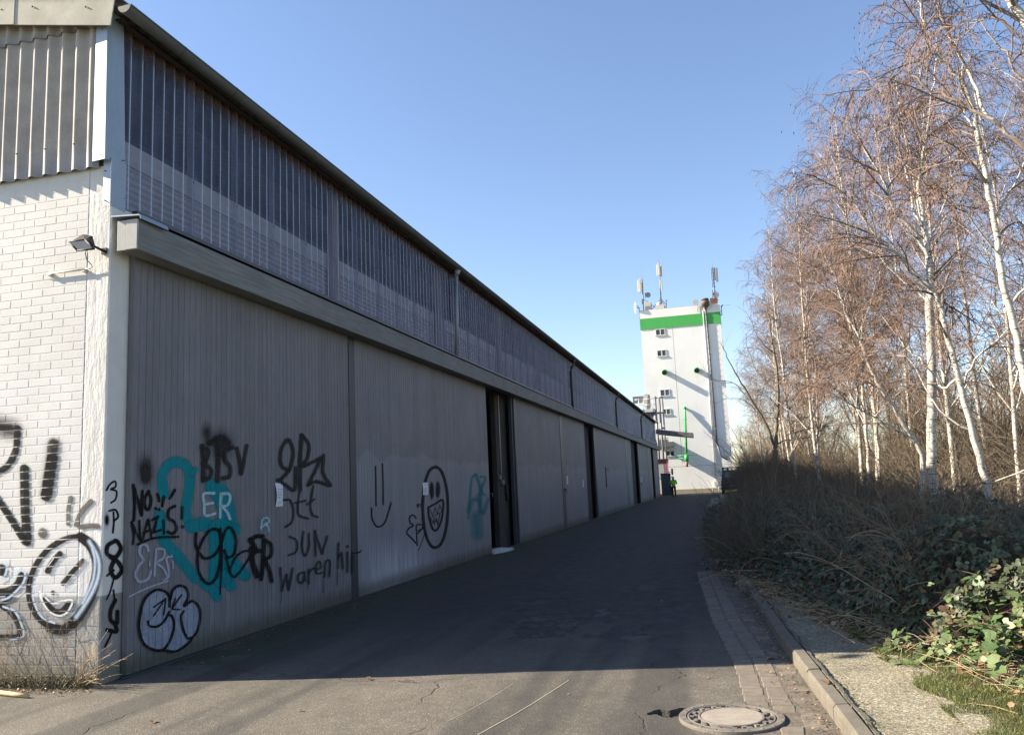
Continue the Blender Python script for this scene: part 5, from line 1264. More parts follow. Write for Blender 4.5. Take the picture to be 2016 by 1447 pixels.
# ------------------------------------------------------------------ dark off-road vehicle
VY = 70.0
va = on_y(1421, 975, VY); vh = on_y(1430, 925, VY).z - .03
vx0, vx1 = on_y(1420.5, 960, VY).x, on_y(1420.5, 960, VY).x + 2.05
VEH = simple("vehicle_dark_green", (0.035, 0.045, 0.038), 0.5, 0.0, 0.2, 2, bump=0.02); TYRE = simple("tyre_rubber", (0.02, 0.02, 0.02), 0.9, 0, .2, 9); REDL = simple("tail_lamp_red", (0.35, 0.03, 0.05), .3); b = NB("vehicle_window"); b.base((0.10, 0.115, 0.12)).rough(0.05); b.b.inputs["Specular IOR Level"].default_value = 1.0; VGL = b.m
v = empty("off_road_vehicle", ((vx0 + vx1) / 2, VY + 2.3, 0), "dark boxy off-road vehicle seen from behind at the lane's far end by the hedge", "off-road vehicle")
mb = MB(); xm = (vx0 + vx1) / 2
mb.box(vx0, vx1, VY, VY + 4.6, .48, 1.22, .07)
r0 = [(vx0 + .04, VY + .02), (vx1 - .04, VY + .02), (vx1 - .04, VY + 3.2), (vx0 + .04, VY + 3.2)]; r1 = [(vx0 + .16, VY + .14), (vx1 - .16, VY + .14), (vx1 - .16, VY + 2.9), (vx0 + .16, VY + 2.9)]
A = [mb.bm.verts.new((x, y, 1.20)) for x, y in r0]; B = [mb.bm.verts.new((x, y, vh)) for x, y in r1]; mb.bm.faces.new(A[::-1]); mb.bm.faces.new(B)
for i in range(4): mb.bm.faces.new((A[i], A[(i + 1) % 4], B[(i + 1) % 4], B[i]))
mb.build("body", VEH, v)
mb = MB(); f = lambda t: (VY + .02 + .12 * t - .012, 1.20 + (vh - 1.2) * t); (ya, za), (yb, zb) = f(.28), f(.86)
mb.prism([(vx0 + .32, ya, za), (vx1 - .32, ya, za), (vx1 - .38, yb, zb), (vx0 + .38, yb, zb)], (0, -.006, 0)); mb.build("rear_window", VGL, v)
for x in (vx0 + .06, vx1 - .16 - .06 - .38): mb = MB(); mb.box(x, x + .44, VY - .03, VY + .01, .98, 1.10, .01); mb.build("tail_lamp", REDL, v)
mb = MB(); mb.box(vx0 - .02, vx1 + .02, VY - .14, VY - .001, .44, .64, .03); mb.build("rear_bumper", BLACKPL, v)
mb = MB(); mb.box(xm - .26, xm + .26, VY - .02, VY - .003, .70, .81); mb.build("number_plate", LIGHTSTEEL, v)
mb = MB(); mb.cyl((xm + .3, VY - .16, 1.02), (xm + .3, VY + .01, 1.02), .34, n=20); mb.build("spare_wheel", TYRE, v)
for x in (vx0 + .12, vx1 - .12):
    for y in (VY + .85, VY + 3.6): mb = MB(); mb.cyl((x - .12, y, .38), (x + .12, y, .38), .38, n=24); w = mb.build("wheel", TYRE, v); mb = MB(); mb.cyl((x - .125, y, .38), (x + .125, y, .38), .2, n=16); mb.build("rim", GREYSTEEL, w)
mb = MB(); zt = vh + .24
for x in (vx0 + .22, vx0 + .62, vx1 - .62, vx1 - .22):
    for y in (VY + .2, VY + 2.7): mb.box(x - .07, x + .07, y, y + .05, vh - .02, zt)
for y in (VY + .2, VY + 1.4, VY + 2.7): mb.box(vx0 + .16, vx1 - .16, y, y + .05, zt - .05, zt)
mb.box(vx0 + .16, vx0 + .2, VY + .2, VY + 2.7, zt - .05, zt - .001); mb.box(vx1 - .2, vx1 - .16, VY + .2, VY + 2.7, zt - .05, zt - .001); mb.build("roof_rack", BLACKPL, v)

# ------------------------------------------------------------------ person in hi-vis
def skin_mesh(name, nodes, edges, mat, parent, sub=2):
    me = bpy.data.meshes.new(name + "_s"); me.from_pydata([n[0] for n in nodes], edges, []); o = bpy.data.objects.new(name, me); COL.objects.link(o)
    md = o.modifiers.new("s", 'SKIN'); md.use_smooth_shade = True
    for i, n_ in enumerate(nodes):
        r = n_[1]; me.skin_vertices[0].data[i].radius = r if hasattr(r, "__len__") else (r, r)
    me.skin_vertices[0].data[0].use_root = True
    sb = o.modifiers.new("b", 'SUBSURF'); sb.levels = sub; sb.render_levels = sub
    dg = bpy.context.evaluated_depsgraph_get(); dg.update(); m2 = bpy.data.meshes.new_from_object(o.evaluated_get(dg)); m2.name = name
    COL.objects.unlink(o); bpy.data.objects.remove(o); m2.materials.clear(); m2.materials.append(mat); return link(bpy.data.objects.new(name, m2), parent)
px = on_y(1327.5, 978, 71.0).x; PYY = 71.0; H = 1.72
pe = empty("person", (px, PYY, 0), "person seen from behind in lime hi-vis jacket and white helmet by the grey gate", "person")
SKIN = simple("skin", (0.45, 0.27, 0.19), .6, 0, .08, 9, bump=0); CLOTH = simple("dark_trousers", (0.018, 0.018, 0.022), .9, 0, .2, 9); b = NB("hi_vis_jacket"); b.base(b.ramp(b.noise(8), [(0.3, (0.20, 0.62, 0.02)), (0.7, (0.32, 0.85, 0.04))])).rough(.8); HV = b.m
def W(x, y, z): return (px + x, PYY + y, z)
nodes = [(W(0, 0, .95), (.15, .11)), (W(0, .0, 1.12), (.14, .10)), (W(0, .0, 1.36), (.17, .11)), (W(0, 0, 1.46), (.07, .065)), (W(0, .02, 1.54), (.062, .066)), (W(0, .03, 1.62), (.088, .10)), (W(0, .03, 1.69), (.065, .075)),
         (W(-.10, 0, .86), (.09, .09)), (W(-.105, .01, .50), (.062, .062)), (W(-.11, -.02, .10), (.045, .045)), (W(-.115, .13, .04), (.04, .03)),
         (W(.10, 0, .86), (.09, .09)), (W(.105, .02, .50), (.062, .062)), (W(.115, -.01, .10), (.045, .045)), (W(.13, .13, .04), (.04, .03)),
         (W(-.20, 0, 1.38), (.065, .065)), (W(-.25, .03, 1.13), (.045, .045)), (W(-.15, .24, 1.10), (.034, .034)), (W(-.10, .29, 1.11), (.036, .022)),
         (W(.20, 0, 1.38), (.065, .065)), (W(.26, .02, 1.13), (.045, .045)), (W(.17, .23, 1.08), (.034, .034)), (W(.12, .29, 1.09), (.036, .022)), (W(0, .125, 1.60), (.02, .02))]
eg = [(0, 1), (1, 2), (2, 3), (3, 4), (4, 5), (5, 6), (0, 7), (7, 8), (8, 9), (9, 10), (0, 11), (11, 12), (12, 13), (13, 14), (2, 15), (15, 16), (16, 17), (17, 18), (2, 19), (19, 20), (20, 21), (21, 22), (5, 23)]
b0 = len(nodes)
for hx, hz, s_, hn in ((-.10, 1.11, 1, 18), (.12, 1.09, -1, 22)):
    for k in range(4):
        i0 = len(nodes); z = hz + .024 - .016 * k; L = (.085, .095, .09, .07)[k]
        nodes += [(W(hx + .012 * s_, .31, z), (.0085, .0085)), (W(hx + .035 * s_, .31 + L * .45, z - .004), (.008, .008)), (W(hx + .06 * s_, .30 + L * .55, z - .02), (.007, .007))]; eg += [(hn, i0), (i0, i0 + 1), (i0 + 1, i0 + 2)]
    i0 = len(nodes); nodes += [(W(hx + .02 * s_, .275, hz + .035), (.010, .010)), (W(hx + .05 * s_, .30, hz + .045), (.008, .008))]; eg += [(hn, i0), (i0, i0 + 1)]
skin_mesh("body", nodes, eg, SKIN, pe, 1)
jn = [(W(0, 0, .90), (.19, .14)), (W(0, 0, 1.10), (.18, .135)), (W(0, 0, 1.36), (.20, .14)), (W(0, 0, 1.47), (.09, .085)), (W(-.21, 0, 1.38), (.085, .085)), (W(-.265, .03, 1.13), (.07, .07)), (W(-.17, .21, 1.10), (.055, .055)), (W(.21, 0, 1.38), (.085, .085)), (W(.275, .02, 1.13), (.07, .07)), (W(.19, .20, 1.08), (.055, .055))]
jk = skin_mesh("jacket", jn, [(0, 1), (1, 2), (2, 3), (2, 4), (4, 5), (5, 6), (2, 7), (7, 8), (8, 9)], HV, pe)
tn = [(W(0, 0, .96), (.165, .125)), (W(-.10, 0, .85), (.115, .11)), (W(-.105, .01, .50), (.085, .085)), (W(-.11, -.02, .08), (.075, .075)), (W(.10, 0, .85), (.115, .11)), (W(.105, .02, .50), (.085, .085)), (W(.115, -.01, .08), (.075, .075))]
skin_mesh("trousers", tn, [(0, 1), (1, 2), (2, 3), (0, 4), (4, 5), (5, 6)], CLOTH, pe)
for x in (-.112, .118): mb = MB(); mb.box(px + x - .05, px + x + .05, PYY - .09, PYY + .19, 0, .10, .035); mb.build("boot", BLACKPL, pe)
mb = MB(); mb.sph(W(0, .02, 1.575), .105, (.95, 1.0, 1.1), 16); mb.sph(W(0, -.05, 1.50), .08, (1.1, .7, 1.4), 12); mb.build("hair", BLACKPL, pe)
mb = MB(); mb.sph(W(-.015, .03, 1.655), .135, (1, 1.12, .8), 20); mb.cyl(W(-.015, .03, 1.635), W(-.015, .03, 1.65), .15, .14, 20); mb.build("helmet", simple("helmet_white", (0.85, 0.85, 0.83), .3, 0, .03, 4, bump=0), pe)

# ------------------------------------------------------------------ vegetation builders
def tubes_np(branches, k):
    """branches: list of (points, radii) -> verts, quads"""
    Vs = []; Fs = []; off = 0; groups = {}
    for p, r in branches: groups.setdefault(len(p), []).append((p, r))
    for n, bl in groups.items():
        P = np.array([b_[0] for b_ in bl], float); Rr = np.array([b_[1] for b_ in bl], float); m = len(bl)
        T_ = np.empty_like(P); T_[:, 1:-1] = P[:, 2:] - P[:, :-2]; T_[:, 0] = P[:, 1] - P[:, 0]; T_[:, -1] = P[:, -1] - P[:, -2]
        T_ /= np.linalg.norm(T_, axis=2, keepdims=True) + 1e-9
        ref = np.where(np.abs(T_[:, :1, 2:3]) < .9, np.array([[[0, 0, 1.]]]), np.array([[[1., 0, 0]]])); ref = np.broadcast_to(ref, P.shape)
        U = np.cross(T_, ref); U /= np.linalg.norm(U, axis=2, keepdims=True) + 1e-9; W_ = np.cross(T_, U)
        a = np.arange(k) * 2 * np.pi / k
        V = P[:, :, None] + Rr[:, :, None, None] * (U[:, :, None] * np.cos(a)[None, None, :, None] + W_[:, :, None] * np.sin(a)[None, None, :, None])
        Vs.append(V.reshape(-1, 3)); i = np.arange(m)[:, None, None] * n * k + np.arange(n - 1)[None, :, None] * k + np.arange(k)[None, None]
        j = np.arange(m)[:, None, None] * n * k + np.arange(n - 1)[None, :, None] * k + ((np.arange(k) + 1) % k)[None, None]
        Fs.append((np.stack([i, j, j + k, i + k], -1).reshape(-1, 4)) + off); off += m * n * k
    return np.concatenate(Vs), np.concatenate(Fs)
def unit(v): return v / (np.linalg.norm(v) + 1e-9)
def grow(rg, p, d, L, r0, r1, n, up=0.0, droop=0.0, wob=.08):
    pts = [p.copy()]; st = L / (n - 1)
    for i in range(1, n):
        t = i / (n - 1); d = unit(d + rg.normal(0, wob, 3) + np.array([0, 0, up * (1 - t) - droop * t])); pts.append(pts[-1] + d * st)
    return np.array(pts), np.linspace(r0, r1, n)
def along(pts, t):
    n = len(pts) - 1; f = min(t, .9999) * n; i = int(f); return pts[i] + (pts[i + 1] - pts[i]) * (f - i), unit(pts[i + 1] - pts[i])
def side_dir(rg, ax, ang, flat=0.0):
    a = rg.uniform(0, 2 * math.pi); ref = np.array([0, 0, 1.]) if abs(ax[2]) < .9 else np.array([1., 0, 0]); u = unit(np.cross(ax, ref)); w = np.cross(ax, u)
    return unit(ax * math.cos(ang) + (u * math.cos(a) + w * math.sin(a)) * math.sin(ang))
def plen(p): return float(np.linalg.norm(p[1:] - p[:-1], axis=1).sum())
CAT_T = np.array([[0, 0, 0], [.5, 0, -.5], [-.25, .43, -.5], [-.25, -.43, -.5], [0, 0, -1.0]]); CAT_F = np.array([[0, 1, 2], [0, 2, 3], [0, 3, 1], [4, 2, 1], [4, 3, 2], [4, 1, 3]])
def foliage_of(rg, leaders, dens=1.0, start=.22, sec=(.6, 1.7), hang=1.0, tw=1.0, ang=.75, rmul=1.0):
    """fills leaders with secondary, tertiary branches and hanging twigs"""
    sec_b, ter_b, twg = [], [], []
    for pts, rad in leaders:
        L = plen(pts); n = max(3, int(L * (1 - start) / .21 * dens))
        for q in range(n):
            t = start + (1 - start) * (q + rg.random()) / n; p, ax = along(pts, t); Ls = rg.uniform(*sec) * (1.12 - .75 * t)
            d = side_dir(rg, ax, rg.uniform(ang - .2, ang + .3)); r0 = min(.018, np.interp(t, np.linspace(0, 1, len(rad)), rad) * .45) * rmul + .002
            sp, sr = grow(rg, p, d, Ls, r0, .0032, 7, .10, .16 * hang, .07); sec_b.append((sp, sr))
            m = max(2, int(Ls / .13 * dens))
            for u in range(m):
                tt = .12 + .88 * (u + rg.random()) / m; p2, ax2 = along(sp, tt); d2 = side_dir(rg, ax2, rg.uniform(.4, .9)); L3 = rg.uniform(.25, .62) * (1.15 - .5 * tt)
                tp, tr = grow(rg, p2, d2, L3, .0045, .0024, 5, 0.03, .34 * hang, .09); ter_b.append((tp, tr))
                for w in range(max(1, int(L3 / .058 * tw))):
                    p3, ax3 = along(tp, rg.uniform(.15, 1)); d3 = unit(side_dir(rg, ax3, rg.uniform(.3, .9)) + np.array([0, 0, -.35 * hang])); twg.append(grow(rg, p3, d3, rg.uniform(.12, .34), .0024, .0017, 3, 0, .38 * hang, .1))
    return sec_b, ter_b, twg
def tree_object(name, base, label, cat, group, trunk_tubes, fol, mats, catk=0, rg=None, trunk_name="trunk", trunk_scale=1.0):
    root = empty(name, base, label, cat, group)
    trunk_tubes = [(p, r * trunk_scale) for p, r in trunk_tubes]; V, Fq = tubes_np(trunk_tubes, 9); npmesh(trunk_name, V, [Fq], mats[0], root, smooth=True)
    sec_b, ter_b, twg = fol; Va, Fa = tubes_np(sec_b, 5); Vb, Fb = tubes_np(ter_b, 3); Vc, Fc = tubes_np(twg, 3)
    parts_v = [Va, Vb, Vc]; fs = [Fa, Fb + len(Va), Fc + len(Va) + len(Vb)]; mi = [0] * len(Fa) + [1] * (len(Fb) + len(Fc)); faces = [np.concatenate(fs)]
    if catk:
        tips = [twg[i][0][-1] for i in rg.choice(len(twg), min(catk, len(twg)), replace=False)]; C_ = np.array(tips)[:, None] + CAT_T[None] * np.stack([rg.uniform(.009, .014, len(tips)), rg.uniform(.009, .014, len(tips)), rg.uniform(.022, .045, len(tips))], 1)[:, None]
        o = sum(len(v) for v in parts_v); parts_v.append(C_.reshape(-1, 3)); cf = (CAT_F[None] + (np.arange(len(tips)) * 5)[:, None, None] + o).reshape(-1, 3); faces.append(cf); mi += [2] * len(cf)
    npmesh("crown", np.concatenate(parts_v), faces, mats[1:], root, mi=mi)
    return root
def copy_thing(root, loc, rz, scale, label=None, tilt=(0, 0)):
    c = root.copy(); COL.objects.link(c); c.location = loc; c.rotation_euler = (tilt[0], tilt[1], rz); c.scale = (scale, scale, scale)
    if label: c["label"] = label
    for ch in root.children:
        k = ch.copy(); COL.objects.link(k); k.parent = c
    return c
BM = [BIRCH, LIMB, TWIG, CATKIN]
def pxpath(rg, pts, y, dy=0.0, n=4, wob=.012):
    """photo polyline -> smooth world polyline at depth y (drifting by dy)"""
    P = [np.array(on_y(a, c, y + dy * i / (len(pts) - 1))) for i, (a, c) in enumerate(pts)]
    if len(P) < 3: P.insert(1, (P[0] + P[1]) / 2)
    Q = [2 * P[0] - P[1]] + P + [2 * P[-1] - P[-2]]; out = []
    for i in range(1, len(Q) - 2):
        for k in range(n):
            t = k / n; a, b_, c, d = Q[i - 1], Q[i], Q[i + 1], Q[i + 2]; out.append(.5 * (2 * b_ + (c - a) * t + (2 * a - 5 * b_ + 4 * c - d) * t * t + (3 * b_ - a - 3 * c + d) * t ** 3) + rg.normal(0, wob, 3))
    out.append(Q[-2]); return np.array(out)
def ZA(x, y): return (1400 + x / 2.334, y / 2.334)          # upper birch close-up
def ZB(x, y): return (1400 + x / 2.412, 500 + y / 2.412)    # lower birch close-up
def guided_birch(seed, label, y, trunk, r0, r1, leaders, dens=1.0, catk=0, sec=(.6, 1.7), start=.3, autolimb=0):
    rg = np.random.default_rng(seed); tp = pxpath(rg, trunk, y, .0, 5, .008); tp[0] = tp[1] + (tp[0] - tp[1]); g = tp[0].copy(); g[2] = .0; d0 = (tp[0] - tp[2]); tp = np.concatenate([[g + np.array([d0[0] * .3, 0, -.05])], tp])
    tr = np.linspace(r0, r1, len(tp)); tr[0] *= 1.25; tubes = [(tp, tr)]; fol = [(tp[len(tp) // 2:], tr[len(tp) // 2:])]; extra = []
    for pts, ra, rb, dy in leaders:
        q = pxpath(rg, pts, y, dy, 4, .012); rr = np.linspace(ra, rb, len(q)); fol.append((q, rr))
        if seed == 15: extra.append((q, rr * .8))
        else: tubes.append((q, rr))
    for k in range(autolimb):
        t = rg.uniform(.35, .95); p, ax = along(tp, t); L = rg.uniform(1.2, 2.6); d = side_dir(rg, ax, rg.uniform(.6, 1.0)); q, rr = grow(rg, p, d, L, np.interp(t, [0, 1], [r0, r1]) * .4, .006, 10, .12, .10, .05); tubes.append((q, rr)); fol.append((q, rr))
    f = foliage_of(rg, fol, dens * 1.45, start, sec); f[0].extend(extra)
    return tree_object("birch_tree", tuple(tp[0]), label, "birch tree", "birches along the lane", tubes, f, BM, catk, rg, trunk_scale=.60)

# the big forked birch
guided_birch(11, "thickest white birch, upright trunk splitting into three leaders above the thicket", 13.0,
    [ZB(1080, 1300), ZB(1062, 1130), ZB(1046, 950), ZB(1048, 700), ZB(1044, 450), ZB(1036, 200), ZA(1012, 1350), ZA(1000, 1180)], .125, .085,
    [([ZA(1000, 1180), ZA(930, 1070), ZA(830, 945), ZA(790, 820), ZA(710, 700), ZA(660, 600), ZA(610, 540)], .05, .008, -.4),
     ([ZA(1000, 1160), ZA(972, 1000), ZA(958, 850), ZA(975, 700), ZA(1010, 480), ZA(1030, 300), ZA(1035, 150)], .062, .010, .3),
     ([ZA(965, 1040), ZA(930, 960), ZA(900, 800), ZA(860, 680), ZA(820, 520), ZA(770, 400)], .04, .008, .5),
     ([ZA(820, 930), ZA(815, 780), ZA(760, 650), ZA(750, 520)], .022, .006, .2), ([ZA(1000, 1320), ZA(870, 1180), ZA(740, 1060), ZA(640, 920), ZA(550, 850), ZA(480, 820)], .045, .008, -.5),
     ([ZA(1010, 1400), ZA(880, 1290), ZA(760, 1180), ZA(640, 1110)], .028, .006, .4), ([ZA(1005, 1120), ZA(1060, 960), ZA(1130, 800), ZA(1190, 640)], .025, .006, .8)], 1.0, 2200)
guided_birch(12, "birch trunk leaning left, rooted just left of the thickest birch", 13.7,
    [ZB(1010, 1290), ZB(1005, 1100), ZB(1000, 950), ZB(920, 820), ZB(840, 690), ZB(760, 550), ZB(690, 370), ZB(640, 290)], .075, .03,
    [([ZB(640, 290), ZB(600, 200), ZB(520, 140)], .02, .006, .2), ([ZB(880, 760), ZB(800, 640), ZB(700, 600), ZB(620, 560)], .022, .006, -.3), ([ZB(980, 900), ZB(860, 820), ZB(700, 740), ZB(500, 620), ZB(400, 560)], .028, .006, -.4)], .9, 500)
guided_birch(13, "birch leaning left from the right edge thicket, crossing the thickest birch high up", 11.6,
    [ZB(1345, 1260), ZB(1310, 1110), ZB(1262, 930), ZB(1190, 650), ZB(1130, 420), ZB(1085, 250), ZB(1060, 190)], .085, .045,
    [([ZB(1060, 190), ZB(960, 90), ZB(880, 0), ZA(760, 1100), ZA(600, 980)], .04, .007, -.5), ([ZB(1170, 580), ZB(1100, 640), ZB(1010, 520), ZB(920, 440), ZB(800, 280)], .03, .006, .5), ([ZB(1190, 640), ZB(1260, 500), ZB(1400, 370), ZB(1500, 300)], .028, .006, -.4),
     ([ZB(1240, 850), ZB(1080, 740), ZB(960, 520), ZB(860, 480), ZB(600, 480)], .022, .006, .3), ([ZB(1290, 1100), ZB(1500, 1020), ZB(1600, 900)], .02, .006, -.2)], .9, 800)
guided_birch(14, "tall birch at the right edge, its white trunk leaving through the top", 9.4,
    [ZB(1640, 1500), ZB(1560, 900), ZB(1480, 560), ZB(1440, 350), ZB(1385, 120), ZA(1320, 1150), ZA(1290, 950), ZA(1240, 700), ZA(1215, 560)], .072, .042,
    [([ZA(1215, 560), ZA(1170, 400), ZA(1060, 270), ZA(985, 180), ZA(960, 30), ZA(930, -120)], .035, .010, -.5), ([ZA(1230, 620), ZA(1172, 540), ZA(1160, 420), ZA(1150, 250)], .018, .006, .4), ([ZA(1270, 530), ZA(1200, 380), ZA(1140, 250), ZA(1060, 90), ZA(1000, -80)], .03, .008, .5),
     ([ZA(1330, 1180), ZA(1180, 1000), ZA(1080, 900), ZA(960, 860)], .02, .005, -.5), ([ZA(1300, 1000), ZA(1420, 800), ZA(1500, 600)], .022, .006, .3), ([ZA(1380, 1400), ZA(1560, 1200), ZA(1700, 900)], .028, .006, -.2)], .85, 1800)
guided_birch(15, "nearest birch, mostly outside the right border, its branches reaching in at the top", 7.8,
    [ZB(2100, 1700), ZB(1900, 900), ZA(1750, 900), ZA(1600, 500), ZA(1500, 230), ZA(1438, 100), ZA(1370, 0), ZA(1290, -160)], .11, .05,
    [([ZA(1720, 860), ZA(1438, 675), ZA(1300, 560), ZA(1150, 470), ZA(1020, 420), ZA(880, 335), ZA(800, 390), ZA(700, 420)], .030, .005, .5), ([ZA(1560, 380), ZA(1440, 380), ZA(1350, 250), ZA(1250, 120), ZA(1150, 60)], .022, .005, .6),
     ([ZA(1500, 230), ZA(1300, 80), ZA(1200, 130), ZA(1080, 110)], .018, .005, .3)], .8, 2200, (.5, 1.4))
guided_birch(16, "slim birch behind the thicket, left one of the close pair of thin white trunks", 19.0,
    [ZB(765, 1300), ZB(755, 1150), ZB(745, 950), ZB(735, 850), ZB(715, 600), ZB(680, 420), ZB(640, 280), ZB(600, 150)], .075, .035, [([ZB(600, 150), ZA(560, 1250), ZA(480, 1100), ZA(420, 1050)], .03, .008, 0)], .9, 0, (.7, 1.9), .2, 8)
guided_birch(17, "slim birch behind the thicket, right one of the close pair of thin white trunks", 20.5,
    [ZB(815, 1260), ZB(800, 1100), ZB(790, 880), ZB(768, 650), ZB(770, 400), ZB(790, 200), ZA(780, 1240)], .065, .035, [([ZA(780, 1240), ZA(770, 1100), ZA(740, 900)], .03, .008, 0)], .9, 0, (.7, 1.9), .2, 7)
# generic birches standing deeper in the row
def make_birch(seed, H=11.0, lean=(0, 0)):
    rg = np.random.default_rng(seed); tp, tr = grow(rg, np.array([0., 0, -.05]), unit(np.array([lean[0], lean[1], 1.])), H, .10, .012, 22, .04, .0, .03); tubes = [(tp, tr)]; fol = [(tp[9:], tr[9:])]
    for k in range(20):
        t = .22 + .70 * (k + rg.random()) / 20; p, ax = along(tp, t); L = rg.uniform(1.3, 2.8) * (1.15 - .6 * t); d = side_dir(rg, ax, rg.uniform(.45, .8)); q, rr = grow(rg, p, d, L, .035 * (1.1 - t) + .008, .005, 9, .14, .12, .05); tubes.append((q, rr)); fol.append((q, rr))
    return tubes, foliage_of(rg, fol, 1.0, .15, (.5, 1.35), 1.1, .8)
gen = []
spots = [((1.95, 24.0), 0.3, .92, 0), ((2.9, 28.0), 1.3, .98, 1), ((4.4, 18.0), 2.2, 1.0, 2), ((1.6, 33.0), 4.0, .95, 1), ((3.6, 24.0), 2.8, 1.05, 0), ((5.6, 22.0), 5.2, 1.1, 2), ((2.6, 38.0), 0.9, 1.02, 0),
         ((4.8, 32.0), 3.3, 1.15, 1), ((6.8, 28.0), 1.8, 1.1, 0), ((6.2, 16.5), 4.6, 1.0, 1), ((7.8, 20.0), .5, 1.05, 2), ((1.9, 46.0), 2.5, 1.0, 2), ((4.2, 42.0), 5.5, 1.15, 0), ((5.2, 13.5), 3.9, .9, 2), ((8.8, 15.5), 1.1, .95, 0), ((9.8, 24.0), 2.0, 1.1, 1),
         ((2.3, 21.0), 5.0, .86, 2), ((3.2, 31.0), 0.2, 1.0, 2), ((2.2, 29.5), 3.6, .9, 1), ((3.9, 36.0), 4.9, 1.1, 1), ((5.3, 26.0), 1.5, 1.05, 0), ((3.4, 20.5), 2.6, .95, 1), ((6.0, 38.0), 3.0, 1.2, 2), ((7.0, 18.0), 0.4, 1.0, 0), ((4.9, 16.0), 2.2, .85, 0), ((2.9, 42.0), 5.9, 1.05, 1), ((6.9, 24.0), 4.2, 1.1, 2)]
blabel = "slender white birch standing deeper in the row behind the front birches"
for i, ((x, y), rz, sc, k) in enumerate(spots):
    if len(gen) <= k:
        while len(gen) <= k:
            tb, fo = make_birch(40 + len(gen)); rt = tree_object("birch_tree", (0, 0, 0), blabel, "birch tree", "birches deeper in the row", tb, fo, BM, trunk_scale=.62); gen.append([rt, False])
    g = gen[k]; sc = min(sc, (1.65 + y * float(np.interp(x / y, [.045, .063, .091, .198], [.15, .23, .355, .5]))) / 11.6)
    if not g[1]:
        g[0].location = (x, y, .08); g[0].rotation_euler = (0, 0, rz); g[0].scale = (sc,) * 3; g[1] = True
    else: copy_thing(g[0], (x, y, .08), rz, sc, blabel)

# bare forked tree left of the birches
rg = np.random.default_rng(60); YB = 23.0
def ZC(x, y): return (1400 + x / 2.412, 500 + y / 2.412)
tt = pxpath(rg, [ZC(300, 1250), ZC(302, 1050), ZC(305, 930)], YB, 0, 4, .004); g0 = tt[0].copy(); g0[2] = 0; tt = np.concatenate([[g0], tt])
ls = [([ZC(305, 930), ZC(312, 780), ZC(318, 620), ZC(300, 470), ZC(285, 380), ZC(275, 300), ZC(262, 240)], .055, .008, .2), ([ZC(303, 920), ZC(255, 800), ZC(190, 690), ZC(130, 590), ZC(75, 490), ZC(45, 420)], .04, .006, -.6),
      ([ZC(310, 900), ZC(380, 880), ZC(470, 870), ZC(530, 850)], .022, .005, .6), ([ZC(316, 660), ZC(250, 600), ZC(200, 520), ZC(170, 440), ZC(165, 380)], .022, .005, .4), ([ZC(318, 620), ZC(370, 570), ZC(400, 480), ZC(395, 400)], .02, .005, -.5),
      ([ZC(180, 690), ZC(100, 610), ZC(30, 600), ZC(-20, 570)], .014, .004, .2), ([ZC(230, 760), ZC(150, 690), ZC(60, 690)], .012, .004, -.2), ([ZC(305, 480), ZC(240, 420), ZC(200, 340), ZC(190, 300)], .014, .004, -.3), ([ZC(310, 760), ZC(220, 740), ZC(160, 650)], .012, .004, .4)]
tubes = [(tt, np.linspace(.085, .07, len(tt)))]; fol = []
for pts, ra, rb, dy in ls: q = pxpath(rg, pts, YB, dy, 4, .012); tubes.append((q, np.linspace(ra, rb, len(q)))); fol.append((q, np.linspace(ra, rb, len(q))))
tree_object("bare_tree", tuple(tt[0]), "leafless olive-barked tree with a forked trunk between the tower and the birches", "tree", None, tubes, foliage_of(rg, fol, .36, .2, (.35, .9), -.25, .25, .8, 1.2), [GBARK, GBARK, GTWIG])

# bushy tan trees further along the lane
def make_bushtree(seed, H, spread, nst, mats):
    rg = np.random.default_rng(seed); tubes = []; fol = []
    for k in range(nst):
        a = rg.uniform(0, 6.28); d = unit(np.array([math.cos(a) * spread * rg.random(), math.sin(a) * spread * rg.random(), 1.])); q, rr = grow(rg, np.array([rg.normal(0, .15), rg.normal(0, .15), -.05]), d, H * rg.uniform(.7, 1.0), .04, .006, 12, .02, .02, .06); tubes.append((q, rr)); fol.append((q, rr))
    return tubes, foliage_of(rg, fol, .75, .12, (.6, 1.5), -.1, .8, .6)
bt = []
bl = "tan leafless bushy tree standing among and behind the birches along the lane"
for i, (x, y, rz, sc, k) in enumerate([(2.0, 36, 0, .8, 0), (2.9, 44, 2, .95, 1), (2.6, 52, 4, .95, 0), (2.8, 60, 1, 1.1, 1), (2.9, 31, 3, .75, 0), (4.5, 50, 5, 1.15, 0), (2.7, 62, .6, .9, 1), (5.5, 66, 2.6, 1.4, 1), (2.4, 76, 1.5, 1.1, 0), (4.2, 84, 1.5, 1.3, 1), (5.2, 20, .3, .8, 0), (6.8, 23, 2.2, .95, 1), (8.6, 25, 4.1, 1.0, 0), (5.4, 29, 5.0, 1.0, 1), (7.6, 31, 1.0, 1.1, 0), (9.8, 30, 3.0, 1.1, 1), (6.2, 36, 2.0, 1.2, 0), (9.0, 38, 4.4, 1.25, 1), (12, 35, .8, 1.2, 0), (8.0, 17, 3.7, .75, 1), (10.5, 21, 5.6, .9, 0), (4.0, 39, 1.9, 1.0, 0)]):
    while len(bt) <= k:
        tb, fo = make_bushtree(70 + len(bt), 5.6, .75, 9, None); bt.append([tree_object("bushy_tree", (0, 0, 0), bl, "tree", "bushy trees along the lane", tb, fo, [GTWIG, GTWIG, GTWIG], trunk_name="stems"), False])
    g = bt[k]
    if not g[1]: g[0].location = (x, y, 0); g[0].rotation_euler = (0, 0, rz); g[0].scale = (sc,) * 3; g[1] = True
    else: copy_thing(g[0], (x, y, 0), rz, sc, bl)

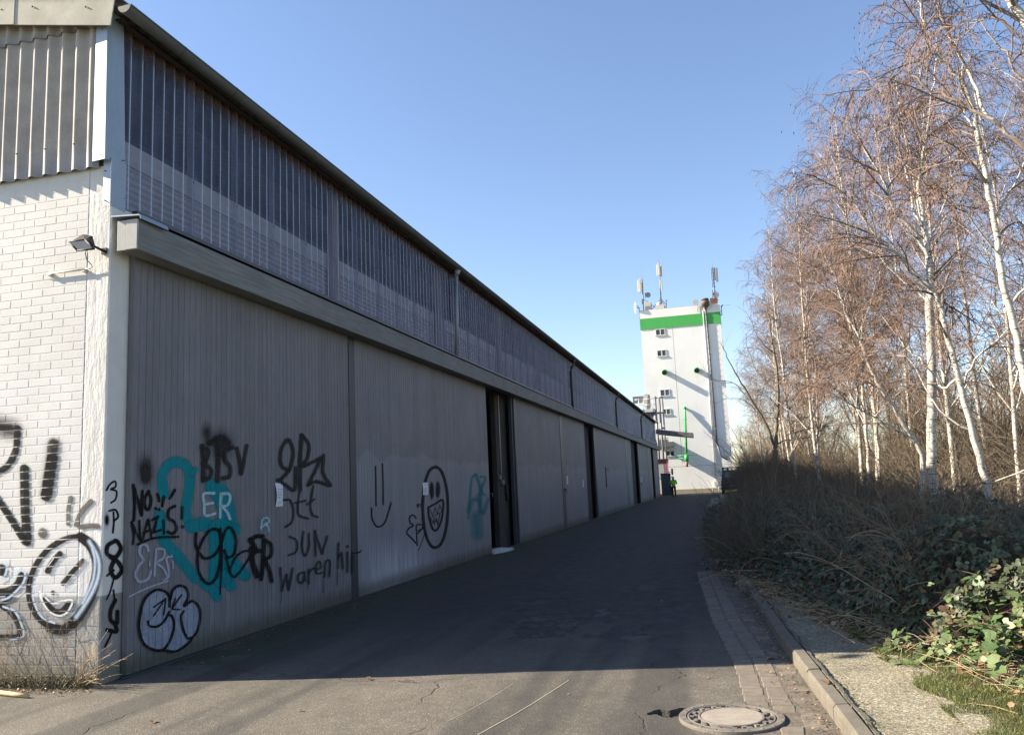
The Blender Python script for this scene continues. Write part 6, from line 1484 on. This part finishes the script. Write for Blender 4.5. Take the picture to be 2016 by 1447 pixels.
# ------------------------------------------------------------------ thicket
XE_Y = [4, 5, 6.5, 7.5, 8.5, 9.95, 12, 14.85, 19.5, 30, 43, 60, 90]
XE_X = [2.5, 2.25, 2.0, 1.65, 1.3, .90, .42, -.05, -.45, -.75, -.85, -.45, -.3]
def xe(y): return np.interp(y, XE_Y, XE_X)
def top_h(x, y):
    d = np.clip(x - xe(y), 0, None); h = .95 * (1 - np.exp(-d / .35)) * (0.62 + .65 * vnoise(x, y, .9, 11)) + .12 * vnoise(x, y, 4, 12)
    lim = np.where((y > 22) & (x < .0125 * y + .3), .32, 1.0)
    return .08 + h * np.clip((y - 5.2) / 3.2, .35, 1) * lim
# dense twiggy scrub: fans of thin stems, one mass nobody could count
rg = np.random.default_rng(81); st = []; tw = []
def fan(cx, cy, H, n, sp):
    for k in range(n):
        a = rg.uniform(0, 6.28); s_ = sp * rg.random() ** .6; d = unit(np.array([math.cos(a) * s_, math.sin(a) * s_, 1.])); q, rr = grow(rg, np.array([cx + rg.normal(0, .2), cy + rg.normal(0, .2), .05]), d, H * rg.uniform(.55, 1.05), .008, .0025, 8, 0, .07, .13); st.append((q, rr))
        for u in range(int(6 + H * 5)):
            p, ax = along(q, rg.uniform(.2, 1)); tw.append(grow(rg, p, side_dir(rg, ax, rg.uniform(.4, 1.0)), rg.uniform(.2, .6), .0036, .0022, 4, .05, .05, .12))
for k in range(330):
    y = 13 + 52 * rg.random() ** 1.25; x = float(xe(y)) + .25 + rg.random() ** 1.1 * (3.6 if y < 30 else 4.5); x = max(x, .0125 * y + 1.0 + .8 * rg.random()) if y > 19 else x; hmax = np.interp(y, [13, 20, 40, 65], [1.5, 2.2, 2.9, 3.3]); fan(x, y, hmax * rg.uniform(.65, 1.05) * np.interp(x - float(xe(y)), [0, .6, 1.5], [.55, .8, 1]), 13, .85)
for k in range(260): y = 12 + 40 * rg.random(); fan(float(xe(y)) + 3.4 + rg.random() * (4 + y * .25), y, rg.uniform(1.6, 3.4) + y * .03, 9, .45)
for k in range(150): y = rg.uniform(8.6, 17); fan(float(xe(y)) + .55 + rg.random() * 4, y, rg.uniform(.9, 1.75), 8, 1.0)
Va, Fa = tubes_np(st, 3); Vb, Fb = tubes_np(tw, 3)
tag(npmesh("scrub_thicket", np.concatenate([Va, Vb]), [np.concatenate([Fa, Fb + len(Va)])], SCRUB), "dense leafless brown scrub filling the shaded roadside under the birches", "scrub", kind="stuff")

LEAF_V = np.array([[0, 0, 0], [-.40, .27, .06], [.40, .27, .06], [0, .33, 0], [-.36, .68, .05], [.36, .68, .05], [0, .66, 0], [0, .98, -.05]])
LEAF_F4 = np.array([[3, 2, 5, 6], [1, 3, 6, 4]]); LEAF_F3 = np.array([[0, 2, 3], [0, 3, 1], [6, 5, 7], [4, 6, 7]])
def leaves_np(name, P, N, size, mat, rg, tone=None, kind=None, label=None, cat=None, parent=None, tri=True, spread=.9):
    """trifoliate leaves at points P with rough normals N"""
    m = len(P); N = N / (np.linalg.norm(N, axis=1, keepdims=True) + 1e-9); T_ = rg.normal(0, 1, (m, 3)); T_[:, 2] -= .35; T_ -= N * (T_ * N).sum(1, keepdims=True); T_ /= np.linalg.norm(T_, axis=1, keepdims=True) + 1e-9; B = np.cross(T_, N)
    Vs = []; tn = []
    tone = rg.random(m) if tone is None else tone
    for j, a in enumerate(((0, spread + .1, -spread - .1) if tri else (0,))):
        a_ = a + rg.normal(0, .12, m); c, s_ = np.cos(a_)[:, None], np.sin(a_)[:, None]; t2 = T_ * c + B * s_; b2 = B * c - T_ * s_; n2 = N + rg.normal(0, .18, (m, 3)); sz = size * rg.uniform(.55, 1.25, m) * (1.1 if j == 0 else .85)
        o = P + t2 * (sz * .25)[:, None]; V = o[:, None] + (b2[:, None] * LEAF_V[None, :, 0:1] + t2[:, None] * LEAF_V[None, :, 1:2] + n2[:, None] * LEAF_V[None, :, 2:3]) * sz[:, None, None]; Vs.append(V.reshape(-1, 3)); tn.append(np.repeat(tone + rg.normal(0, .05, m), 8))
    V = np.concatenate(Vs); k = len(V) // 8; o = (np.arange(k) * 8)[:, None, None]
    ob = npmesh(name, V, [(LEAF_F4[None] + o).reshape(-1, 4), (LEAF_F3[None] + o).reshape(-1, 3)], mat, parent, tone=np.clip(np.concatenate(tn), 0, 1), smooth=True)
    return tag(ob, label, cat, None, kind)
def scatter_thicket(n, y0, y1, width, rg, pw=1.0):
    y = y0 + (y1 - y0) * rg.random(n) ** pw; x = xe(y) - .05 + width * rg.random(n) ** 1.35; h = top_h(x, y); depth = rg.random(n) ** 1.8 * np.minimum(.5, h); z = h - depth + .02
    z = np.maximum(z, .1); N = np.stack([-.75 * np.exp(-(x - xe(y)) / .8) + rg.normal(0, .45, n), -.45 + rg.normal(0, .4, n), .7 + rg.normal(0, .35, n)], 1)
    return np.stack([x, y, z], 1), N
P_, N_ = scatter_thicket(16500, 7.6, 17, 4.6, rg, 1.3); leaves_np("bramble_thicket", P_, N_, .050, BLEAF, rg, kind="stuff", label="dense dark green bramble leaves covering the verge beside the kerb", cat="brambles")
P_, N_ = scatter_thicket(3200, 17, 40, 3.2, rg, 1.2); leaves_np("bramble_thicket", P_, N_, .085, BLEAF, rg, kind="stuff", label="dark bramble leaves along the lane edge further back", cat="brambles")
# arching canes and dead stems through the brambles
cs = []; ds = []
for k in range(520):
    y = 7.4 + 12 * rg.random() ** 1.3; x = float(xe(y)) + rg.uniform(-.02, 3.2); p = np.array([x, y, float(top_h(np.array(x), np.array(y))) * rg.uniform(.2, .9)]); a = rg.uniform(0, 6.28)
    q = grow(rg, p, unit(np.array([math.cos(a) - .4, math.sin(a) - .3, rg.uniform(.1, .9)])), rg.uniform(.4, 1.3), .0042, .0022, 9, .05, .22, .08); (cs if rg.random() < .55 else ds).append(q)
V, Fq = tubes_np(cs, 4); tag(npmesh("bramble_canes", V, [Fq], BSTEM, smooth=True), "reddish arching bramble canes in the dark thicket", "brambles", kind="stuff")
V, Fq = tubes_np(ds, 4); tag(npmesh("dead_canes", V, [Fq], DSTEM, smooth=True), "pale dead stems tangled over the brambles", "dead stems", kind="stuff")

# sunlit bramble bushes at the right border
def bramble_bush(seed, cx, cy, label, n, L, size, dirx=-.6):
    rg = np.random.default_rng(seed); e = empty("bramble_bush", (cx, cy, .09), label, "bramble bush", "sunlit bramble bushes"); stems = []; LP = []; LN = []
    for k in range(n):
        a = rg.uniform(0, 6.28); p = np.array([cx + rg.normal(0, .16), cy + rg.normal(0, .16), .10]); d = unit(np.array([math.cos(a) * .8 + dirx, math.sin(a) * .8 - .35, rg.uniform(.35, 1.3)])); q, rr = grow(rg, p, d, L * rg.uniform(.6, 1.15), .0055, .002, 12, .03, .34, .06); q[:, 2] = np.maximum(q[:, 2], .11); stems.append((q, rr))
        for t in np.arange(.22, 1.0, .075): 
            if rg.random() < .82: p2, ax = along(q, t); LP.append(p2 + rg.normal(0, .022, 3) + np.array([0, 0, .02])); LN.append(np.array([-.25, -.2, .9]) + rg.normal(0, .38, 3))
    V, Fq = tubes_np(stems, 5); npmesh("stems", V, [Fq], BSTEM, e, smooth=True); leaves_np("leaves", np.array(LP), np.array(LN), size, NLEAF, rg, parent=e); return e
bramble_bush(91, 2.30, 7.30, "sunlit green bramble bush reaching highest, at the right border above the grass", 34, .95, .072)
bramble_bush(92, 1.95, 7.55, "low sunlit bramble sprawl creeping onto the grass at the shadow edge", 24, .62, .058, -.8)
bramble_bush(93, 2.35, 6.55, "sunlit bramble bush with large leaves low at the right border", 22, .55, .066, -.5)
bramble_bush(94, 2.75, 7.0, "sunlit bramble bush half outside the right border", 22, .9, .072)

# litter, dead bramble twigs, grass
rg = np.random.default_rng(101); n = 2600
y = 5.0 + 11 * rg.random(n) ** 1.3; x = xe(y) + rg.normal(-.02, .20, n); z = .115 + .03 * rg.random(n); leaves_np("leaf_litter", np.stack([x, y, z], 1), np.stack([rg.normal(0, .5, n), rg.normal(0, .5, n), np.ones(n)], 1), .045, LITTER, rg, kind="stuff", label="dry leaves and litter along the edge of the brambles", cat="leaf litter", tri=False)
st = []
for k in range(1500):
    y = 5.6 + 6.5 * rg.random() ** 1.2; x = float(xe(y)) + rg.normal(.12, .25); a = rg.uniform(0, 6.28); st.append(grow(rg, np.array([x, y, .12 + rg.random() * .10]), unit(np.array([math.cos(a), math.sin(a), rg.normal(0, .25)])), rg.uniform(.08, .45), .0026, .0014, 4, 0, .05, .12))
V, Fq = tubes_np(st, 3); tag(npmesh("dead_twigs", V, [Fq], DSTEM), "tangle of small dead twigs at the foot of the brambles", "dead twigs", kind="stuff")
n = 120000; y = 4.0 + 9.5 * rg.random(n) ** 1.35; kx = kerb_x(y); cxg = (kx + .92 + xe(y) + .12) / 2; wid = np.maximum(.10, (xe(y) + .25 - kx - .80) / 2); x = cxg + wid * rg.uniform(-1, 1, n) * (1 - .25 * rg.random(n)); x = kx + .66 + rg.random(n) * (xe(y) + .35 - kx - .66); keep = (vnoise(x, y, 3.2, 21) * .65 + vnoise(x, y, 9, 22) * .35 > np.interp((x - kx), [.55, .95], [.62, .16])) & (x > kx + .62); x, y = x[keep], y[keep]; n = len(x)
L = rg.uniform(.025, .075, n); a = rg.uniform(0, 6.28, n); w = .0022; ba = np.stack([np.cos(a), np.sin(a), 0 * a], 1); ld = np.stack([rg.normal(0, .55, n), rg.normal(0, .55, n), np.ones(n)], 1); ld /= np.linalg.norm(ld, axis=1, keepdims=True); P0 = np.stack([x, y, np.full(n, .098)], 1)
mid_ = P0 + ld * (L * .55)[:, None]; tip = P0 + ld * L[:, None] + np.stack([ld[:, 0], ld[:, 1], -.3 + 0 * a], 1) * (L * .35)[:, None]
V = np.stack([P0 - ba * w, P0 + ba * w, mid_ + ba * w * .8, mid_ - ba * w * .8, tip], 1).reshape(-1, 3); o = (np.arange(n) * 5)[:, None]
tag(npmesh("grass", V, [o + np.array([[0, 1, 2, 3]]), o + np.array([[3, 2, 4]])], GRASS, tone=np.repeat(np.clip(vnoise(x, y, 4, 23) * .6 + rg.random(n) * .5, 0, 1), 5)), "short yellow-green grass between the gravel path and the brambles", "grass", kind="stuff")
# small debris in the gutter, on the kerb and in the corner
n = 420; y = 4.6 + 8 * rg.random(n) ** 1.2; x = kerb_x(y) - np.abs(rg.normal(.02, .09, n)) - .01; leaves_np("gutter_debris", np.stack([x, y, .014 + .012 * rg.random(n)], 1), np.stack([rg.normal(0, .4, n), rg.normal(0, .4, n), np.ones(n)], 1), .020, LITTER, rg, kind="stuff", label="small dry debris in the gutter along the kerb", cat="debris", tri=False)

n = 2600; y = 4.2 + 9 * rg.random(n) ** 1.2; x = kerb_x(y) + KW + np.abs(rg.normal(.03, .05, n)); keep = vnoise(x * 0, y, 2.3, 51) > .42; x, y = x[keep], y[keep]; n = len(x)
leaves_np("kerb_moss", np.stack([x, y, .096 + .02 * rg.random(n)], 1), np.stack([rg.normal(0, .6, n), rg.normal(0, .6, n), np.ones(n)], 1), .011, leaf_mat("kerb_moss_leaf", [(0, (.14, .10, .06)), (.4, (.16, .12, .06)), (.5, (.06, .075, .02)), (1, (.11, .13, .035))]), rg, kind="stuff", label="moss and crumbs in the joint behind the kerb", cat="moss", tri=False)
n = 500; y = 4.6 + 8 * rg.random(n) ** 1.1; x = kerb_x(y) + .2 + rg.random(n) * .7; leaves_np("path_litter", np.stack([x, y, .100 + 0 * x], 1), np.stack([rg.normal(0, .3, n), rg.normal(0, .3, n), np.ones(n)], 1), .014, LITTER, rg, kind="stuff", label="dark leaf scraps scattered on the gravel path", cat="leaf litter", tri=False)
n = 600; y = 7.2 + 14 * rg.random(n); x = -5.58 + np.abs(rg.normal(0, .22, n)); leaves_np("wall_foot_litter", np.stack([x, y, .006 + .012 * rg.random(n)], 1), np.stack([rg.normal(0, .4, n), rg.normal(0, .4, n), np.ones(n)], 1), .018, LITTER, rg, kind="stuff", label="small debris and leaf scraps along the foot of the doors", cat="debris", tri=False)

def dry_leaf(px, py, size, rz, label, z=.008):
    p = on_z(px, py, 0); n = 9; V = []; rr = random.Random(int(px))
    for i in range(n):
        for j in range(n):
            u, v_ = i / (n - 1) * 2 - 1, j / (n - 1) * 2 - 1; w = (1 - v_ * v_) ** .6 * (.62 + .22 * math.cos(v_ * 7)); X_ = u * w; Y_ = v_; Z_ = .30 * X_ * X_ + .18 * math.sin(v_ * 2.2 + 1) + .05 * math.sin(5 * u + 4 * v_)
            c, s_ = math.cos(rz), math.sin(rz); V.append((p.x + (X_ * c - Y_ * s_) * size, p.y + (X_ * s_ + Y_ * c) * size, z + max(0, Z_ * size + .002)))
    i = (np.arange(n - 1)[:, None] * n + np.arange(n - 1)[None]).ravel()
    o = npmesh("dry_leaf", V, [np.stack([i, i + 1, i + 1 + n, i + n], 1)], LITTER, smooth=True, tone=np.full(n * n, rr.uniform(.4, .95))); tag(o, label, "dry leaf", "dry leaves lying on the road")
for a in ((303, 1423, .034, .5, "pale dry leaf on the sunlit asphalt nearest the lower left corner"), (725, 1337, .036, 1.2, "curled dry leaf lying right at the shadow edge left of centre"), (591, 1400, .024, 2, "small dry leaf on the sunlit asphalt between the two larger ones"),
          (1302, 1184, .024, .9, "pale leaf alone on the shaded asphalt near the worn patches"), (1520, 1298, .05, 1.6, "large crumpled leaf in the gutter at the shadow edge"), (1392, 1336, .016, 0, "tiny dark leaf on sunlit asphalt left of the stone setts"), (1118, 1368, .015, 0, "tiny leaf on the sunlit asphalt left of the manhole")): dry_leaf(*a)
dry_leaf(1628, 1378, .045, .4, "orange dry leaf lying on top of the kerb", .128)

# weeds, moss and stick at the brick corner
rg = np.random.default_rng(111); st = []
for k in range(85):
    x = rg.uniform(-7.1, -5.95); p = np.array([x, 6.50 - rg.random() * .10, .0]); d = unit(np.array([rg.normal(-.1, .55), rg.normal(-.12, .2), 1.])); q = grow(rg, p, d, rg.uniform(.25, .85), .0030, .0012, 8, 0, .06, .08); st.append(q)
    for u in range(3): p2, ax = along(q[0], rg.uniform(.4, 1)); st.append(grow(rg, p2, side_dir(rg, ax, .6), rg.uniform(.06, .2), .0016, .0009, 3, 0, 0, .1))
for k in range(22):
    d = unit(np.array([rg.uniform(.2, 1.3), rg.normal(-.1, .25), rg.uniform(.35, 1.1)])); st.append(grow(rg, np.array([-5.82 + rg.normal(0, .06), 6.48, .02]), d, rg.uniform(.2, .55), .0042, .0015, 8, 0, .12, .07))
V, Fq = tubes_np(st, 4); tag(npmesh("dry_weeds", V, [Fq], DSTEM, smooth=True), "dry thin weed stems standing against the foot of the brick corner", "weeds", kind="stuff")
n = 2600; x = rg.uniform(-7.6, -5.72, n); y = 6.58 - np.abs(rg.normal(0, .085, n)); z = .01 + rg.random(n) * .085 * np.exp(-((6.58 - y) / .12)); leaves_np("moss_clump", np.stack([x, y, z], 1), np.stack([rg.normal(0, .8, n), rg.normal(-.4, .5, n), np.ones(n)], 1), .013, leaf_mat("moss_leaf", [(0, (.12, .08, .04)), (.35, (.20, .15, .08)), (.5, (.045, .055, .018)), (1, (.09, .10, .03))]), rg, kind="stuff", label="low moss and dead leaves along the foot of the brick wall", cat="moss")
n = 260; x = rg.uniform(-7.4, -5.6, n); y = 6.40 - np.abs(rg.normal(0, .10, n)); leaves_np("corner_litter", np.stack([x, y, .008 + 0 * x], 1), np.stack([rg.normal(0, .3, n), rg.normal(0, .3, n), np.ones(n)], 1), .022, LITTER, rg, kind="stuff", label="dry leaf scraps on the asphalt before the weeds", cat="leaf litter", tri=False)
a = on_z(-30, 1361, .02); c = on_z(55, 1369, .02); mb = MB(); mb.tube([a, a.lerp(c, .3) + Vector((0, .004, .002)), a.lerp(c, .7), c], [.021, .022, .020, .017], 10); tag(mb.build("wooden_stick", STICK), "pale peeled stick lying on the ground at the lower left border", "stick")
# white sand spilled out of the first opening
xs_ = np.linspace(-5.95, -5.05, 40); ys_ = np.linspace(19.3, 22.4, 60)
tag(grid_mesh("sand_spill", xs_, ys_, lambda x, y: -.02 + .085 * np.exp(-((x + 5.72) / .26) ** 2 - ((y - 20.4) / .75) ** 2) + .012 * vnoise(x, y, 9, 31), SAND), "flat heap of white sand spilled at the first door opening", "sand heap")
# asphalt rubble in the hole beside the manhole
pts = []
hm = MB()
for k in range(70):
    u = rg.random(); x = -.64 + .24 * u; y = 6.11 + .02 * u + rg.uniform(-.09, .09) * u ** .7; s_ = rg.uniform(.004, .011); hm.sph((x, y, -.040 + s_ * .5), s_, (1, rg.uniform(.6, 1), .7), 6)
tag(hm.build("rubble", HOLE), "loose dark crumbs in the broken asphalt hole beside the manhole", "rubble", kind="stuff")

# far woodland closing the view
rg = np.random.default_rng(121); st = []; tw = []
for k in range(190):
    y = rg.uniform(20, 130); x = rg.uniform(7, 16) + (y - 20) * rg.uniform(.12, .9); H = rg.uniform(4.5, 8.0) + y * .03
    q = grow(rg, np.array([x, y, 0.]), np.array([0, 0, 1.]), H, .10, .02, 7, 0, 0, .06); st.append(q)
    for u in range(26):
        p, ax = along(q[0], rg.uniform(.12, 1)); b1 = grow(rg, p, side_dir(rg, ax, rg.uniform(.5, 1.0)), rg.uniform(.8, 2.2), .03, .010, 6, .08, 0, .08); st.append(b1)
        for w_ in range(9): p2, ax2 = along(b1[0], rg.uniform(.2, 1)); tw.append(grow(rg, p2, side_dir(rg, ax2, rg.uniform(.3, 1.0)), rg.uniform(.4, 1.1), .010, .006, 4, 0, .05, .12))
Va, Fa = tubes_np(st, 4); Vb, Fb = tubes_np(tw, 3); tag(npmesh("far_woodland", np.concatenate([Va, Vb]), [np.concatenate([Fa, Fb + len(Va)])], WOODS), "brown leafless woodland closing the view behind the birches", "woodland", kind="stuff")
